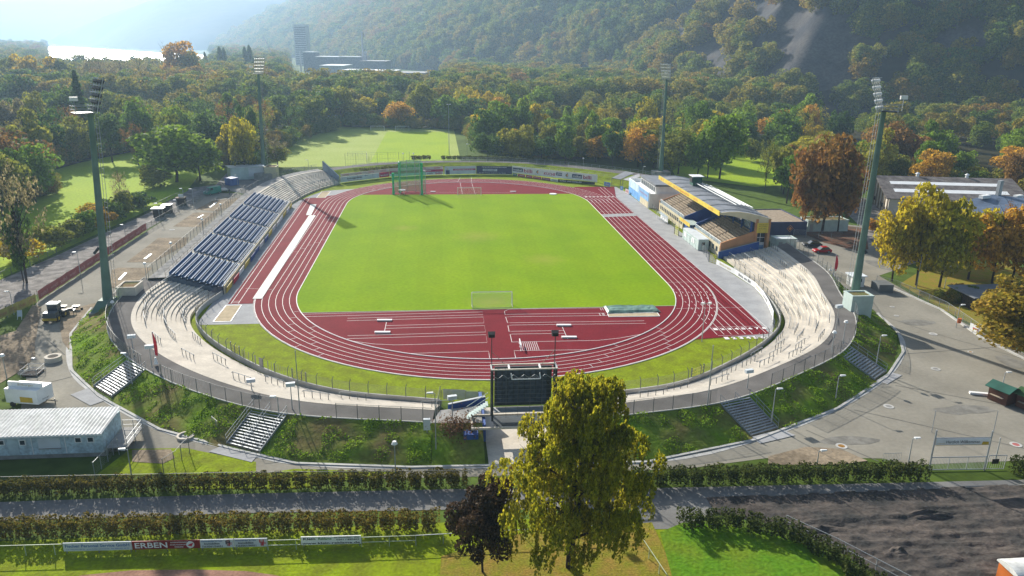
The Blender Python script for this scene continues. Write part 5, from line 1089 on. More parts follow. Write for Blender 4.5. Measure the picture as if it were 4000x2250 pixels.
# press building
pb = thing('press_building', (57, 44, 0), 'white press building with blue banner wall beyond the grandstand', 'building')
MB().box(52.2, 62.0, 32.6, 57.0, 0, 3.9).build('lower_storey', m_wht, pb); MB().box(52.2, 52.4, 32.6, 57.0, 3.9, 4.9).box(52.4, 62, 32.6, 32.8, 3.9, 4.3).box(52.4, 62, 56.8, 57.0, 3.9, 4.9).build('roof_parapet', m_wht, pb)
up_ = MB().box(54.2, 61.6, 33.6, 50.5, 3.905, 6.3); up_.build('press_box', m_wht, pb)
MB().hexa([(54.0, 33.3, 6.3), (61.8, 33.3, 6.3), (61.8, 50.8, 6.3), (54.0, 50.8, 6.3)], [(54.0, 33.3, 6.9), (61.8, 33.3, 6.6), (61.8, 50.8, 6.6), (54.0, 50.8, 6.9)]).build('roof', m_roofg, pb)
for k in range(7): w_ = MB().box(54.12, 54.19, 34.2+k*2.3, 35.8+k*2.3, 4.6, 6.0).build('window', m_glass, pb); MB().box(54.08, 54.115, 34.95+k*2.3, 35.05+k*2.3, 4.6, 6.0).build('frame', m_wht, w_)
MB().box(52.08, 52.19, 44.5, 56.9, 2.4, 4.8).build('banner', M('pale_blue_cloth', (.55, .72, .85), .6, var=.1, sc=.5), pb); MB().box(52.08, 52.19, 33.0, 44.3, 1.9, 4.5).build('banner', m_lblue, pb)
MB().box(52.09, 52.19, 42.5, 56.9, 0, 2.3).build('banner', M('mid_blue_cloth', (.15, .38, .72), .6), pb)
bo = MB().box(52.06, 52.19, 33.0, 42.3, 0.05, 1.8).build('banner', m_cream, pb)
lettering(pb, 'Koblenz bewegt', (52.05, 38.6, 3.3), (0, -1, 0), (0, 0, 1), .5, m_txtred, 9)
for k in range(3): MB().box(52.0+k*.01, 52.6, 35+k*2.2, 36.8+k*2.2, .02, .3).build('step', m_conc, pb)
# white containers, dugouts and fence in front of the stand
for k, (y, c) in enumerate(((-4.0, 'farther'), (-10.0, 'nearer'))):
    t = thing('office_container', (52.4, y-3, 0), '%s of the two pale containers in front of the grandstand' % c, 'container'); MB().box(51.0, 53.5, y-5.9, y, .1, 2.6).build('body', m_mint, t); MB().box(50.95, 53.55, y-5.95, y+.05, 2.61, 2.72).build('roof', m_gcloth, t); MB().box(50.94, 50.99, y-3, y-1, 1.0, 2.1).build('shutter', m_wht, t); MB().box(51.8, 52.6, y-5.96, y-5.91, 1.3, 2.0).build('window', m_glass, t)
board('lottery_banner', 'small yellow and orange lottery banner above the entrance canopy', 'banner', (52.5, 4.0), (52.5, -4.2), 2.9, 3.8, m_yel, texts=[('LOTTO', .5, .5, .5, .6, m_txtor)], posts=False)
def dugout(y, L, lab):
    t = thing('dugout', (51.3, y, 0), lab, 'dugout'); MB().box(51.9, 52.0, y-L/2, y+L/2, .1, 1.9).build('back', m_wht, t); MB().box(50.9, 52.0, y-L/2, y+L/2, 1.91, 1.97).build('roof', m_pane, t)
    f = MB()
    for k in range(5): yy = y-L/2+L*k/4; f.path([(50.9, yy, .05), (50.9, yy, 1.9), (52, yy, 1.9)], .04, 4); f.tube((50.9, yy, .1), (52, yy, .1), .04)
    f.build('frame', m_wht, t); MB().box(51.4, 51.8, y-L/2, y+L/2, .4, .5).build('bench', m_steel, t)
dugout(15.5, 7, 'far glazed dugout in front of the grandstand'); dugout(-9.6, 9, 'near glazed dugout in front of the white containers')
mesh_fence('stand_front_fence', [(52.9, 31), (52.6, 20), (52.4, 6)], 0, 1.5, 'mesh fence between the far dugout and the grandstand'); mesh_fence('stand_front_fence', [(51.6, -16.5), (51.2, -21), (50.3, -25.5)], 0, 1.9, 'mesh fence between the containers and the yellow double gate')
bw = thing('blue_wall', (60, -23.5, 0), 'dark blue padded wall at the foot of the orange end wall', 'wall'); MB().hexa([(53.4, -23.0, 0), (62.6, -23.0, 0), (62.6, -22.7, 0), (53.4, -22.7, 0)], [(53.4, -23.0, 1.5), (62.6, -23.0, 3.8), (62.6, -22.7, 3.8), (53.4, -22.7, 1.5)]).build('panel', m_blue, bw); MB().tube((53.4, -22.85, 1.55), (62.6, -22.85, 3.85), .1).build('cap', m_steel, bw)
# blue shed behind, low annex blocks
bc = shed('storage_shed', 74, 84, -2, 14, 0, 3.3, 'dark blue shed with diamond emblem behind the grandstand', m_navy, m_bench, cat='shed', door=False)
for s_, mt in ((1.0, m_txtor), (.85, m_navy), (.5, m_txtor)): MB().hexa([Vector((79.6, -2.03-.01*(1-s_)*10, 1.8))+Vector(q)*.9*s_ for q in ((0, 0, -1), (1, 0, 0), (0, 0, 1), (-1, 0, 0))], [Vector((79.6, -2.01-.01*(1-s_)*10, 1.8))+Vector(q)*.9*s_ for q in ((0, 0, -1), (1, 0, 0), (0, 0, 1), (-1, 0, 0))]).build('emblem', mt, bc)
shed('annex_building', 67.5, 73.5, 4, 22, 0, 4.6, 'flat annex with rusty brown roof behind the grandstand', m_gcloth, m_moss, cat='building'); shed('green_container', 86, 97, 1.5, 6, 0, 2.9, 'pale green container under the rust brown tree', m_mint, m_moss, cat='container')
shed('ticket_container', 69.6, 74.6, -16.6, -13.4, 0, 2.6, 'mint container in the shade beside the grandstand tower', m_mint, m_gcloth, cat='container')
# solar style panels on frames
for k, q in enumerate((((210, 290), (380, 320), (655, 190), (480, 155)), ((430, 320), (600, 362), (770, 260), (760, 205)))):
    P = [G(2350+x/5.152, 640+y/5.152, 2.5 if i < 2 else 4.2) for i, (x, y) in enumerate(q)]; t = thing('sloping_roof_panel', (P[0].x, P[0].y, 0), '%s of the two dark sloping canopy roofs beyond the press building' % ('left', 'right')[k], 'canopy')
    MB().hexa(P, [p+Vector((0, 0, .15)) for p in P]).build('roof', m_roofg, t)
    for p in P: MB().tube((p.x, p.y, 0), (p.x, p.y, p.z), .08).build('post', m_post, t)
# ------------------------------------------------------------ scoreboard seen from behind
sc_ = thing('scoreboard', (.4, -101.7, 2.5), 'tall dark steel scoreboard seen from behind above the near bend', 'scoreboard')
X0, X1, YF, YR, ZB, ZT = -3.4, 4.2, -102.4, -100.9, 2.5, 9.0; fr = MB()
for x in (X0, X1):
    for y in (YF, YR): MB().box(x-.12, x+.12, y-.12, y+.12, ZB-.1, ZT).build('upright', m_dsteel, sc_)
for z in (ZT, ZT-.0): pass
for y in (YF, YR): MB().box(X0-.15, X1+.15, y-.1, y+.1, ZT+.001, ZT+.14).build('top_beam', m_conc, sc_)
for x in (X0-.1, X1+.1): MB().box(x-.08, x+.08, YF+.12, YR-.12, ZT-.05, ZT+.13).build('side_beam', m_steel, sc_)
MB().box(X0+.35, X1-.3, YR+.0, YR+.25, ZB+1.15, ZT-.25).build('display_box', m_dsteel, sc_)
gl = MB()
for z in np.linspace(ZB+1.7, ZT-1, 8): gl.tube((X0+.1, YF+.1, z), (X1-.1, YF+.1, z), .02, n=4)
for x in np.linspace(X0+.2, X1-.2, 6)[1:-1]: gl.tube((x, YF, ZB+.3), (x, YF, ZT-1), .02, n=4)
gl.build('cross_bars', m_post, sc_)
lt = MB()
for k in range(12):
    xa = X0+(X1-X0)*k/12; xb = X0+(X1-X0)*(k+1)/12; z = ZT-1.2; lt.tube((xa, YF+.2, z if k % 2 else z+.5), (xb, YF+.2, z+.5 if k % 2 else z), .025, n=4)
for x in (X0, X1):
    for k in range(6): z = ZB+1+k; lt.tube((x, YF, z if k % 2 else z+1), (x, YR, z+1 if k % 2 else z), .03, n=4)
lt.build('lattice', m_steel, sc_)
for k in range(4):
    for c in range(9): x = X0+.9+c*.68; z = ZB+2.0+k*1.15; MB().box(x-.29, x+.29, YR-.06, YR-.003, z-.5, z+.5).build('cabinet_door', M_CAB if 'M_CAB' in globals() else m_post, sc_) if False else None
cd_ = MB()
for k in range(5):
    for c in range(9): x = X0+.95+c*.68; z = ZB+2.0+k*.93; cd_.box(x-.30, x+.30, YR-.06, YR-.003, z-.43, z+.43)
cd_.build('cabinet_doors', M('blue_black_panel', (0.06, 0.08, 0.11), .6, 0, var=.2, sc=2), sc_)
MB().box(X0+.2, X1-.3, YF+.1, YR-.1, ZB+.9, ZB+1.0).build('walkway', m_steel, sc_); MB().box(X0+1.9, X0+2.1, YF-.0, YR, ZT-.01, ZT+.12).box(X1-2.0, X1-1.8, YF, YR, ZT-.01, ZT+.12).build('roof_bar', m_wht, sc_)
MB().path([(X0+2.2, YF-.1, ZT-.4), (X0+2.3, YF-.25, ZT-1.1), (X1-1.9, YF-.25, ZT-1.1), (X1-2.0, YF-.1, ZT-.4)], .07).build('hanging_frame', m_wht, sc_)
for x, sgn in ((X0, 1), (X1, -1)):
    t = thing('spotlight_mast', (x, YR, ZT+.15), 'thin mast with a black spotlight on the %s corner of the scoreboard' % ('left' if sgn > 0 else 'right'), 'spotlight')
    MB().tube((x, YR, ZT+.15), (x, YR, 12.6), .05).build('mast', m_dsteel, t); MB().tube((x, YR, 10.8), (x+sgn*1.5, YR, ZT+.15), .03).build('strut', m_bench, t); MB().hexa([(x-.35, YR-.15, 12.6), (x+.35, YR-.15, 12.6), (x+.4, YR+.35, 12.5), (x-.4, YR+.35, 12.5)], [(x-.35, YR-.15, 13.0), (x+.35, YR-.15, 13.0), (x+.45, YR+.4, 13.2), (x-.45, YR+.4, 13.2)]).build('lamp', m_blk, t)
# gantry platform, tunnel walls
gt = thing('steel_gantry', (-4, -102, 2.4), 'steel platform frame carrying the scoreboard over the tunnel mouth', 'gantry')
MB().box(-6.0, 4.6, -104.3, -104.05, 2.25, 2.5).box(-6.0, 4.6, -100.9, -100.7, 2.25, 2.5).box(-6.0, -5.75, -104.05, -100.9, 2.25, 2.5).box(4.4, 4.6, -104.05, -100.9, 2.25, 2.5).build('beam', m_conc, gt)
MB().box(-3.3, 4.3, -103.9, -101.1, 2.3, 2.42).build('deck', m_dsteel, gt)
for x in (-5.9, 4.5): MB().box(x-.12, x+.12, -104.3, -104.06, 0, 2.24).build('column', m_dsteel, gt)
st3 = MB()
for k in range(9): st3.box(-6.4+k*.28, -6.1+k*.28, -101.9, -100.6, 2.5+k*.2, 2.55+k*.2)
st3.build('stair', m_mint, gt); MB().tube((-6.4, -101.9, 3.5), (-3.8, -101.9, 5.3), .04).tube((-6.4, -100.6, 3.5), (-3.8, -100.6, 5.3), .04).build('handrail', m_mint, gt)
tw = thing('tunnel_wall', (-4, -100, 0), 'dark blue retaining wall on the left side of the players tunnel', 'wall'); MB().box(-4.6, -4.2, -103.0, -93.8, 0, 2.2).build('wall', m_blue, tw); MB().wallseg((-8.6, -98.3), (-3.9, -96.4), .3, 1.3, 2.75).build('parapet', m_blue, tw); MB().wallseg((-8.6, -98.3), (-3.9, -96.4), .34, 2.751, 2.85).build('coping', m_steel, tw)
tw2 = thing('tunnel_wall', (6.5, -100, 0), 'blue retaining wall on the right side of the players tunnel behind the birch', 'wall'); MB().box(6.0, 6.4, -103.0, -93.8, 0, 2.2).build('wall', m_blue, tw2)
slab('blue_pillar', [(-6.9, -104.9), (-5.2, -104.9), (-5.2, -103.6), (-6.9, -103.6)], 0, 2.0, m_blue, 'short blue pillar at the foot of the gantry', 'pillar')
struct('tunnel_floor', MB().poly([(-4.2, -108.6), (6.0, -108.9), (6.0, -94), (-4.2, -94)], Z2+0.002), m_conc)
fl = MB().prism([(-10.6, -102.2), (-4.6, -102.6), (-4.6, -98), (-9.6, -99)], 0, 2.35); tag(fl.build('bank_shoulder', m_conc2), kind='structure')
sl = MB(); sl.hexa([(-10.7, -108.2, 0), (-4.6, -108.4, 0), (-4.6, -102.5, 0), (-10.6, -102.3, 0)], [(-10.7, -108.0, .03), (-4.6, -108.2, .03), (-4.6, -102.6, 2.3), (-10.6, -102.4, 2.35)]); tag(sl.build('bank_shoulder', m_bank), kind='structure')
sl = MB(); sl.hexa([(6.4, -108.4, 0), (13, -108.9, 0), (11.5, -102.3, 0), (6.4, -102.5, 0)], [(6.4, -108.2, .03), (13, -108.7, .03), (11.5, -102.4, 2.35), (6.4, -102.6, 2.3)]); sl.prism([(6.4, -102.5), (11.5, -102.3), (10.5, -98.8), (6.4, -98.8)], 0, 2.36); tag(sl.build('bank_shoulder', m_bank), kind='structure')
mesh_fence('tunnel_fence', [(-9.6, -93.2), (-10.2, -99.5)], .3, 2.6, 'tall grey mesh fence closing the left terrace at the tunnel'); mesh_fence('tunnel_fence', [(-9.4, -92.8), (-4.0, -93.6)], 0, 2.2, 'grey mesh screen along the grass left of the scoreboard', 1.6)
m_scr = M('grey_screen_cloth', (.40, .41, .44), .7, alpha=.75)
single('windbreak', MB().quad((-9.2, -92.9, .9), (-6.3, -93.4, .9), (-6.3, -93.4, 2.4), (-9.2, -92.9, 2.4)).quad((-6.2, -93.5, .6), (-3.8, -93.8, .6), (-3.8, -93.8, 2.2), (-6.2, -93.5, 2.2)), m_scr, 'grey cloth screens hung on the fence left of the scoreboard', 'screen')

ec = thing('electric_cabinet', (-11.2, -103.6, 1.6), 'pale grey cabinet on a post on the bank left of the tunnel', 'cabinet'); MB().box(-11.6, -10.8, -103.8, -103.4, 2.2, 3.6).build('body', m_gcloth, ec); MB().tube((-11.2, -103.6, 1.2), (-11.2, -103.6, 2.2), .06).build('post', m_steel, ec)
# ------------------------------------------------------------ lamps
LN = [0]
def lamp(base, top, z0, lab, style='arm', hgt_=None):
    b = G(*base, z0); H = hgt_ or hgt(b, top[1]); t = thing('street_lamp' if style != 'pole' else 'light_pole', b, lab, 'street lamp' if style != 'pole' else 'light pole')
    pr_ = (.075, .045) if H < 9 else (.14, .07); MB().tube(b, b+Vector((0, 0, H)), pr_[0], pr_[1], 7).build('pole', m_steel if style != 'dark' else m_dsteel, t); top_ = b+Vector((0, 0, H)); s = 1 if top[0] >= base[0] else -1
    if style == 'arm': MB().tube(top_, top_+Vector((s*.35, 0, .1)), .04).build('arm', m_steel, t); MB().hexa([top_+Vector(q) for q in ((s*.2, -.17, .02), (s*.95, -.12, .08), (s*.95, .12, .08), (s*.2, .17, .02))], [top_+Vector(q) for q in ((s*.2, -.12, .2), (s*.9, -.08, .18), (s*.9, .08, .18), (s*.2, .12, .2))]).build('lamp_head', m_wht, t)
    elif style == 'globe': MB().tube(top_, top_+Vector((0, 0, .12)), .16, .34, 10).tube(top_+Vector((0, 0, .12)), top_+Vector((0, 0, .42)), .34, .2, 10).build('lamp_head', m_wht, t)
    elif style == 'box': MB().obox((top_.x, top_.y), 1.1, .5, top_.z-.25, top_.z+.2, .2).build('lamp_head', m_gcloth, t)
    elif style == 'double':
        for q in (-.35, .45): MB().tube(top_, top_+Vector((q, -.2, .05)), .05).build('arm', m_steel, t); MB().obox((top_.x+q*1.4, top_.y-.25), .5, .45, top_.z-.05, top_.z+.18, .4).build('lamp_head', m_wht, t)
    elif style == 'pole': MB().tube(top_, top_+Vector((0, 0, .1)), .1, .02).build('cap', m_steel, t)
    return t
def L_(c, r, bx, by, tx, ty, z, lab, style='arm'): lamp(Q(c, r, bx, by), Q(c, r, tx, ty), z, lab, style)

lamp(Q(1, 3, 1408, 540), Q(1, 3, 1395, 125), 0, 'white disc topped street lamp in the near hedge left of the dark red tree', 'globe')
L_(1, 3, 1810, 212, 1808, -390, .3, 'slim street lamp on the bank left of the blue pillar'); L_(0, 3, 1335, 520, 1260, 175, 0, 'street lamp standing in the hedge in front of the container building')
L_(1, 2, 245, 1430, 200, 1095, .3, 'street lamp beside the wide left bank stairs'); L_(1, 2, 365, 1210, 360, 965, 2.4, 'pole with blue-white box lamp on the left bank top', 'box'); L_(1, 2, 442, 1250, 402, 632, 2.4, 'tall plain pole on the bank top above the left stairs', 'pole')
L_(1, 2, 1975, 1330, 1965, 1095, 2.4, 'pole with box lamp beside the tunnel left of the scoreboard', 'box'); L_(0, 2, 2530, 1012, 2527, 925, 2.4, 'short pole with box on the left rim path', 'box'); L_(0, 2, 1530, 800, 1517, 585, 2.6, 'pole with box lamp in front of the red flag', 'box')
L_(0, 2, 1345, 655, 1318, 482, 2.6, 'pole with box lamp at the head of the left stairs', 'box'); L_(0, 2, 1330, 960, 1270, 660, 1.2, 'street lamp standing in the left bank stairs'); L_(0, 2, 1145, 250, 1130, 150, 2.6, 'white topped lamp beside the left mast plinth', 'globe')
L_(0, 2, 70, 910, 35, 690, 0, 'street lamp at the left picture edge above the trailer', 'globe'); L_(0, 2, 142, 265, 85, 38, 0, 'street lamp outside the yellow fence banner')
L_(0, 1, 815, 1345, 765, 1092, 0, 'street lamp by the red banner fence left of the mast'); L_(0, 1, 1262, 930, 1232, 815, 0, 'street lamp behind the red banner fence'); L_(0, 1, 1610, 780, 1575, 600, 0, 'street lamp beside the white roofed kiosk'); L_(0, 1, 1855, 622, 1830, 450, 0, 'street lamp beside the farthest kiosk'); L_(0, 1, 1955, 660, 1940, 455, 0, 'street lamp on the left lot near the green van')
L_(0, 1, 2392, 415, 2375, 315, 0, 'street lamp beside the blue skip'); L_(0, 1, 1787, 665, 1763, 565, 0, 'short lamp between the two far kiosks')
for q, lb in (((1475, 1362, 1478, 1212), 'nearest the camera'), ((1735, 1162, 1724, 1005), 'second from the near end'), ((2045, 902, 2037, 762), 'third from the near end'), ((2227, 722, 2223, 615), 'fourth from the near end')): L_(0, 1, *q, 3.4, 'round headed lamp behind the blue stand, %s' % lb, 'globe')
L_(2, 2, 1908, 540, 1935, 150, 0, 'tall light pole with two white heads on the grass beside the straight', 'double'); L_(2, 2, 1965, 1180, 2022, 578, 2.5, 'tall plain pole on the bank top right of the birch', 'pole'); L_(2, 2, 2365, 1005, 2372, 830, 2.5, 'pole with blue box lamp at the head of the right stairs', 'box')
L_(3, 2, 680, 1105, 700, 885, .8, 'white street lamp in the middle of the shaded right bank'); L_(3, 2, 35, 1350, 80, 1018, .5, 'white street lamp beside the stairs right of the birch'); L_(3, 2, 1085, 780, 1140, 482, .8, 'white street lamp beside the shaded right stairs'); L_(3, 2, 752, 560, 762, 350, 2.7, 'round lamp on the rim path below the right plinth', 'globe')
L_(3, 2, 640, 640, 642, 455, 2.7, 'lamp at the head of the shaded right stairs', 'globe'); L_(3, 2, 668, 500, 690, 180, 2.7, 'tall square lamp pole on the right rim path', 'box'); L_(3, 2, 1888, 395, 1915, 172, 0, 'street lamp on the right fence beside the orange bin')
L_(3, 1, 1772, 1449, 1812, 1230, 0, 'white street lamp in front of the yellow trees'); L_(3, 1, 1490, 1449, 1550, 1120, 0, 'tall street lamp among the yellow trees'); L_(3, 3, 492, 330, 503, 190, 0, 'short street lamp in the near hedge by the brown patch'); L_(3, 3, 1412, 300, 1465, 65, 0, 'white street lamp left of the welcome gate'); L_(3, 2, 2362, 960, 2378, 850, 0, 'short lamp behind the green roofed booths')
L_(3, 1, 250, 1110, 272, 980, 0, 'lamp on the car park beside the black car'); L_(3, 1, 612, 1380, 618, 1275, 0, 'lamp beside the red flag on the car park', 'globe'); L_(3, 3, 2285, 290, 2318, 60, 0, 'thin post right of the welcome gate', 'pole'); L_(3, 1, 110, 850, 118, 765, 0, 'white lamp pole beside the dark blue shed')
L_(1, 1, 530, 272, 525, 160, 0, 'white lamp on the grass beyond the far left terrace'); L_(1, 1, 1480, 170, 1480, 100, 2.6, 'left one of two short lamps behind the cage', 'globe'); L_(1, 1, 1585, 170, 1585, 100, 2.6, 'right one of two short lamps behind the cage', 'globe'); L_(1, 1, 2122, 165, 2120, 5, 0, 'white lamp on the far bank at the corner of the wood', 'globe')
L_(2, 1, 716, 210, 719, 148, 2.6, 'lamp in front of the dark trees on the far right bank', 'globe'); L_(2, 1, 1315, 292, 1320, 228, 2, 'lamp left of the far right mast'); L_(1, 0, 452, 1345, 442, 1030, 0, 'thin light mast at the left edge of the training field', 'pole'); L_(1, 0, 1942, 1560, 1912, 1050, 0, 'thin training light mast with white lamps at the wood corner', 'double'); L_(1, 0, 140, 1330, 138, 1180, 0, 'thin pole in the bushes behind the far left mast', 'pole')
# ------------------------------------------------------------ fences with cloth
def cloth_fence(name, a, b, z0, z1, mat, lab, words, tm, n):
    a, b = Vector(a), Vector(b); t = thing(name, (*a.lerp(b, .5), 0), lab, 'fence banner'); mb = MB(); k = 60
    for i in range(k+1): p = a.lerp(b, i/k); o = .08*math.sin(i*1.3); mb.v += [Vector((p.x+o, p.y, z0+.04*math.sin(i))), Vector((p.x+o*.3, p.y, z1+.03*math.sin(i*.7)))]
    for i in range(k): mb.f.append((2*i, 2*i+2, 2*i+3, 2*i+1))
    mb.build('cloth', mat, t); d = (b-a)
    for i in range(n+1): p = a.lerp(b, i/n); MB().tube((p.x-.12, p.y, 0), (p.x-.12, p.y, z1+.2), .04, n=5).build('post', m_post, t)
    r = Vector((d.x, d.y, 0)).normalized()
    for i in range(n): p = a.lerp(b, (i+.5)/n); lettering(t, words[i % len(words)], (p.x+.16, p.y, (z0+z1)/2), -r if r.y > 0 else r, (0, 0, 1), (z1-z0)*.4, tm, d.length/n*.7)
cloth_fence('fence_banner', (-82.0, 9.7), (-81.9, -45.6), .25, 1.95, m_banner, 'long faded red sponsor cloth on the fence left of the lot', ['S Sparkasse', 'Koblenz'], M('pale_red_lettering', (.66, .38, .36), .7), 14)
m_oyel = M('faded_yellow_cloth', (.50, .42, .12), .75, var=.1)
cloth_fence('fence_banner', (-81.5, -47.3), (-83.4, -56.5), .3, 1.9, m_oyel, 'crumpled yellow lottery cloth on the fence at the left edge', ['LOTTO', 'Rheinland-Pfalz'], m_banner, 4)
cloth_fence('fence_banner', (-83.4, -56.5), (-86.5, -70), .3, 1.9, m_oyel, 'yellow cloth on the fence leaving the picture at left', ['LOTTO'], m_banner, 4)
mesh_fence('green_fence', [(-81.9, 9.9), (-81.3, 25), (-79.4, 45), (-80, 60)], 0, 1.9, 'green mesh fence along the lot beyond the red cloth', 3, w_green)
mesh_fence('meadow_fence', [(-96, -34), (-94.5, -20), (-93, -10)], 0, 1.5, 'low dark fence along the lane near the ivy tree', 3, w_green); mesh_fence('meadow_fence', [(-89.6, 30), (-88.6, 44), (-87, 60)], 0, 1.5, 'low green fence along the left meadow', 3, w_green)
mesh_fence('car_park_fence', [(72.6, -10), (70.5, -20), (71.8, -31), (73, -46)], 0, 1.9, 'green mesh fence between the right rim path and the car park', 2.6, w_green, m_steel)
mesh_fence('site_fence', [(79.5, -43), (81.7, -46.8), (83.2, -60), (81, -74), (81.8, -86), (84, -96)], 0, 1.6, 'mesh fence along the right edge of the yard', 2.6, w_fence, m_steel)
kk = MB()
for a, b in zip([(80.9, -46.8), (82.4, -60), (80.2, -74), (81, -86)], [(82.4, -60), (80.2, -74), (81, -86), (83.2, -96)]): kk.wallseg(a, b, .4, 0, .25)
tag(kk.build('yard_kerb', m_kerb), kind='structure')
mesh_fence('shed_fence', [(80, -3.5), (85, -5), (91, -7)], 0, 1.9, 'mesh fence in front of the green container', 3, w_fence, m_steel)
def gpts(c, r, *q): return [GQ(c, r, x, y).xy.to_tuple() for x, y in q]
mesh_fence('lower_fence', gpts(0, 3, (1650, 430), (1780, 345), (1860, 250), (1965, 165)), 0, 2.0, 'steel mesh fence beside the shadow of the mast, front left', 1.6, w_fence)
mesh_fence('lower_gate', gpts(0, 2, (2145, 1430), (2200, 1480)), 0, 1.9, 'short steel fence panel below the left bank stairs', 1.2, w_fence, m_steel)
mesh_fence('site_fence', gpts(0, 3, (955, 440), (1085, 300), (1190, 170)), .1, 1.6, 'steel railing down the steps beside the container building', 1.5, w_fence, m_steel)
mesh_fence('training_net', [(-44, 110), (-34, 112.5), (-20, 115)], 0, 5.5, 'tall ball net at the near end of the training field', 4, wire_mat('thin_net', (.3, .35, .3), 1.2, 1.6, .03), m_post)
rail('barrier_rail', gpts(1, 1, (920, 120), (1115, 115), (1120, 190)), 0, 'small steel frame on the training field', 1.6, 2)
# ------------------------------------------------------------ kiosks, bins, vehicles left
for q, lb, rf_ in (((-84.4, 26.1), 'dark kiosk with a wide white roof by the left fence', m_wht), ((-83.6, 30.6), 'small dark kiosk behind the white roofed one', m_dsteel), ((-83.0, 41.0), 'farthest dark kiosk on the left lane with a sign on top', m_bench)):
    t = thing('kiosk', (*q, 0), lb, 'kiosk'); MB().obox(q, 2.2, 2.2, 0, 2.3).build('wall', m_bark, t); MB().obox(q, 3.2 if rf_ is m_wht else 2.7, 2.6, 2.31, 2.45).build('roof', rf_, t); MB().obox((q[0]+1.12, q[1]-.3), .05, 1.2, 1.1, 1.8).build('hatch', m_bench, t)
    if rf_ is m_bench: MB().obox(q, 1.4, .1, 2.5, 3.3).build('sign', m_gcloth, t)
sk = thing('skip_container', (-77.4, 73.8, 0), 'blue steel skip beside the container building, far left', 'skip'); MB().prism([(-79.2, 74), (-76.5, 71.9), (-74.8, 74.6), (-77.6, 76.6)], .2, 2.4).build('body', M('skip_blue', (.08, .16, .42), .6), sk); MB().prism([(-79.3, 74), (-76.5, 71.8), (-74.7, 74.6), (-77.6, 76.7)], 2.401, 2.5).build('rim', m_blue, sk)
cb = thing('container_building', (-75, 86, 0), 'long pale container building with a white sheet roof, far left', 'building')
MB().prism([(-81.8, 88), (-79.6, 83.8), (-69.2, 87.2), (-70.5, 91.8)], 0, 4.2).build('wall', m_mint, cb); MB().prism([(-82.3, 88.4), (-79.9, 83.3), (-68.8, 86.8), (-70.1, 92.4)], 4.21, 4.4).build('roof', m_gcloth, cb); MB().hexa([(-74, 85.5, 1), (-69.3, 87.0, 1), (-69.3, 87.05, 1), (-74, 85.55, 1)], [(-74, 85.5, 4), (-69.3, 87.0, 4), (-69.3, 87.05, 4), (-74, 85.55, 4)]).build('banner', m_gcloth, cb)
def car(loc, rz, L, W, H, mat, lab, cat='car', kind='car', name='parked_car'):
    t = thing(name, loc, lab, cat); t.rotation_euler = (0, 0, 0); ca, sa = math.cos(rz), math.sin(rz); o = Vector(loc)
    def P(x, y, z): return o+Vector((x*ca-y*sa, x*sa+y*ca, z))
    def loft(prof, wf, nm, mt, par):
        mb = MB(); k = len(prof)
        for s_ in (-1, 1):
            for (x, z, w_) in prof: mb.v.append(P(x*L, s_*W/2*w_, z*H))
        for i in range(k): j = (i+1) % k; mb.f.append((i, j, k+j, k+i))
        mb.f.append(tuple(range(k-1, -1, -1))); mb.f.append(tuple(range(k, 2*k))); return mb.build(nm, mt, par)
    if kind == 'car': body = [(-.5, .18, .9), (.5, .18, .9), (.5, .42, .92), (.46, .52, 1), (.2, .58, 1), (.02, .62, 1), (-.3, .64, 1), (-.47, .62, 1), (-.5, .5, .95)]; cab = [(.22, .58, .92), (.06, .97, .76), (-.28, 1.0, .76), (-.44, .63, .92)]
    else: body = [(-.5, .14, .98), (.5, .14, .98), (.5, .42, .98), (.47, .52, 1), (.33, .58, 1), (-.5, .58, 1)]; cab = [(.36, .575, .98), (.26, .98, .88), (-.5, 1.0, .88), (-.5, .575, .98)]
    b_ = loft(body, 1, 'body', mat, t); c_ = loft(cab, 1, 'cabin', m_glass if kind == 'car' else mat, t)
    r_ = MB(); zt = H*1.0
    if kind == 'car': r_.hexa([P(.07*L, -W*.37, zt*.975), P(.07*L, W*.37, zt*.975), P(-.28*L, W*.37, zt), P(-.28*L, -W*.37, zt)], [P(.05*L, -W*.36, zt+.02), P(.05*L, W*.36, zt+.02), P(-.27*L, W*.36, zt+.04), P(-.27*L, -W*.36, zt+.04)]); r_.build('roof', mat, t)
    else:
        for s_ in (-1, 1): MB().hexa([P(.30*L, s_*(W*.475), .62*H), P(.08*L, s_*(W*.48), .62*H), P(.08*L, s_*(W*.45), .92*H), P(.24*L, s_*(W*.45), .92*H)], [P(.30*L, s_*(W*.505), .62*H), P(.08*L, s_*(W*.51), .62*H), P(.08*L, s_*(W*.48), .92*H), P(.24*L, s_*(W*.48), .92*H)]).build('side_window', m_glass, t)
        MB().hexa([P(.365*L, -W*.42, .60*H), P(.365*L, W*.42, .60*H), P(.275*L, W*.40, .95*H), P(.275*L, -W*.40, .95*H)], [P(.375*L, -W*.42, .60*H), P(.375*L, W*.42, .60*H), P(.285*L, W*.40, .95*H), P(.285*L, -W*.40, .95*H)]).build('windscreen', m_glass, t)
    for x in (.31, -.32):
        for s_ in (-1, 1): wh_ = MB().tube(P(x*L, s_*W*.42, .32), P(x*L, s_*W*.505, .32), .32, n=12).build('wheel', m_blk, t); MB().tube(P(x*L, s_*W*.507, .32), P(x*L, s_*W*.515, .32), .18, n=10).build('rim', m_steel, wh_)
    for s_ in (-1, 1): MB().hexa([P(.495*L, s_*W*.3-.18, .44*H), P(.495*L, s_*W*.3+.18, .44*H), P(.505*L, s_*W*.3+.18, .44*H), P(.505*L, s_*W*.3-.18, .44*H)], [P(.47*L, s_*W*.3-.18, .51*H), P(.47*L, s_*W*.3+.18, .51*H), P(.5*L, s_*W*.3+.18, .51*H), P(.5*L, s_*W*.3-.18, .51*H)]).build('headlight', m_wht, t)
    return t
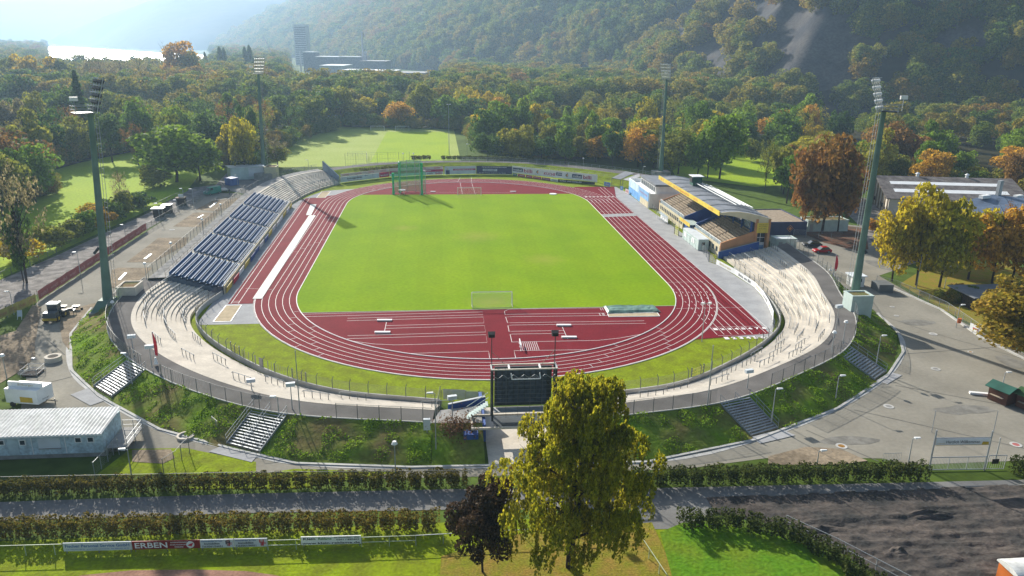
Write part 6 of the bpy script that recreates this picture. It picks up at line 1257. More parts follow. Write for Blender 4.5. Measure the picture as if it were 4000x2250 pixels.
car((80.0, -13.6, .03), R(172), 4.4, 1.8, 1.5, M('black_car_paint', (.015, .015, .018), .25, spec=.6), 'black hatchback parked beside the red car')
car((79.8, -19.0, .03), R(178), 4.1, 1.75, 1.45, M('red_car_paint', (.45, .01, .015), .25, spec=.6), 'bright red small car parked on the right car park')
car((101.0, -9.6, .03), R(168), 5.4, 2.0, 2.3, M('white_van_paint', (.6, .62, .64), .35, spec=.5), 'white delivery van half hidden under the yellow trees', 'van', 'van', 'delivery_van')
car((55.9, -118.0, .05), R(200), 4.2, 1.8, 1.55, M('yellow_car_paint', (.65, .60, .12), .3, spec=.5), 'pale yellow car cut off at the right picture edge')
gv = car((-79.0, 58.4, .03), R(235), 5.2, 2.0, 2.3, M('green_van_paint', (.03, .26, .20), .4, spec=.5), 'green pickup van with flat bed on the far left lot', 'van', 'van', 'delivery_van')
tb = thing('flatbed_trailer', (-76.8, 62.5, 0), 'grey flatbed standing behind the green van', 'trailer'); MB().obox((-76.8, 62.8), 2.1, 3.8, .6, .9, .55).build('bed', m_steel, tb)
for s_ in (-1, 1): MB().tube((-76.8+s_*1.0, 62.6-.1*s_, .35), (-76.8+s_*1.2, 62.6-.15*s_, .35), .32, n=10).build('wheel', m_blk, tb)
def person(x, y, z, H, lab, cl, rz=0):
    o = bpy.data.objects.new('person', None)
    J = {'pel': (0, 0, .52), 'sp': (0, .01, .66), 'ch': (0, 0, .78), 'nk': (0, 0, .85), 'hd': (0, .01, .91), 'ht': (0, .01, .985), 'ls': (-.11, 0, .81), 'le': (-.145, .02, .64), 'lh': (-.13, -.05, .49), 'rs': (.11, 0, .81), 're': (.15, .02, .64), 'rh': (.14, -.06, .49), 'lk': (-.06, -.02, .28), 'la': (-.065, .02, .04), 'lt': (-.07, -.07, .015), 'rk': (.06, .0, .28), 'ra': (.07, .05, .04), 'rt': (.075, -.04, .015), 'lp': (-.05, 0, .5), 'rp': (.05, 0, .5)}
    E_ = [('pel', 'sp'), ('sp', 'ch'), ('ch', 'nk'), ('nk', 'hd'), ('hd', 'ht'), ('ch', 'ls'), ('ls', 'le'), ('le', 'lh'), ('ch', 'rs'), ('rs', 're'), ('re', 'rh'), ('pel', 'lp'), ('lp', 'lk'), ('lk', 'la'), ('la', 'lt'), ('pel', 'rp'), ('rp', 'rk'), ('rk', 'ra'), ('ra', 'rt')]
    Rr = {'pel': .075, 'sp': .07, 'ch': .085, 'nk': .034, 'hd': .058, 'ht': .045, 'ls': .042, 'le': .03, 'lh': .022, 'rs': .042, 're': .03, 'rh': .022, 'lk': .038, 'la': .026, 'lt': .022, 'rk': .038, 'ra': .026, 'rt': .022, 'lp': .058, 'rp': .058}
    ks = list(J); me = bpy.data.meshes.new('person'); ca, sa = math.cos(rz), math.sin(rz); me.from_pydata([((J[k][0]*ca-J[k][1]*sa)*H, (J[k][0]*sa+J[k][1]*ca)*H, J[k][2]*H) for k in ks], [(ks.index(a), ks.index(b)) for a, b in E_], [])
    o = bpy.data.objects.new('person', me); C.objects.link(o); md = o.modifiers.new('s', 'SKIN')
    for i, k in enumerate(ks): me.skin_vertices[0].data[i].radius = (Rr[k]*H, Rr[k]*H*.8)
    me.skin_vertices[0].data[0].use_root = True; o.modifiers.new('u', 'SUBSURF').levels = 1; me.materials.append(cl); o.location = (x, y, z); return tag(o, lab, 'person')
person(-73.6, 57.2, .02, 1.8, 'person in dark clothes walking across the far left lot', M('dark_clothing', (.02, .022, .03), .9), 1.2)
# wheel loader coming up the left lane
wl_ = thing('wheel_loader', (-74.5, -55.4, 0), 'yellow and grey wheel loader with a white roof on the left lane', 'loader'); o = Vector((-74.6, -56.0, 0)); m_ldy = M('loader_yellow', (.55, .36, .03), .5); m_ldg = M('loader_grey', (.08, .09, .10), .5)
MB().box(o.x-1.0, o.x+1.0, o.y-1.6, o.y-.2, .75, 1.75).build('engine_hood', m_ldg, wl_); MB().box(o.x-1.15, o.x+1.15, o.y-1.75, o.y-1.2, .45, .85).build('counterweight', m_ldy, wl_); MB().box(o.x-.75, o.x+.75, o.y-.1, o.y+1.2, 1.0, 2.75).build('cab', m_glass, wl_); MB().box(o.x-.9, o.x+.9, o.y-.25, o.y+1.35, 2.76, 2.95).build('roof', m_wht, wl_)
for x_ in (-.76, .76):
    for y_ in (-.12, 1.2): MB().box(o.x+x_-.05, o.x+x_+.05, o.y+y_-.05, o.y+y_+.05, 1.0, 2.75).build('cab_pillar', m_ldg, wl_)
MB().box(o.x-.5, o.x+.5, o.y+1.2, o.y+2.2, .8, 1.2).build('loader_arm', m_ldy, wl_); MB().hexa([(o.x-1.2, o.y+2.2, .1), (o.x+1.2, o.y+2.2, .1), (o.x+1.2, o.y+3.1, .1), (o.x-1.2, o.y+3.1, .1)], [(o.x-1.2, o.y+2.1, 1.1), (o.x+1.2, o.y+2.1, 1.1), (o.x+1.2, o.y+2.4, 1.1), (o.x-1.2, o.y+2.4, 1.1)]).build('bucket', m_ldg, wl_)
for x_ in (-1.0, 1.0):
    for y_ in (-.9, 1.5): w_ = MB().tube((o.x+x_-.22, o.y+y_, .62), (o.x+x_+.22, o.y+y_, .62), .62, n=14).build('wheel', m_blk, wl_); MB().tube((o.x+x_-.24, o.y+y_, .62), (o.x+x_+.24, o.y+y_, .62), .3, n=10).build('rim', m_ldy, w_)
# barrows and site tools beside the mast plinth
for k, (q, lb) in enumerate((((640, 215), 'wheelbarrow lying by the loader'), ((770, 215), 'wheelbarrow standing next to the mast plinth'))):
    p = GQ(0, 2, *q); t = thing('wheelbarrow', p, lb, 'wheelbarrow'); MB().hexa([p+Vector(a) for a in ((-.3, -.25, .35), (.3, -.25, .35), (.3, .25, .35), (-.3, .25, .35))], [p+Vector(a) for a in ((-.6, -.4, .75), (.6, -.4, .75), (.6, .4, .75), (-.6, .4, .75))]).build('tray', m_ldg, t); MB().tube(p+Vector((.9, -.08, .2)), p+Vector((.9, .08, .2)), .2, n=10).build('wheel', m_blk, t); MB().path([p+Vector((-1.1, -.35, .6)), p+Vector((.9, -.1, .25))], .03).path([p+Vector((-1.1, .35, .6)), p+Vector((.9, .1, .25))], .03).build('handles', m_ldy, t)
p = GQ(0, 2, 700, 260); t = thing('tool_rack', p, 'dark steel rack with tools between the two wheelbarrows', 'rack'); f = MB()
for a in (-.9, .9):
    for b in (-.5, .5): f.tube(p+Vector((a, b, 0)), p+Vector((a, b, 1.0)), .04)
f.build('frame', m_dsteel, t); MB().obox(p.xy, 1.9, 1.1, .7, .8, .1).build('shelf', m_ldg, t); MB().obox((p.x+.2, p.y), .9, .6, .81, 1.1, .5).build('load', m_blk, t)
p = GQ(0, 2, 205, 310); t = thing('folding_sign', p, 'white folding sign board on the grass below the yellow cloth', 'sign'); MB().hexa([p+Vector(a) for a in ((-.4, -.1, .5), (.4, -.1, .5), (.4, -.05, .5), (-.4, -.05, .5))], [p+Vector(a) for a in ((-.4, .2, 1.5), (.4, .2, 1.5), (.4, .25, 1.5), (-.4, .25, 1.5))]).build('panel', m_gcloth, t); MB().tube(p+Vector((-.35, -.3, 0)), p+Vector((-.3, 0, .6)), .04).tube(p+Vector((.35, -.3, 0)), p+Vector((.3, 0, .6)), .04).build('leg', m_wht, t)
def ring(p, ro, ri, z0, z1, lab, mat=m_conc):
    mb = MB(); n = 24
    for i in range(n):
        a = 2*math.pi*i/n; c, s = math.cos(a), math.sin(a)
        mb.v += [Vector((p.x+ro*c, p.y+ro*s, z0)), Vector((p.x+ro*c, p.y+ro*s, z1)), Vector((p.x+ri*c, p.y+ri*s, z1)), Vector((p.x+ri*c, p.y+ri*s, z0+.01))]
    for i in range(n):
        a, b = 4*i, 4*((i+1) % n)
        for q in range(3): mb.f.append((a+q, b+q, b+q+1, a+q+1))
    t = thing('manhole', (p.x, p.y, z0), lab, 'manhole'); mb.build('concrete_ring', mat, t); return t
def cover(p, lab, r_=.62, mt=None, z=Z2):
    t = ring(p, r_*1.7, r_, z, z+.02, lab, m_kerb); MB().tube((p.x, p.y, z), (p.x, p.y, z+.012), r_*.98, n=20).build('lid', mt or m_conc2, t)
t = ring(GQ(0, 2, 540, 728), 1.15, .72, 0, .75, 'open raised concrete manhole ring on the left lane'); MB().tube((t.location.x, t.location.y, Z2), (t.location.x, t.location.y, .06), .72, n=20).build('shaft', m_blk, t)  # flat black disc painted for the darkness inside the open ring
t = ring(GQ(0, 3, 1870, 48), 1.05, .8, Z1, .3, 'white concrete ring on the road below the left bank stairs')
m_rust = M('rusty_iron', (.32, .17, .05), .9, var=.2, sc=3)
for q, lb, mt in (((3, 2, 1660, 462), 'manhole cover on the yard beside the shadow tip', None), ((3, 2, 1685, 813), 'manhole cover in the middle of the right yard', None), ((3, 2, 1213, 1190), 'manhole cover nearest the bank on the right yard', None), ((3, 3, 738, 140), 'rusty manhole cover beside the brown patch', m_rust), ((3, 3, 2492, 125), 'red lidded manhole cover at the right edge', m_banner), ((0, 1, 1730, 862), 'manhole cover on the left lot', None), ((3, 2, 2035, 642), 'small rusty cover near the right fence', m_rust), ((3, 2, 1248, 188), 'small dark cover above the long shadow', m_conc2), ((3, 2, 1290, 278), 'small cover right of the box house', m_conc2)):
    cover(GQ(*q), lb, .40 if 'small' not in lb else .25, mt)
# drinks trailer
tl = thing('drinks_trailer', (-62.5, -89.5, 0), 'white drinks trailer with a raised roof sign and beer picture', 'trailer'); T0 = [(-65.6, -89.3), (-61.2, -90.3), (-60.4, -87.8), (-64.8, -86.8)]
MB().prism(T0, .55, 2.5).build('body', m_wht, tl); MB().prism([(-65.4, -88.6), (-60.9, -89.5), (-60.8, -89.3), (-65.3, -88.4)], 2.5, 3.2).build('roof_sign', m_wht, tl); lettering(tl, 'Bitburger', (-62.9, -89.23, 2.85), (4.4, -.9, 0), (0, 0, 1), .35, m_txtgold, 2.2)
MB().hexa([(-63.6, -89.79, .75), (-61.9, -90.17, .75), (-61.9, -90.15, .75), (-63.6, -89.77, .75)], [(-63.6, -89.79, 1.5), (-61.9, -90.17, 1.45), (-61.9, -90.15, 1.45), (-63.6, -89.77, 1.5)]).build('beer_picture', m_ldy, tl); lettering(tl, 'Bitburger', (-60.78, -89.05, .95), (.8, 2.5, 0), (0, 0, 1), .22, m_txtblk, 1.1)
for p_ in ((-64.8, -89.55), (-62.0, -87.3)): MB().tube((p_[0], p_[1], .35), (p_[0]+.05, p_[1]+.25, .35), .34, n=12).build('wheel', m_blk, tl)
MB().tube((-60.8, -89, .6), (-59.3, -89.3, .55), .06).tube((-59.6, -89.3, 0), (-59.6, -89.3, .9), .06).build('tow_bar', m_dsteel, tl)
# cabin building with ribbed roof, front left
m_cab = M('pale_blue_cabin', (.52, .64, .68), .7, var=.12, sc=.8, sc2=3); m_rib = M('light_ribbed_sheet', (.68, .68, .65), .7, 0, col2=(.52, .52, .49), sc=.5, sc2=2)
cbn = thing('cabin_building', (-54, -100.5, 0), 'long pale blue cabin building with ribbed sheet roof, front left', 'building')
MB().box(-66, -48.0, -103.4, -97.9, .55, 3.05).build('wall', m_cab, cbn); MB().box(-66, -47.9, -103.3, -98.0, 0, .549).build('plinth', m_conc2, cbn)
rbm = MB(); n = 90
for k in range(n+1): x = -66.3+18.5*k/n; z = .09 if k % 2 else 0; rbm.v += [Vector((x, -103.75, 3.08+z)), Vector((x, -97.6, 3.45+z))]
for k in range(n): rbm.f.append((2*k, 2*k+2, 2*k+3, 2*k+1))
rbm.build('roof', m_rib, cbn); MB().box(-66.3, -47.8, -103.78, -103.7, 2.9, 3.1).build('gutter', m_wht, cbn)
for x_, w_, h0, h1, nm in ((-58.8, .5, 2.0, 2.45, 'window'), (-56.55, .5, 1.9, 2.4, 'window'), (-50.55, .55, 2.0, 2.5, 'window'), (-49.2, .55, 2.0, 2.5, 'window')):
    o_ = MB().box(x_-w_/2-.12, x_+w_/2+.12, -103.46, -103.41, h0-.12, h1+.12).build('window', m_wht, cbn); MB().box(x_-w_/2, x_+w_/2, -103.49, -103.465, h0, h1).build('pane', m_glass, o_)
sh = MB().box(-54.9, -52.5, -103.47, -103.41, 1.35, 2.65).build('shutter', m_gcloth, cbn); MB().box(-54.9, -52.5, -103.6, -103.475, 1.28, 1.36).build('shelf', m_conc2, sh)
for x_ in (-62.5, -57.6): MB().box(x_-.55, x_+.55, -103.45, -103.41, .6, 2.65).build('door', M('cabin_door', (.48, .58, .60), .7) if x_ < -60 else bpy.data.materials['cabin_door'], cbn)
for x_ in (-59.3, -55.6, -52.0): MB().box(x_-.04, x_+.04, -103.44, -103.405, .6, 3.0).build('joint_strip', m_wht, cbn)
pt = thing('terrace_platform', (-46.5, -101, 0), 'small steel platform with railings beside the cabin building', 'platform'); MB().box(-47.8, -45.4, -103.2, -98.2, .9, 1.0).build('deck', m_conc2, pt)
f = MB()
for x_ in (-47.7, -46.5, -45.5):
    for y_ in (-103.1, -100.8, -98.3): f.tube((x_, y_, 0), (x_, y_, 2.0), .035, n=4)
for z in (1.4, 2.0): f.path([(-45.5, -103.1, z), (-45.5, -98.3, z), (-47.7, -98.3, z)], .03, 4)
f.build('frame', m_steel, pt)
fr_ = thing('loading_rack', GQ(0, 2, 200, 900), 'rusty steel loading frame beside the lane above the trailer', 'frame'); p = GQ(0, 2, 210, 900); f = MB()
for a, b in ((0, 0), (2.2, 0), (2.2, 2.4), (0, 2.4)): f.tube(p+Vector((a, b, 0)), p+Vector((a, b, 1.1)), .04)
for z in (.5, 1.1): f.path([p+Vector(q) for q in ((0, 0, z), (2.2, 0, z), (2.2, 2.4, z), (0, 2.4, z), (0, 0, z))], .03)
f.build('frame', m_steel, fr_); MB().obox((p.x+1.1, p.y+1.2), 2.1, 2.2, .1, .25).build('load', m_soil, fr_)
for q, lb, w_ in (((230, 760), 'short wooden beam lying beside the left lane', 1.0), ((335, 712), 'small white block beside the left lane', .5), ((1185, 1062), 'pale slab lying on the bank beside the left stairs', .9), ((2285, 1000), 'white block by the left lot', .3)):
    if q[0] > 2000: continue
    p = GQ(0, 2, *q); single('loose_block', MB().obox(p.xy, w_, .35, 0.02, .2 if w_ > .9 or q[0] < 1000 else .35, -.4), m_bench if 'wooden' in lb else m_wht, lb, 'block')
for q, lb, L__ in (((1265, 1300, 1200, 1370), 'white curb strip on the nearest earth patch of the left lot', 0), ((1520, 1110, 1455, 1160), 'white curb strip on the middle earth patch of the left lot', 0), ((2045, 715, 1990, 745), 'white curb strip on the third earth patch of the left lot', 0), ((2175, 590, 2110, 640), 'white curb strip on the farthest earth patch of the left lot', 0)):
    a, b = GQ(0, 1, q[0], q[1]), GQ(0, 1, q[2], q[3]); single('kerb_strip', MB().wallseg(a, b, .5, .03, .16), m_wht, lb, 'kerb strip')
# flags
def flag(p, H, lab):
    t = thing('beach_flag', p, lab, 'flag'); MB().tube(p, p+Vector((0, 0, H)), .04, .02).build('pole', m_wht, t); mb = MB(); n = 12
    for i in range(n+1): z = p.z+H*(.28+.72*i/n); w_ = .75*math.sin(math.pi*min(1, (i+3)/(n+3)))**.6; mb.v += [Vector((p.x, p.y, z)), Vector((p.x+w_*.75, p.y-w_*.35, z-.1)), Vector((p.x, p.y+.03, z)), Vector((p.x+w_*.75, p.y-w_*.35+.03, z-.1))]
    for i in range(n): a = 4*i; mb.f += [(a, a+1, a+5, a+4), (a+3, a+2, a+6, a+7), (a+1, a+3, a+7, a+5)]
    mb.build('cloth', m_red, t); MB().tube(p, p+Vector((0, 0, H*.2)), .28, .1, 8).build('foot_wrap', m_wht, t)
p = GQ(0, 2, 1570, 760, 2.6); flag(p, 4.8, 'tall red feather flag on the left rim path'); flag(GQ(3, 1, 655, 1330), 4.8, 'tall red feather flag beside the car park'); flag(V(860, 912, 2.4), 2.2, 'low red and white feather banner on the terrace') if False else None
# ------------------------------------------------------------ front boards, railing
fb = [((-44.5, -121.5), (-38.35, -121.72), 'white board with blue lettering, leftmost in the front row', m_gcloth, [('Fischer Personal Service GmbH', .5, .62, .36, .94, m_txtblue), ('Tel. 0261/921 88 22   www.fischer-personal.de   Fax 0261/921 88 55', .5, .2, .13, .92, m_txtblue)], []),
      ((-38.3, -121.73), (-32.15, -121.95), 'dark red board with white block letters in the front row', M('dark_red_board', (.25, .02, .02), .6), [('ERBEN', .28, .5, .66, .48, m_txtw), ('INTERNATIONALE', .69, .78, .15, .24, m_txtw), ('MÖBELTRANSPORTE', .69, .5, .15, .26, m_txtw), ('KOBLENZ', .69, .22, .15, .13, m_txtw)], []),
      ((-32.1, -121.96), (-29.05, -122.07), 'white estate agent board right of the red one', m_gcloth, [('Haverländer & Feld', .35, .82, .16, .62, m_txtblue), ('Immobilien', .35, .52, .24, .46, m_txtblk), ('Tel.0261/36051', .35, .18, .22, .62, m_txtblk), ('H', .83, .62, .45, .14, m_txtblk), ('F', .9, .4, .4, .10, m_txtred)], [(.79, .15, .89, .95, M('grey_red_mark', (.35, .22, .22), .7))]),
      ((-29.0, -122.07), (-25.95, -122.18), 'white estate agent board, rightmost of the joined row', m_gcloth, [('Haverländer & Feld', .35, .82, .16, .62, m_txtblue), ('Immobilien', .35, .52, .24, .46, m_txtblk), ('Tel.0261/36051', .35, .18, .22, .62, m_txtblk), ('H', .83, .7, .4, .14, m_txtred), ('F', .9, .35, .4, .12, m_txtred)], [(.79, .1, .89, .6, m_banner)]),
      ((-22.85, -122.22), (-17.25, -122.42), 'single white board with black web address in the front', m_wht, [('Klein', .14, .75, .3, .2, m_blk), ('Reklame', .4, .74, .3, .22, M('green_lettering', (.12, .3, .08), .6)), ('wir beschriften... alles', .76, .85, .14, .42, m_blk), ('0261 / 890402', .78, .58, .18, .38, m_blk), ('www.klein-reklame.de', .5, .2, .26, .96, m_blk)], [])]
for a, b, lb, mt, tx, pa in fb: board('advertising_board', lb, 'advertising board', a, b, .36, 1.24, mt, texts=tx, patches=pa)
er = [o_ for o_ in bpy.data.objects if o_.get('label', '').startswith('dark red board')][0]
c_ = Vector((-33.0, -121.95, .8)); MB().tube(c_, c_+Vector((0, -.03, 0)), .36, n=20).build('round_mark', m_wht, er); MB().hexa([c_+Vector(q) for q in ((-.25, -.05, -.05), (.1, -.05, -.2), (.3, -.05, .2), (0, -.05, .1))], [c_+Vector((q[0], q[1]-.01, q[2])) for q in ((-.25, -.05, -.05), (.1, -.05, -.2), (.3, -.05, .2), (0, -.05, .1))]).build('bird_mark', m_txtred, er)
m_palegr = M('pale_green_rail', (.45, .50, .34), .6)
rail('front_railing', [(-64, -120.9), (-44.6, -121.5)], 0, 'pale green railing left of the front boards', 1.15, 2.6, mat=m_palegr, nrail=1)
rail('front_railing', [(-25.9, -122.3), (-22.9, -122.4)], 0, 'pale green railing between the front boards', 1.1, 2.6, mat=m_palegr); rail('front_railing', [(-17.2, -122.5), (-12.1, -122.6)], 0, 'pale green railing right of the web address board', 1.1, 2.6, mat=m_palegr)
rail('front_railing', [(-12.1, -122.6), (-6, -122.5), (3, -122.4), (8.7, -122.2)], 0, 'thin railing behind the dark red tree and the birch', 1.1, 2.6, nrail=1)
mesh_fence('hedge_fence', [(-64, -110.0), (-31, -111.2), (-8, -112.5), (-6.4, -112.6)], 0, 1.9, 'wire fence running through the long near hedge', 2.6, w_fence)
rail('yellow_rail', [(8.9, -121.9), (9.6, -126.5), (10.6, -133)], 0, 'yellow topped railing running toward the camera right of the birch', 1.15, 2.2, mat=m_palegr, nrail=1)
bd = board('direction_sign', 'white sign with a red arrow at the gap in the near hedge', 'sign', GQ(1, 3, 2510, 470).xy, GQ(2, 3, 130, 455).xy, 1.0, 1.9, m_wht, texts=[('■', .75, .5, .3, .08, m_txtblk)])
p = GQ(1, 3, 2535, 470); MB().hexa([p+Vector((0, -.1, 1.45)), p+Vector((.5, -.1, 1.75)), p+Vector((.5, -.1, 1.15))], [p+Vector((0, -.12, 1.45)), p+Vector((.5, -.12, 1.75)), p+Vector((.5, -.12, 1.15))]).build('arrow', m_txtred, bd)
# welcome gate
wg = thing('welcome_gate', (48.5, -113.6, 0), 'steel sliding gate under a white welcome sign', 'gate'); a, b = Vector((45.6, -113.4)), Vector((52.1, -113.7))
for q in (a, b): MB().tube((*q, 0), (*q, 5.2 if q is a else 5.0), .1).build('post', m_steel, wg)
f = MB()
for z in (.15, 1.75): f.tube((*a, z), (*b, z), .06)
for k in range(40): q = a.lerp(b, k/39); f.tube((*q, .15), (*q, 1.75), .022 if k % 13 else .05, n=4)
f.build('leaf', m_steel, wg)
sn = MB().hexa([(45.7, -113.55, 3.35), (51.9, -113.85, 3.35), (51.9, -113.75, 3.35), (45.7, -113.45, 3.35)], [(45.7, -113.55, 4.15), (51.9, -113.85, 4.15), (51.9, -113.75, 4.15), (45.7, -113.45, 4.15)]).build('sign', m_wht, wg)
lettering(sn, 'Herzlich Willkommen', (48.8, -113.74, 3.78), (6.2, -.3, 0), (0, 0, 1), .36, m_txtblk, 3.9); lettering(sn, 'Bitburger', (46.3, -113.62, 3.6), (6.2, -.3, 0), (0, 0, 1), .18, m_txtgold, .9); MB().hexa([(45.7, -113.58, 3.35), (51.9, -113.88, 3.35), (51.9, -113.86, 3.35), (45.7, -113.56, 3.35)], [(45.7, -113.58, 3.43), (51.9, -113.88, 3.43), (51.9, -113.86, 3.43), (45.7, -113.56, 3.43)]).build('gold_stripe', m_txtgold, sn)
MB().hexa([(51.0, -113.85, 3.43), (51.8, -113.89, 3.43), (51.8, -113.87, 3.43), (51.0, -113.83, 3.43)], [(51.1, -113.85, 3.78), (51.75, -113.89, 3.75), (51.75, -113.87, 3.75), (51.1, -113.83, 3.78)]).build('beer_mark', m_ldy, sn)
MB().tube((45.6, -113.4, 4.2), (52.1, -113.7, 4.2), .05).build('top_bar', m_steel, wg)
sg_ = thing('side_gate', (53.2, -113.8, 0), 'small steel side gate with notice frames right of the welcome gate', 'gate'); f = MB()
for k in range(9): x_ = 52.3+k*.27; f.tube((x_, -113.7, .1), (x_, -113.75, 1.9), .02 if k % 8 else .05, n=4)
f.tube((52.3, -113.7, 1.9), (54.4, -113.8, 1.9), .05).tube((52.3, -113.7, .15), (54.4, -113.8, .15), .05); f.build('leaf', m_steel, sg_); MB().box(52.7, 53.5, -113.9, -113.85, .9, 1.5).build('notice_frame', m_blk, sg_)
bk = GQ(3, 3, 1240, 290); t = thing('crowd_barrier', bk, 'steel crowd barrier leaning by the hedge left of the gate', 'barrier'); f = MB()
for z in (.15, 1.05): f.tube(bk+Vector((-1.1, 0, z)), bk+Vector((1.1, 0, z)), .03)
for k in range(12): f.tube(bk+Vector((-1.1+.2*k, 0, .15)), bk+Vector((-1.1+.2*k, 0, 1.05)), .018, n=4)
f.build('frame', m_steel, t)
for q, h_ in ((Q(3, 2, 1645, 1449), 1.5), (Q(3, 2, 2265, 1449), 1.5)): p = G(*q); single('thin_post', MB().tube(p, p+Vector((0, 0, h_*2)), .05), m_steel, 'thin steel post on the yard %s the welcome gate' % ('left of' if q[0] < 3700 else 'beyond'), 'post')
# booths
for (x_, y_, lb) in ((66.7, -96.9, 'left green roofed wooden booth at the right edge'), (68.9, -99.4, 'right green roofed wooden booth cut by the picture edge')):
    t = thing('market_booth', (x_, y_, 0), lb, 'booth'); MB().obox((x_, y_), 2.2, 2.6, .1, 1.9, .35).build('wall', M('booth_wood', (.14, .07, .05), .8) if 'left' in lb else bpy.data.materials['booth_wood'], t)
    ca, sa = math.cos(.35), math.sin(.35)
    def rp(a, b, z): return Vector((x_+a*ca-b*sa, y_+a*sa+b*ca, z))
    MB().hexa([rp(-1.5, -1.7, 1.95), rp(0, -1.7, 2.6), rp(0, 1.7, 2.6), rp(-1.5, 1.7, 1.95)], [rp(-1.5, -1.7, 2.03), rp(0, -1.7, 2.68), rp(0, 1.7, 2.68), rp(-1.5, 1.7, 2.03)]).hexa([rp(0, -1.7, 2.6), rp(1.5, -1.7, 1.95), rp(1.5, 1.7, 1.95), rp(0, 1.7, 2.6)], [rp(0, -1.7, 2.68), rp(1.5, -1.7, 2.03), rp(1.5, 1.7, 2.03), rp(0, 1.7, 2.68)]).build('roof', m_grn if 'left' in lb else M('moss_green_roof', (.06, .12, .05), .8), t)
    MB().hexa([rp(-1.12, -.9, 1.0), rp(-1.12, .9, 1.0), rp(-1.5, .9, 1.0), rp(-1.5, -.9, 1.0)], [rp(-1.12, -.9, 1.06), rp(-1.12, .9, 1.06), rp(-1.5, .9, 1.06), rp(-1.5, -.9, 1.06)]).build('counter', m_bench, t)
for (x_, y_) in ((65.0, -94.7),): t = thing('pallet', (x_, y_, 0), 'white low block beside the green roofed booth', 'block'); MB().obox((x_, y_), 2.4, .5, .05, .35, -.3).build('slab', m_wht, t)
# orange site wagon
ow = thing('site_wagon', (41.5, -132.4, 0), 'orange site wagon with curved ribbed metal roof, bottom right corner', 'site wagon'); MB().box(39.9, 46, -134.6, -132.0, .5, 2.3).build('body', M('wagon_orange', (.55, .15, .03), .5), ow)
mb = MB(); n = 14
for k in range(n+1):
    a = math.pi*k/n; y_ = -133.3-1.4*math.cos(a); z = 2.31+.55*math.sin(a); mb.v += [Vector((39.7, y_, z)), Vector((46.2, y_, z))]
for k in range(n): mb.f.append((2*k, 2*k+1, 2*k+3, 2*k+2))
mb.f.append(tuple(range(0, 2*n+2, 2))); mb.build('roof', m_rib, ow)
# right side boxes
t = thing('grey_container', (78, -48.2, 0), 'low grey slatted container beside the right mast', 'container'); MB().obox((77.9, -47.8), 2.9, 3.2, .05, 1.6, -.05).build('body', m_post, t)
t = thing('waste_bin', GQ(3, 2, 1915, 375), 'orange waste bin on the right fence', 'bin'); p = t.location.copy(); MB().tube(p+Vector((0, 0, .5)), p+Vector((0, 0, 1.3)), .3, .34, 10).build('body', M('bin_orange', (.6, .14, .03), .5), t)
board('fence_sign', 'white notice board on the right fence near the maple', 'sign', GQ(3, 2, 2020, 425).xy, GQ(3, 2, 2140, 480).xy, .3, 1.4, m_wht, texts=[('www', .5, .4, .3, .5, m_txtred)])
hutb = thing('wooden_hut', (92, -58, 0), 'dark wooden hut in the shade behind the right fence', 'hut'); MB().box(88, 97, -61, -54, .1, 2.6).build('wall', m_bark, hutb); MB().box(87.3, 97.6, -61.6, -53.6, 2.61, 2.8).build('roof', m_roofg, hutb); MB().box(89.5, 90.7, -61.06, -61.01, 1.1, 2.0).build('window', m_wht, hutb)
tk_ = thing('ticket_booth', (74.2, -44.2, 0), 'small white ticket booth at the foot of the right mast', 'booth'); MB().box(72.9, 75.4, -45.6, -43.2, .03, 2.2).build('wall', m_wht, tk_); MB().box(72.6, 75.7, -46.0, -42.9, 2.21, 2.4).build('roof', m_gcloth, tk_); MB().box(73.5, 74.8, -45.66, -45.61, 1.1, 1.8).build('window', m_glass, tk_)
# halls
hl = thing('sports_hall', (142, 35, 0), 'large pale hall with mossy grey saddle roof and skylight strips', 'building')
A, B_ = Vector((128, 46.5, 0)), Vector((119.0, 20.5, 0)); e = Vector((36, -6.5, 0)).normalized()*38
W = [A, B_, B_+e, A+e]; MB().prism([tuple(p.xy) for p in W], 0, 5.0).build('wall', m_conc, hl)
rdg0 = A.lerp(B_, .35)+Vector((0, 0, 8.6)); rdg1 = rdg0+e; m_hroof = M('mossy_fibre_roof', (.115, .10, .095), .9, col2=(.21, .19, .175), sc=.5, sc2=3)
uA, uB = A+Vector((0, 0, 5.4))+(A-B_).normalized()*.8, B_+Vector((0, 0, 4.9))-(A-B_).normalized()*.8; q_ = e.normalized()*1.0
ro = MB().hexa([uB-q_, rdg0-q_, rdg1+q_, uB+e+q_], [uB-q_+Vector((0, 0, .2)), rdg0-q_+Vector((0, 0, .2)), rdg1+q_+Vector((0, 0, .2)), uB+e+q_+Vector((0, 0, .2))]).hexa([rdg0-q_, uA-q_, uA+e+q_, rdg1+q_], [rdg0-q_+Vector((0, 0, .2)), uA-q_+Vector((0, 0, .2)), uA+e+q_+Vector((0, 0, .2)), rdg1+q_+Vector((0, 0, .2))]).build('roof', m_hroof, hl)
gbl = MB().hexa([A+Vector((0, 0, 5)), B_+Vector((0, 0, 4.95)), B_+e.normalized()*.3+Vector((0, 0, 4.95)), A+e.normalized()*.3+Vector((0, 0, 5))], [rdg0, rdg0+Vector((.02, -.02, 0)), rdg0+e.normalized()*.3, rdg0+e.normalized()*.3]).build('gable', m_conc, hl)
for f0, f1 in ((.25, .38), (.58, .72)):
    p0, p1 = rdg0.lerp(uB, f0)+Vector((0, 0, .22)), rdg0.lerp(uB, f1)+Vector((0, 0, .22)); s_ = e*.06; MB().quad(p0+s_, p0+e*.9, p1+e*.9, p1+s_).build('skylight', m_wht, ro)
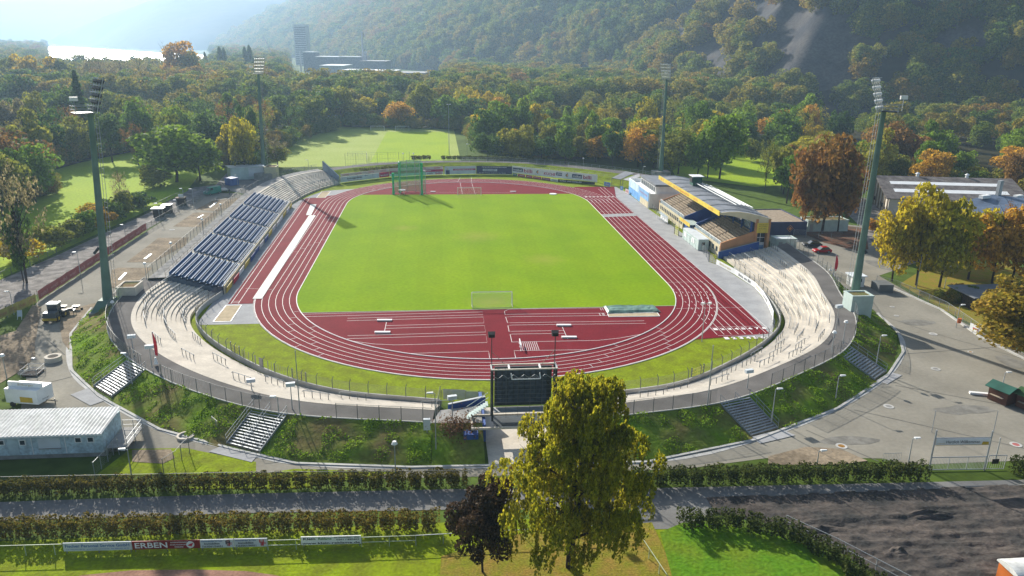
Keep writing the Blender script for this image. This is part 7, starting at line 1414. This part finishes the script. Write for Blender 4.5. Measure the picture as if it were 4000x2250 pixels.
for f in (.3, .68): p = rdg0+e*f; MB().tube(p, p+Vector((0, 0, 1.0)), .5, .4, 10).tube(p+Vector((0, 0, 1.0)), p+Vector((0, 0, 1.4)), .75, .2, 10).build('roof_vent', m_wht, ro)
d_ = (B_-A); nrm_ = Vector((d_.y, -d_.x, 0)).normalized()
if nrm_.x > 0: nrm_ = -nrm_
for k in range(8): p = A+d_*(.02+.135*k); MB().obox((p+nrm_*.12).xy, .35, .35, 0, 5.0+min(3.0, 3.4*min(k/2.5, (7.5-k)/5))).build('pilaster', m_bench, hl)
for k in range(10): p = A+d_*(.32+.025*k+(.2 if k > 4 else 0)); o_ = (p+nrm_*.05); MB().obox(o_.xy, .2, .3, 1.2, 2.3).build('window', m_glass, hl)
bh = thing('blue_roofed_hall', (140, 8, 0), 'low hall with blue-grey standing seam roof and a steel chimney', 'building'); m_broof = M('blue_grey_seam_roof', (.13, .17, .24), .45, .2, var=.1, sc=.6)
K = [Vector((124.5, 9.5, 3.6)), Vector((147, 19.5, 3.8)), Vector((172, 8, 3.6)), Vector((138, -8.5, 3.4))]; ap0, ap1 = Vector((144.5, 14.5, 7.2)), Vector((155, 6.5, 7.0))
mb = MB(); mb.v = [*K, ap0, ap1]; mb.f = [(0, 3, 5, 4), (0, 4, 1), (1, 4, 5, 2), (3, 2, 5)]; mb.build('roof', m_broof, bh); MB().prism([tuple((K[i]+(Vector((146, 7, 0))-K[i])*.04).xy) for i in (0, 3, 2, 1)], 0, 3.35).build('wall', m_cream, bh)
MB().obox((146.5, 13.5), 1.3, .9, 7, 11.2, .3).build('chimney', m_steel, bh); MB().obox((141.6, 12.2), 3.2, 1.3, 6.5, 7.4, .3).build('roof_unit', m_wht, bh); MB().obox((151, 11.5), 2.6, 1.2, 6.8, 7.5, .3).build('roof_unit', m_wht, bh)
struct('hall_forecourt', MB().poly([(98, -12), (118, 0), (122, 14), (127, 46), (116, 50), (104, 8), (92, -8)], Z1+.004), m_gravel)
# ------------------------------------------------------------ far valley buildings
def VZ(c, r, x, y, D):
    """the point D metres away in depth that shows at this pixel"""
    u, v = Q(c, r, x, y); d = ray(u, v); t_ = D/d.dot(_fw); return Vector((CX, CY, CZ))+d*t_
def farbox(name, c, x0, y0, x1, y1, D, dep, mat, lab, roof=None, zb=-1, tex=None):
    p0, p1 = VZ(c, 0, x0, y1, D), VZ(c, 0, x1, y1, D); top = VZ(c, 0, (x0+x1)/2, y0, D).z; t = thing(name, ((p0.x+p1.x)/2, (p0.y+p1.y)/2, 0), lab, 'building')
    n = Vector((-(p1-p0).y, (p1-p0).x)).normalized()*dep; a, b = p0.xy, p1.xy; MB().prism([a, b, b+n, a+n], 0, top).build('wall', mat, t); MB().prism([a-n*.02, b-n*.02, b+n*1.02, a+n*1.02], top+.01, top+(top*.02+.6)).build('roof', roof or m_gcloth, t)
    if tex:
        for k in range(tex): z = top*(k+1)/(tex+1); q0 = a-n.normalized()*.3; q1 = b-n.normalized()*.3; MB().prism([a+(b-a)*.04-n.normalized()*.25, a+(b-a)*.96-n.normalized()*.25, a+(b-a)*.96-n.normalized()*.02, a+(b-a)*.04-n.normalized()*.02], z-top*.3/(tex+1), z+top*.3/(tex+1)).build('window_band', m_farg, t)  # grey bands in place of glass: haze put into their colour
    return t
m_farw = M('far_white_wall', (.55, .56, .58), .8); m_farg = M('far_grey_wall', (.26, .27, .30), .8)
farbox('tower_block', 1, 398, 258, 520, 600, 1500, 26, m_farw, 'tall hazy tower block far up the valley', tex=17)
farbox('brewery_building', 1, 480, 528, 600, 660, 1180, 30, m_farg, 'dark blocky brewery building right of the tower block', tex=4); farbox('brewery_building', 1, 600, 575, 840, 680, 1150, 40, m_farg, 'wide brewery building with a pale roof edge', tex=3); farbox('brewery_building', 1, 840, 575, 1040, 700, 1120, 30, m_farg, 'brewery building with a shed roof', tex=3); farbox('brewery_building', 1, 1040, 620, 1310, 690, 1100, 50, m_farg, 'long brewery building with a barrel roof', m_roofg, tex=2)
farbox('factory_hall', 1, 860, 712, 1120, 745, 900, 40, m_farw, 'low white factory hall in the haze'); farbox('factory_hall', 1, 1145, 716, 1330, 800, 860, 36, m_farw, 'white factory hall with a bright roof', m_wht, tex=2); farbox('factory_hall', 1, 1370, 716, 1420, 760, 880, 30, m_farg, 'small factory hall beside the bright roofed one', m_wht); farbox('factory_hall', 1, 1420, 740, 1700, 800, 850, 50, m_farg, 'wide factory hall at the foot of the slope', m_roofg, tex=1)
farbox('factory_hall', 1, 600, 940, 840, 1000, 470, 18, m_farw, 'white flat house in the wood behind the training field', m_wht, tex=1); farbox('factory_hall', 1, 640, 665, 880, 690, 1000, 60, m_farw, 'flat white roofed hall left of the brewery'); 
for x_, y0, y1, D, lb in ((1075, 320, 590, 1130, 'tall thin chimney above the brewery'), (1100, 515, 580, 1120, 'short pale chimney beside the tall one'), (445, 505, 560, 1200, 'short stack beside the tower block')):
    p = VZ(1, 0, x_, y1, D); zt = VZ(1, 0, x_, y0, D).z; t = thing('chimney', (p.x, p.y, 0), lb, 'chimney'); MB().tube((p.x, p.y, 0), (p.x, p.y, zt), 2.2 if 'short pale' in lb else 1.2, n=8).build('shaft', m_farw, t)
p0, p1 = VZ(1, 0, 185, 600, 1300), VZ(1, 0, 70, 355, 1300); t = thing('crane', (p0.x, p0.y, 0), 'thin crane jib far up the valley', 'crane'); MB().tube((p0.x, p0.y, 0), p0, .8, n=4).build('tower', m_farg, t); MB().tube(p0, p1, .7, n=4).build('jib', m_farg, t)
# poplars standing in front of the river and on the headland
for c, x_, yb, yt, w_, D, k, col in ((0, 2245, 640, 480, 10, 900, 'poplar0', 'd'), (0, 2455, 640, 470, 10, 900, 'poplar1', 'd'), (0, 2055, 640, 525, 8, 900, 'poplar0', 'd'), (0, 2200, 640, 470, 13, 900, 'poplar1', 'd'), (0, 2500, 640, 455, 12, 900, 'poplar0', 'd'), (0, 1650, 700, 445, 20, 640, 'sparse0', 'o'), (0, 1780, 700, 428, 34, 640, 'round2', 'r'), (0, 1880, 700, 470, 24, 640, 'round3', 'o'), (0, 230, 700, 500, 32, 560, 'oval1', 'y'), (0, 60, 700, 560, 34, 560, 'oval2', 'o'), (0, 620, 700, 530, 32, 560, 'oval0', 'o'), (0, 430, 700, 545, 30, 560, 'oval2', 'y'), (0, 1180, 720, 520, 30, 560, 'sparse1', 'k'), (0, 1000, 720, 560, 26, 560, 'sparse0', 'k'), (0, 1370, 720, 545, 24, 560, 'sparse1', 'k'), (0, 880, 720, 545, 22, 560, 'sparse0', 'k'), (0, 740, 960, 715, 17, 330, 'conifer', 'd'), (0, 2410, 1470, 1150, 12, 262, 'round1', 'y')):
    p = VZ(c, 0, x_, yb, D); top = VZ(c, 0, x_, yt, D); tree(k, top.x, top.y, top.z, w_*(3 if k.startswith('poplar') else 2.2 if k == 'conifer' else 1), col, {'poplar0': 'slim dark poplar', 'poplar1': 'taller dark poplar', 'sparse0': 'half bare tree', 'sparse1': 'half bare tree', 'conifer': 'pointed dark conifer rising above the left wood', 'round2': 'broad orange tinted treetop', 'round3': 'olive treetop', 'round1': 'bright yellow tree at the wood edge'}.get(k, 'tall yellowish tree')+('' if k in ('conifer', 'round1') else ' standing against the river, %s' % ('rightmost' if x_ > 2480 else 'second from the right' if x_ > 2400 else 'third from the right' if x_ > 2230 else 'fourth from the right' if x_ > 2150 else 'right of the orange treetop' if x_ > 1990 else 'near the middle of the bend' if x_ > 1600 else 'first from the left edge' if x_ < 100 else 'second from the left edge' if x_ < 300 else 'third from the left edge' if x_ < 500 else 'fourth from the left edge' if x_ < 700 else 'leftmost of the bare row' if x_ < 900 else 'second of the bare row' if x_ < 1100 else 'third of the bare row' if x_ < 1250 else 'fourth of the bare row')))
# ------------------------------------------------------------ distinct trees
def T(c, r, bx, by, ty, wd, kind, col, lab, name=None): b = GQ(c, r, bx, by); h = hgt(b, Q(c, r, bx, ty)[1]); return tree(kind, b.x, b.y, h, wd, col, lab, name=name)
PLACED += [(-92, -28)]
T(0, 1, 270, 1400, 130, 12.5, 'sparse0', 'k', 'tall ivy clad tree with a bare brown crown at the left edge'); T(0, 1, 240, 1390, 520, 7, 'oval0', 'd', 'dark ivy mass wrapped round the trunk of the bare tree', 'ivy')
T(0, 1, 1240, 690, 240, 6, 'sparse1', 'k', 'slim half bare birch rising from the hedge by the meadow'); b = V(455, 470); tree('round2', b.x-4, b.y+9, 18.5, 27, 'g', 'huge round green tree right of the left meadow'); tree('round4', b.x+3, b.y+11, 15.0, 17, 'g', 'lighter green tree joined to the huge round one'); tree('bush0', b.x-8, b.y-1, 8, 13, 'o', 'reddish olive bush below the huge round tree')
tree('oval1', -84, 100, 19, 11, 'y', 'bright yellow autumn tree beyond the container building'); tree('round0', -75, 96, 10, 13, 'd', 'dark shrub mass behind the container building'); tree('sparse0', -69.5, 112, 11.5, 11, 'k', 'brown half bare tree right of the far left mast'); tree('round1', -69.5, 113, 8.5, 10, 'o', 'low olive tree right of the far left mast')
tree('round5', -139, 60, 19, 24, 'b', 'large rust red tree at the left picture edge')
for k, (x_, y_, h, w_, col, kd) in enumerate(((-97, -8, 7, 9, 'o', 'bush0'), (-96, 0, 6, 8, 'o', 'bush1'), (-95.5, 7, 7, 9, 'g', 'bush0'), (-95, 14, 6.5, 8, 'r', 'bush1'), (-94.5, 21, 7, 8, 'd', 'bush0'), (-94.5, 27, 7.5, 8, 'o', 'bush1'), (-94, 34, 7, 8, 'd', 'bush0'), (-99, -18, 8, 9, 'y', 'bush1'), (-103, -28, 7, 9, 'o', 'bush0'), (-100, 20, 6, 7, 'y', 'bush1'), (-104, -38, 8, 9, 'g', 'bush0'), (-93.5, 40, 5, 7, 'd', 'bush1'))):
    tree(kd, x_, y_, h, w_, col, '%s bush in the hedge along the left meadow, %s' % (LAB[col][1], ('fourth from the ivy tree', 'fifth from the ivy tree', 'sixth from the ivy tree', 'seventh from the ivy tree', 'eighth from the ivy tree', 'below the slim birch', 'right of the slim birch', 'third from the ivy tree', 'second from the ivy tree', 'on the meadow side', 'next to the ivy tree', 'farthest')[k]), group='bushes along the left meadow')
# right side trees
T(3, 1, 540, 900, -130, 17, 'round5', 'b', 'tall rust brown tree behind the dark blue shed'); T(3, 1, 330, 900, -40, 11, 'oval1', 'b', 'rust brown tree left of the tallest one'); T(3, 1, 700, 880, 60, 12, 'round1', 'b', 'brownish tree right of the tall rust brown one'); T(2, 1, 2085, 350, -290, 19, 'round2', 'g', 'full green tree at the edge of the right lawn'); T(2, 1, 1865, 325, -150, 12, 'round3', 'g', 'smaller green tree left of the full green tree')
T(2, 1, 2540, 485, -100, 8, 'sparse1', 'o', 'thin olive tree right of the small lawn'); T(2, 1, 1670, 300, -150, 17, 'round4', 'o', 'ragged olive tree behind the far right mast'); T(2, 1, 1420, 240, -160, 17, 'oval2', 'o', 'olive tree left of the far right mast'); T(2, 1, 1265, 232, -170, 15, 'round5', 'r', 'orange tinted tree left of the far right mast')
T(2, 1, 1965, 340, -250, 12, 'round0', 'g', 'light green tree behind the small green one')
for q, t_, w_, kd, col, lb in (((3, 1, 1245, 1380), 560, 10, 'round4', 'y', 'yellow green tree nearest the car park'), ((3, 1, 1490, 1420), 440, 12, 'round2', 'y', 'tall yellow tree second from the car park'), ((3, 1, 1720, 1440), 520, 12.5, 'round1', 'y', 'broad yellow green tree in the middle of the group'), ((3, 1, 2010, 1360), 560, 12.5, 'round3', 'y', 'yellow tree right of the middle of the group'), ((3, 1, 2250, 1400), 600, 12, 'round0', 'r', 'orange brown tree right in the yellow group'), ((3, 1, 2450, 1400), 640, 12, 'round4', 'r', 'orange brown tree at the right edge'), ((3, 1, 2330, 1200), 560, 9, 'sparse0', 'b', 'bare brown crown behind the yellow group'), ((3, 1, 1480, 1180), 760, 9, 'round5', 'y', 'low yellow green tree beside the white van'), ((3, 1, 1050, 880), 720, 4.5, 'bush0', 'r', 'small orange bush behind the near right mast')):
    T(*q, t_, w_, kd, col, lb)
struct('leaf_litter', MB().poly([(84, -44), (93, -36), (100, -28), (118, -30), (125, -60), (100, -90), (84, -92), (82.9, -60)], Z1+.006), m_leaf_litter)

struct('leaf_fall', MB().poly(gpts(3, 1, (150, 930), (380, 915), (560, 990), (900, 1075), (1010, 1060), (980, 850), (600, 800), (300, 840)), Z2+.05), M('rust_leaf_fall', (.20, .09, .05), .95, col2=(.10, .08, .06), sc=.5, sc2=3))
tree('sparse1', -68.2, -93.4, 5.5, 4.5, 'y', 'thin twiggy tree with yellow leaves beside the drinks trailer')
# ------------------------------------------------------------ hedges
m_hedge = leaf_mat('leaves_hedge', [(0.045, 0.055, 0.012), (0.09, 0.08, 0.014), (0.15, 0.105, 0.018), (0.11, 0.065, 0.018)], .4)
m_hedgeg = leaf_mat('leaves_hedge_green', [(0.03, 0.045, 0.012), (0.055, 0.07, 0.015), (0.10, 0.09, 0.02)], .4)
m_twig = M('hedge_twig', (.06, .045, .03), .95, var=.2, sc=3)
def hedge(pts, h, wd, lab, dens=260, seed=1, mat=None, leaf=.085, z=0.0, gaps=()):
    rg = np.random.default_rng(seed); P = [Vector(p) for p in pts]; t = thing('hedge', (P[0].x, P[0].y, z), lab, 'hedge'); pos = []; nr = []; st = MB()
    D = 0
    for a, b in zip(P[:-1], P[1:]):
        L = (b-a).length; d = (b-a)/L; o = Vector((-d.y, d.x)); n = int(L*h*dens)
        s = rg.uniform(0, L, n); zz = h*rg.uniform(.08, 1, n)**.75; wv = rg.uniform(-1, 1, n); edge = np.where(rg.random(n) < .6, np.sign(wv)*rg.uniform(.75, 1.05, n), wv)
        lump = 1+.22*np.sin((s+D)*1.9)+.13*np.sin((s+D)*5.3+2); hh = 1+.07*np.sin((s+D)*1.3)+.05*np.sin((s+D)*4.1)
        x = a.x+d.x*s+o.x*edge*wd/2*lump; y = a.y+d.y*s+o.y*edge*wd/2*lump; pz = z+zz*hh
        k = np.sin((s+D)*3.1+seed)+.8*np.sin((s+D)*7.7)+rg.normal(size=n)*.5-1.2*(zz/h-.5) < .75
        pos.append(np.stack([x, y, pz], 1)[k]); nr.append(np.stack([o.x*edge, o.y*edge, .5+0*edge], 1)[k])
        q = 0.2
        while q < L: p = a+d*q+o*float(rg.uniform(-.3, .3)); st.tube((p.x, p.y, z), (p.x+float(rg.uniform(-.3, .3)), p.y+float(rg.uniform(-.2, .2)), z+h*float(rg.uniform(.7, 1.05))), .035, .012, 3, False); q += float(rg.uniform(.25, .6))
        D += L
    v, f = leaf_cloud(np.concatenate(pos)-np.array(t.location), np.concatenate(nr), leaf, rg); link('foliage', raw_mesh('foliage', v, f, mat or m_hedge), t); st.build('stems', m_twig, t); return t
hedge([(-64, -110.6), (-31, -111.5), (-6.8, -112.6)], 1.8, 1.2, 'long autumn hedge on the stadium side of the near lane, left of the gap', seed=2)
hedge([(-64, -117.0), (-52, -118.2), (-29.5, -119.2), (-9.8, -120.2)], 1.9, 1.3, 'long autumn hedge on the near side of the lane behind the advertising boards', seed=3)
hedge([(9.8, -113.9), (26, -114.3), (44.2, -115.0)], 2.0, 1.3, 'dark hedge between the birch and the welcome gate', seed=4, mat=m_hedgeg)
hedge([(54.6, -114.8), (60, -115.4), (70, -116.6)], 2.0, 1.4, 'hedge right of the welcome gate', seed=5, mat=m_hedgeg)
hedge([(13.8, -121.6), (19.6, -122.0), (24.4, -124.4), (27.2, -128.6), (28.8, -134), (31, -138)], 1.7, 1.5, 'curved hedge round the bright green lawn, lower right', seed=6, mat=m_hedgeg)
hedge([(-19.5, 113.5), (-16, 114.3), (-12, 114.6)], 1.6, 1.5, 'short dark hedge behind the throwing cage', 90, 7, m_hedgeg, .16, 2.5); hedge([(-8, 114.2), (8, 114.2), (24, 110.5), (34, 106)], 1.5, 1.6, 'dark hedge on top of the far bank', 90, 8, m_hedgeg, .16, 2.5)
hedge([(-37, 92.5), (-26, 99), (-15, 102.8)], 1.0, 2.2, 'low hedge on the far bank above the Immigpublic board', 70, 9, m_hedgeg, .16, 1.5)
m_wfence = m_steel
rail('lawn_wire_fence', [(24.6, -122.4), (27.8, -126.4), (31.5, -132), (35, -138)], 0, 'thin wire fence between the curved hedge and the dug ground', 1.3, 3)
# ------------------------------------------------------------ big birch, dark red tree, right edge maple
def drooping(n_str, n_leaf, H, W, seed, leaf=.10):
    """hanging strands gathered on many boughs, narrower towards the top"""
    rg = np.random.default_rng(seed); P = []; N = []; nb = 100; B = []
    for i in range(nb):
        zt = H*(.20+.76*((i+.5)/nb)**.9); k = zt/H; prof = (.75+.25*min(1, (k-.1)/.2))*(1 if k < .5 else max(.25, 1-.72*((k-.5)/.5)**1.3))
        a = i*2.4+rg.uniform(-.3, .3); r = W/2*prof*(rg.uniform(.62, 1.0) if i % 3 else rg.uniform(.1, .5)); B.append((r*math.cos(a), r*math.sin(a), zt, W*rg.uniform(.075, .15)*(.6+.4*prof)))
    for j in range(n_str):
        bx, by, bz, br = B[int(rg.integers(0, nb))]; d = rg.normal(size=3); d /= np.linalg.norm(d); d[2] = abs(d[2])*.75
        x, y, zt = bx+d[0]*br, by+d[1]*br, bz+d[2]*br; L = rg.uniform(.5, 2.0)*(1.15 if bz/H < .5 else .75)
        k = int(n_leaf/n_str*rg.uniform(.5, 1.6)); s = rg.uniform(0, 1, k)**1.2; wob = rg.normal(size=(k, 3))*.075
        P.append(np.stack([x+wob[:, 0], y+wob[:, 1], np.maximum(H*.10, zt-L*s)+wob[:, 2]], 1)); N.append(np.stack([np.full(k, d[0]), np.full(k, d[1]), .7*(1-s)], 1))
    P = np.concatenate(P); N = np.concatenate(N); return leaf_cloud(P, N, leaf, rg, long=1.5)
bb = G(2225, 2215); HB = hgt(bb, 1478); t = thing('birch_tree', bb, 'big drooping birch with yellow, rust and green foliage in the near middle', 'tree')
v, f = drooping(4200, 88000, HB, 13.2, 5, .075); v[:, 0] += .9*(v[:, 2]/HB); v[:, 0] += .02; link('crown', raw_mesh('crown', v, f, m_tw), t)
tm = MB(); lb_ = limbs(3, 20, .16, .30, .93, .022, 7); tm.v = [Vector((q.x*HB+.9*q.z, q.y*HB, q.z*HB)) for q in lb_.v]; tm.f = lb_.f; link('trunk', raw_mesh('trunk', tm.v, tm.f, m_bark), t)
proto('near0', crown_round(91, n=13000, leaf=.0135, nb=44, rz=.42, cz=.57, blob=(.09, .16)), limbs(60, 12, .2, .34, .9, .016, 5), m_tk); proto('near1', crown_round(92, n=16000, leaf=.0115, nb=60, rz=.42, cz=.57, blob=(.08, .15)), limbs(61, 12, .18, .34, .9, .018, 5), m_ty)
LAB['q'] = (m_tk, 'dark red'); b = G(1885, 2235); tree('near0', b.x, b.y, hgt(b, 1868), 7.2, 'q', 'small dark red leaved tree left of the big birch')
m_map = leaf_mat('leaves_maple', [(0.10, 0.13, 0.012), (0.16, 0.17, 0.015), (0.22, 0.19, 0.018), (0.26, 0.16, 0.02)], .4); LAB['m'] = (m_map, 'yellow green')
tree('near1', 79.5, -87, 15.0, 21.5, 'm', 'large yellow green maple leaning in at the right picture edge')
tree('near1', -63.5, -96.5, 7.0, 4.2, 'm', 'thin yellow twigs of a tree at the left edge beside the drinks trailer') if False else None
PLACED.append((0, 0))
hb = thing('bare_shrub', (-7.6, -103.2, 1.0), 'brown leaved shrub beside the gantry', 'shrub'); rg = np.random.default_rng(3); P = rg.normal(size=(1500, 3))*np.array([1.3, .9, .8])+np.array([0, 0, 1.2]); v, f = leaf_cloud(P, P, .09, rg); link('foliage', raw_mesh('foliage', v, f, leaf_mat('leaves_brown_shrub', [(.07, .04, .02), (.14, .07, .03)], .3)), hb)
sm = MB()
for k in range(22): a = k*2.4; sm.tube((-7.6, -103.2, .9), (-7.6+1.6*math.cos(a)*(.5+.5*math.sin(k)), -103.2+1.1*math.sin(a), 2.4+.5*math.cos(k)), .03, .008, 3, False)
sm.build('stems', m_twig, hb)
# ------------------------------------------------------------ undergrowth closing the wood edges
rg = np.random.default_rng(12); pts = []; sz = []
def edge(path, n, wdt, s0, s1, zof=-.12):
    P = [Vector(p) for p in path]; Ls = [(b-a).length for a, b in zip(P[:-1], P[1:])]; tot = sum(Ls)
    for _ in range(n):
        s = rg.uniform(0, tot); i = 0
        while s > Ls[i]: s -= Ls[i]; i += 1
        q = P[i].lerp(P[i+1], s/Ls[i]); x = rg.uniform(s0, s1); pts.append((q.x+rg.uniform(-wdt, wdt), q.y+rg.uniform(-wdt, wdt), zof*x)); sz.append(x)
edge([(-150, 135), (-128, 178), (-95, 150), (-84, 118), (-80, 175), (-76, 220), (-64, 258)], 150, 5, 5, 10); edge([(-62, 262), (-10, 254), (14, 244), (12, 200), (14, 160), (34, 134), (56, 136), (78, 142)], 170, 5, 6, 10)
edge([(20, 160), (80, 150), (150, 160), (190, 220)], 130, 8, 6, 11); edge([(-168, 20), (-150, 60), (-155, 110), (-150, 140)], 90, 6, 6, 11); edge([(128, 122), (135, 95), (170, 60), (240, 20), (300, 30)], 130, 8, 6, 11)
edge([(-140, 25), (-128, 60)], 20, 5, 5, 8); edge([(160, 30), (200, 20), (230, 0), (330, -30)], 70, 8, 6, 10); edge([(84, -56), (96, -52), (110, -56)], 14, 3, 2.5, 4)
o = wood('undergrowth', pts, sz, wp, m_wood); tag(o, 'dark undergrowth filling in below the trees at the wood edges', 'undergrowth', kind='stuff')
ff = MB(); 
for k, pp in enumerate(([(-148, 130), (-130, 176), (-96, 148), (-86, 120), (-80, 180), (-66, 262), (0, 256), (14, 246), (14, 165), (36, 132), (80, 142), (125, 160), (185, 155), (215, 240), (300, 600), (-300, 620), (-320, 200)], [(-150, -40), (-160, 20), (-146, 128), (-320, 200), (-330, -40)], [(126, 120), (132, 90), (165, 55), (240, -10), (330, -60), (330, 300), (210, 240), (185, 155)])): ff.poly(pp, .012+.002*k)
struct('forest_floor', ff, M('leaf_litter_floor', (.045, .042, .02), .95, var=.25, sc=.1, sc2=1))
# ------------------------------------------------------------ grass tufts on the banks
rg = np.random.default_rng(21); P = []
for (O, P_, T) in ((OL, PL, TL), (OR_, PR, TR)):
    n = len(P_)
    for i in range(n-1):
        w_ = np.linalg.norm(T[i][:2]-P_[i][:2])*np.linalg.norm(P_[i+1][:2]-P_[i][:2]); k = int(w_*34); s = rg.random(k); t_ = rg.random(k)
        a = P_[i]*(1-s[:, None])+P_[i+1]*s[:, None]; b = T[i]*(1-s[:, None])+T[i+1]*s[:, None]; q = a*(1-t_[:, None])+b*t_[:, None]; q[:, 2] = (O[i][2]-.02)*(1-t_)
        keep = np.array([min(seg_d(x, y, c0, c1) for c0, c1 in STC) > 3.1 and mnoise.noise(Vector((x*.3, y*.3, 2))) > -.12 for x, y, z in q]) if k else np.zeros(0, bool)
        q[:, 2] += np.array([0.5*mnoise.noise(Vector((x*.5, y*.5, 0))) for x, y, z in q]) if k else 0
        P.append(q[keep])
P = np.concatenate(P); m_tuft = leaf_mat('grass_tuft', [(.08, .16, .012), (.13, .24, .014), (.19, .27, .016)], .4); v, f = leaf_cloud(P+np.array([0, 0, .05]), np.tile([0, -.3, 1.0], (len(P), 1)), .09, rg)
o = link('bank_tufts', raw_mesh('bank_tufts', v, f, m_tuft)); tag(o, 'rough grass and ground cover on the stadium banks', 'grass', kind='stuff')
# ------------------------------------------------------------ dug ground, lower right
mb = MB(); nx, ny = 200, 84; x0, x1, y0, y1 = 15, 78, -138, -116.4
hl_ = [Vector(p) for p in [(18.2, -119.8), (22.5, -121.6), (25.5, -123.6), (28.4, -127.6), (30.4, -133), (32, -140)]]
def bound(y):
    for a, b in zip(hl_[:-1], hl_[1:]):
        if b.y <= y <= a.y: return a.x+(b.x-a.x)*(y-a.y)/(b.y-a.y)
    return 18 if y > -120 else 32
for i in range(nx+1):
    for j in range(ny+1):
        x = x0+(x1-x0)*i/nx; y = y0+(y1-y0)*j/ny; m = min(1, max(0, (x-bound(y)-.3)/1.5))*min(1, max(0, (-116.9-y)/1.2+.25*mnoise.noise(Vector((x*.4, 0, 5)))))
        dp = min(1, max(0, (-119.8-y)/2.0)); f1 = mnoise.fractal(Vector((x*.22, y*.55, 3)), .8, 2.1, 5); rd = mnoise.noise(Vector((x*.06, y*.5, 8)))
        z = .14+m*(dp*(.08+.15*f1+.12*max(0, 1-abs(rd)*9)+.12*mnoise.noise(Vector((x*1.1, y*2.2, 4)))) + .10*mnoise.noise(Vector((x*.15, y*2.6, 1)))+.12*max(0, 1-abs(mnoise.noise(Vector((x*.04, y*.25, 2))))*8))
        mb.v.append(Vector((x, y, max(z, .09) if m > 0 else -.15)))
for i in range(nx):
    for j in range(ny): a = i*(ny+1)+j; mb.f.append((a, a+ny+1, a+ny+2, a+1))
struct('dug_ground', mb, m_soil, True)
rg = random.Random(4)
for k, (x_, y_, lb) in enumerate(((33.5, -127.4, 'heap of dark rubble beside the wire fence'), (27.8, -123.4, 'dark heap of gravel at the end of the curved hedge'), (40, -121.8, 'long grey gravel heap below the hedge'))):
    mbh = MB(); n = 18
    for i in range(n+1):
        for j in range(n+1): u, v_ = i/n*2-1, j/n*2-1; r_ = max(0, 1-math.hypot(u, v_)); mbh.v.append(Vector((x_+u*(1.8+k*1.2), y_+v_*1.3, -.1+r_*.8+.35*r_*mnoise.noise(Vector((u*3+k, v_*3, k))))))
    for i in range(n):
        for j in range(n): a = i*(n+1)+j; mbh.f.append((a, a+n+1, a+n+2, a+1))
    single('soil_heap', mbh, m_soil, lb, 'soil heap')
# ------------------------------------------------------------ haze
hz = MB().box(-11900, 11900, -380, 11900, -1.5, 530)
m_haze = bpy.data.materials.new('haze'); m_haze.use_nodes = True; t = m_haze.node_tree
for n_ in list(t.nodes):
    if n_.type != 'OUTPUT_MATERIAL': t.nodes.remove(n_)
pv = t.nodes.new('ShaderNodeVolumePrincipled'); pv.inputs['Color'].default_value = (0.52, 0.74, 1.0, 1); pv.inputs['Density'].default_value = 0.00017; pv.inputs['Anisotropy'].default_value = 0.3
t.links.new(pv.outputs[0], t.nodes['Material Output'].inputs['Volume'])
ho = hz.build('haze', m_haze); tag(ho, 'pale blue autumn haze filling the valley', 'haze', kind='stuff')
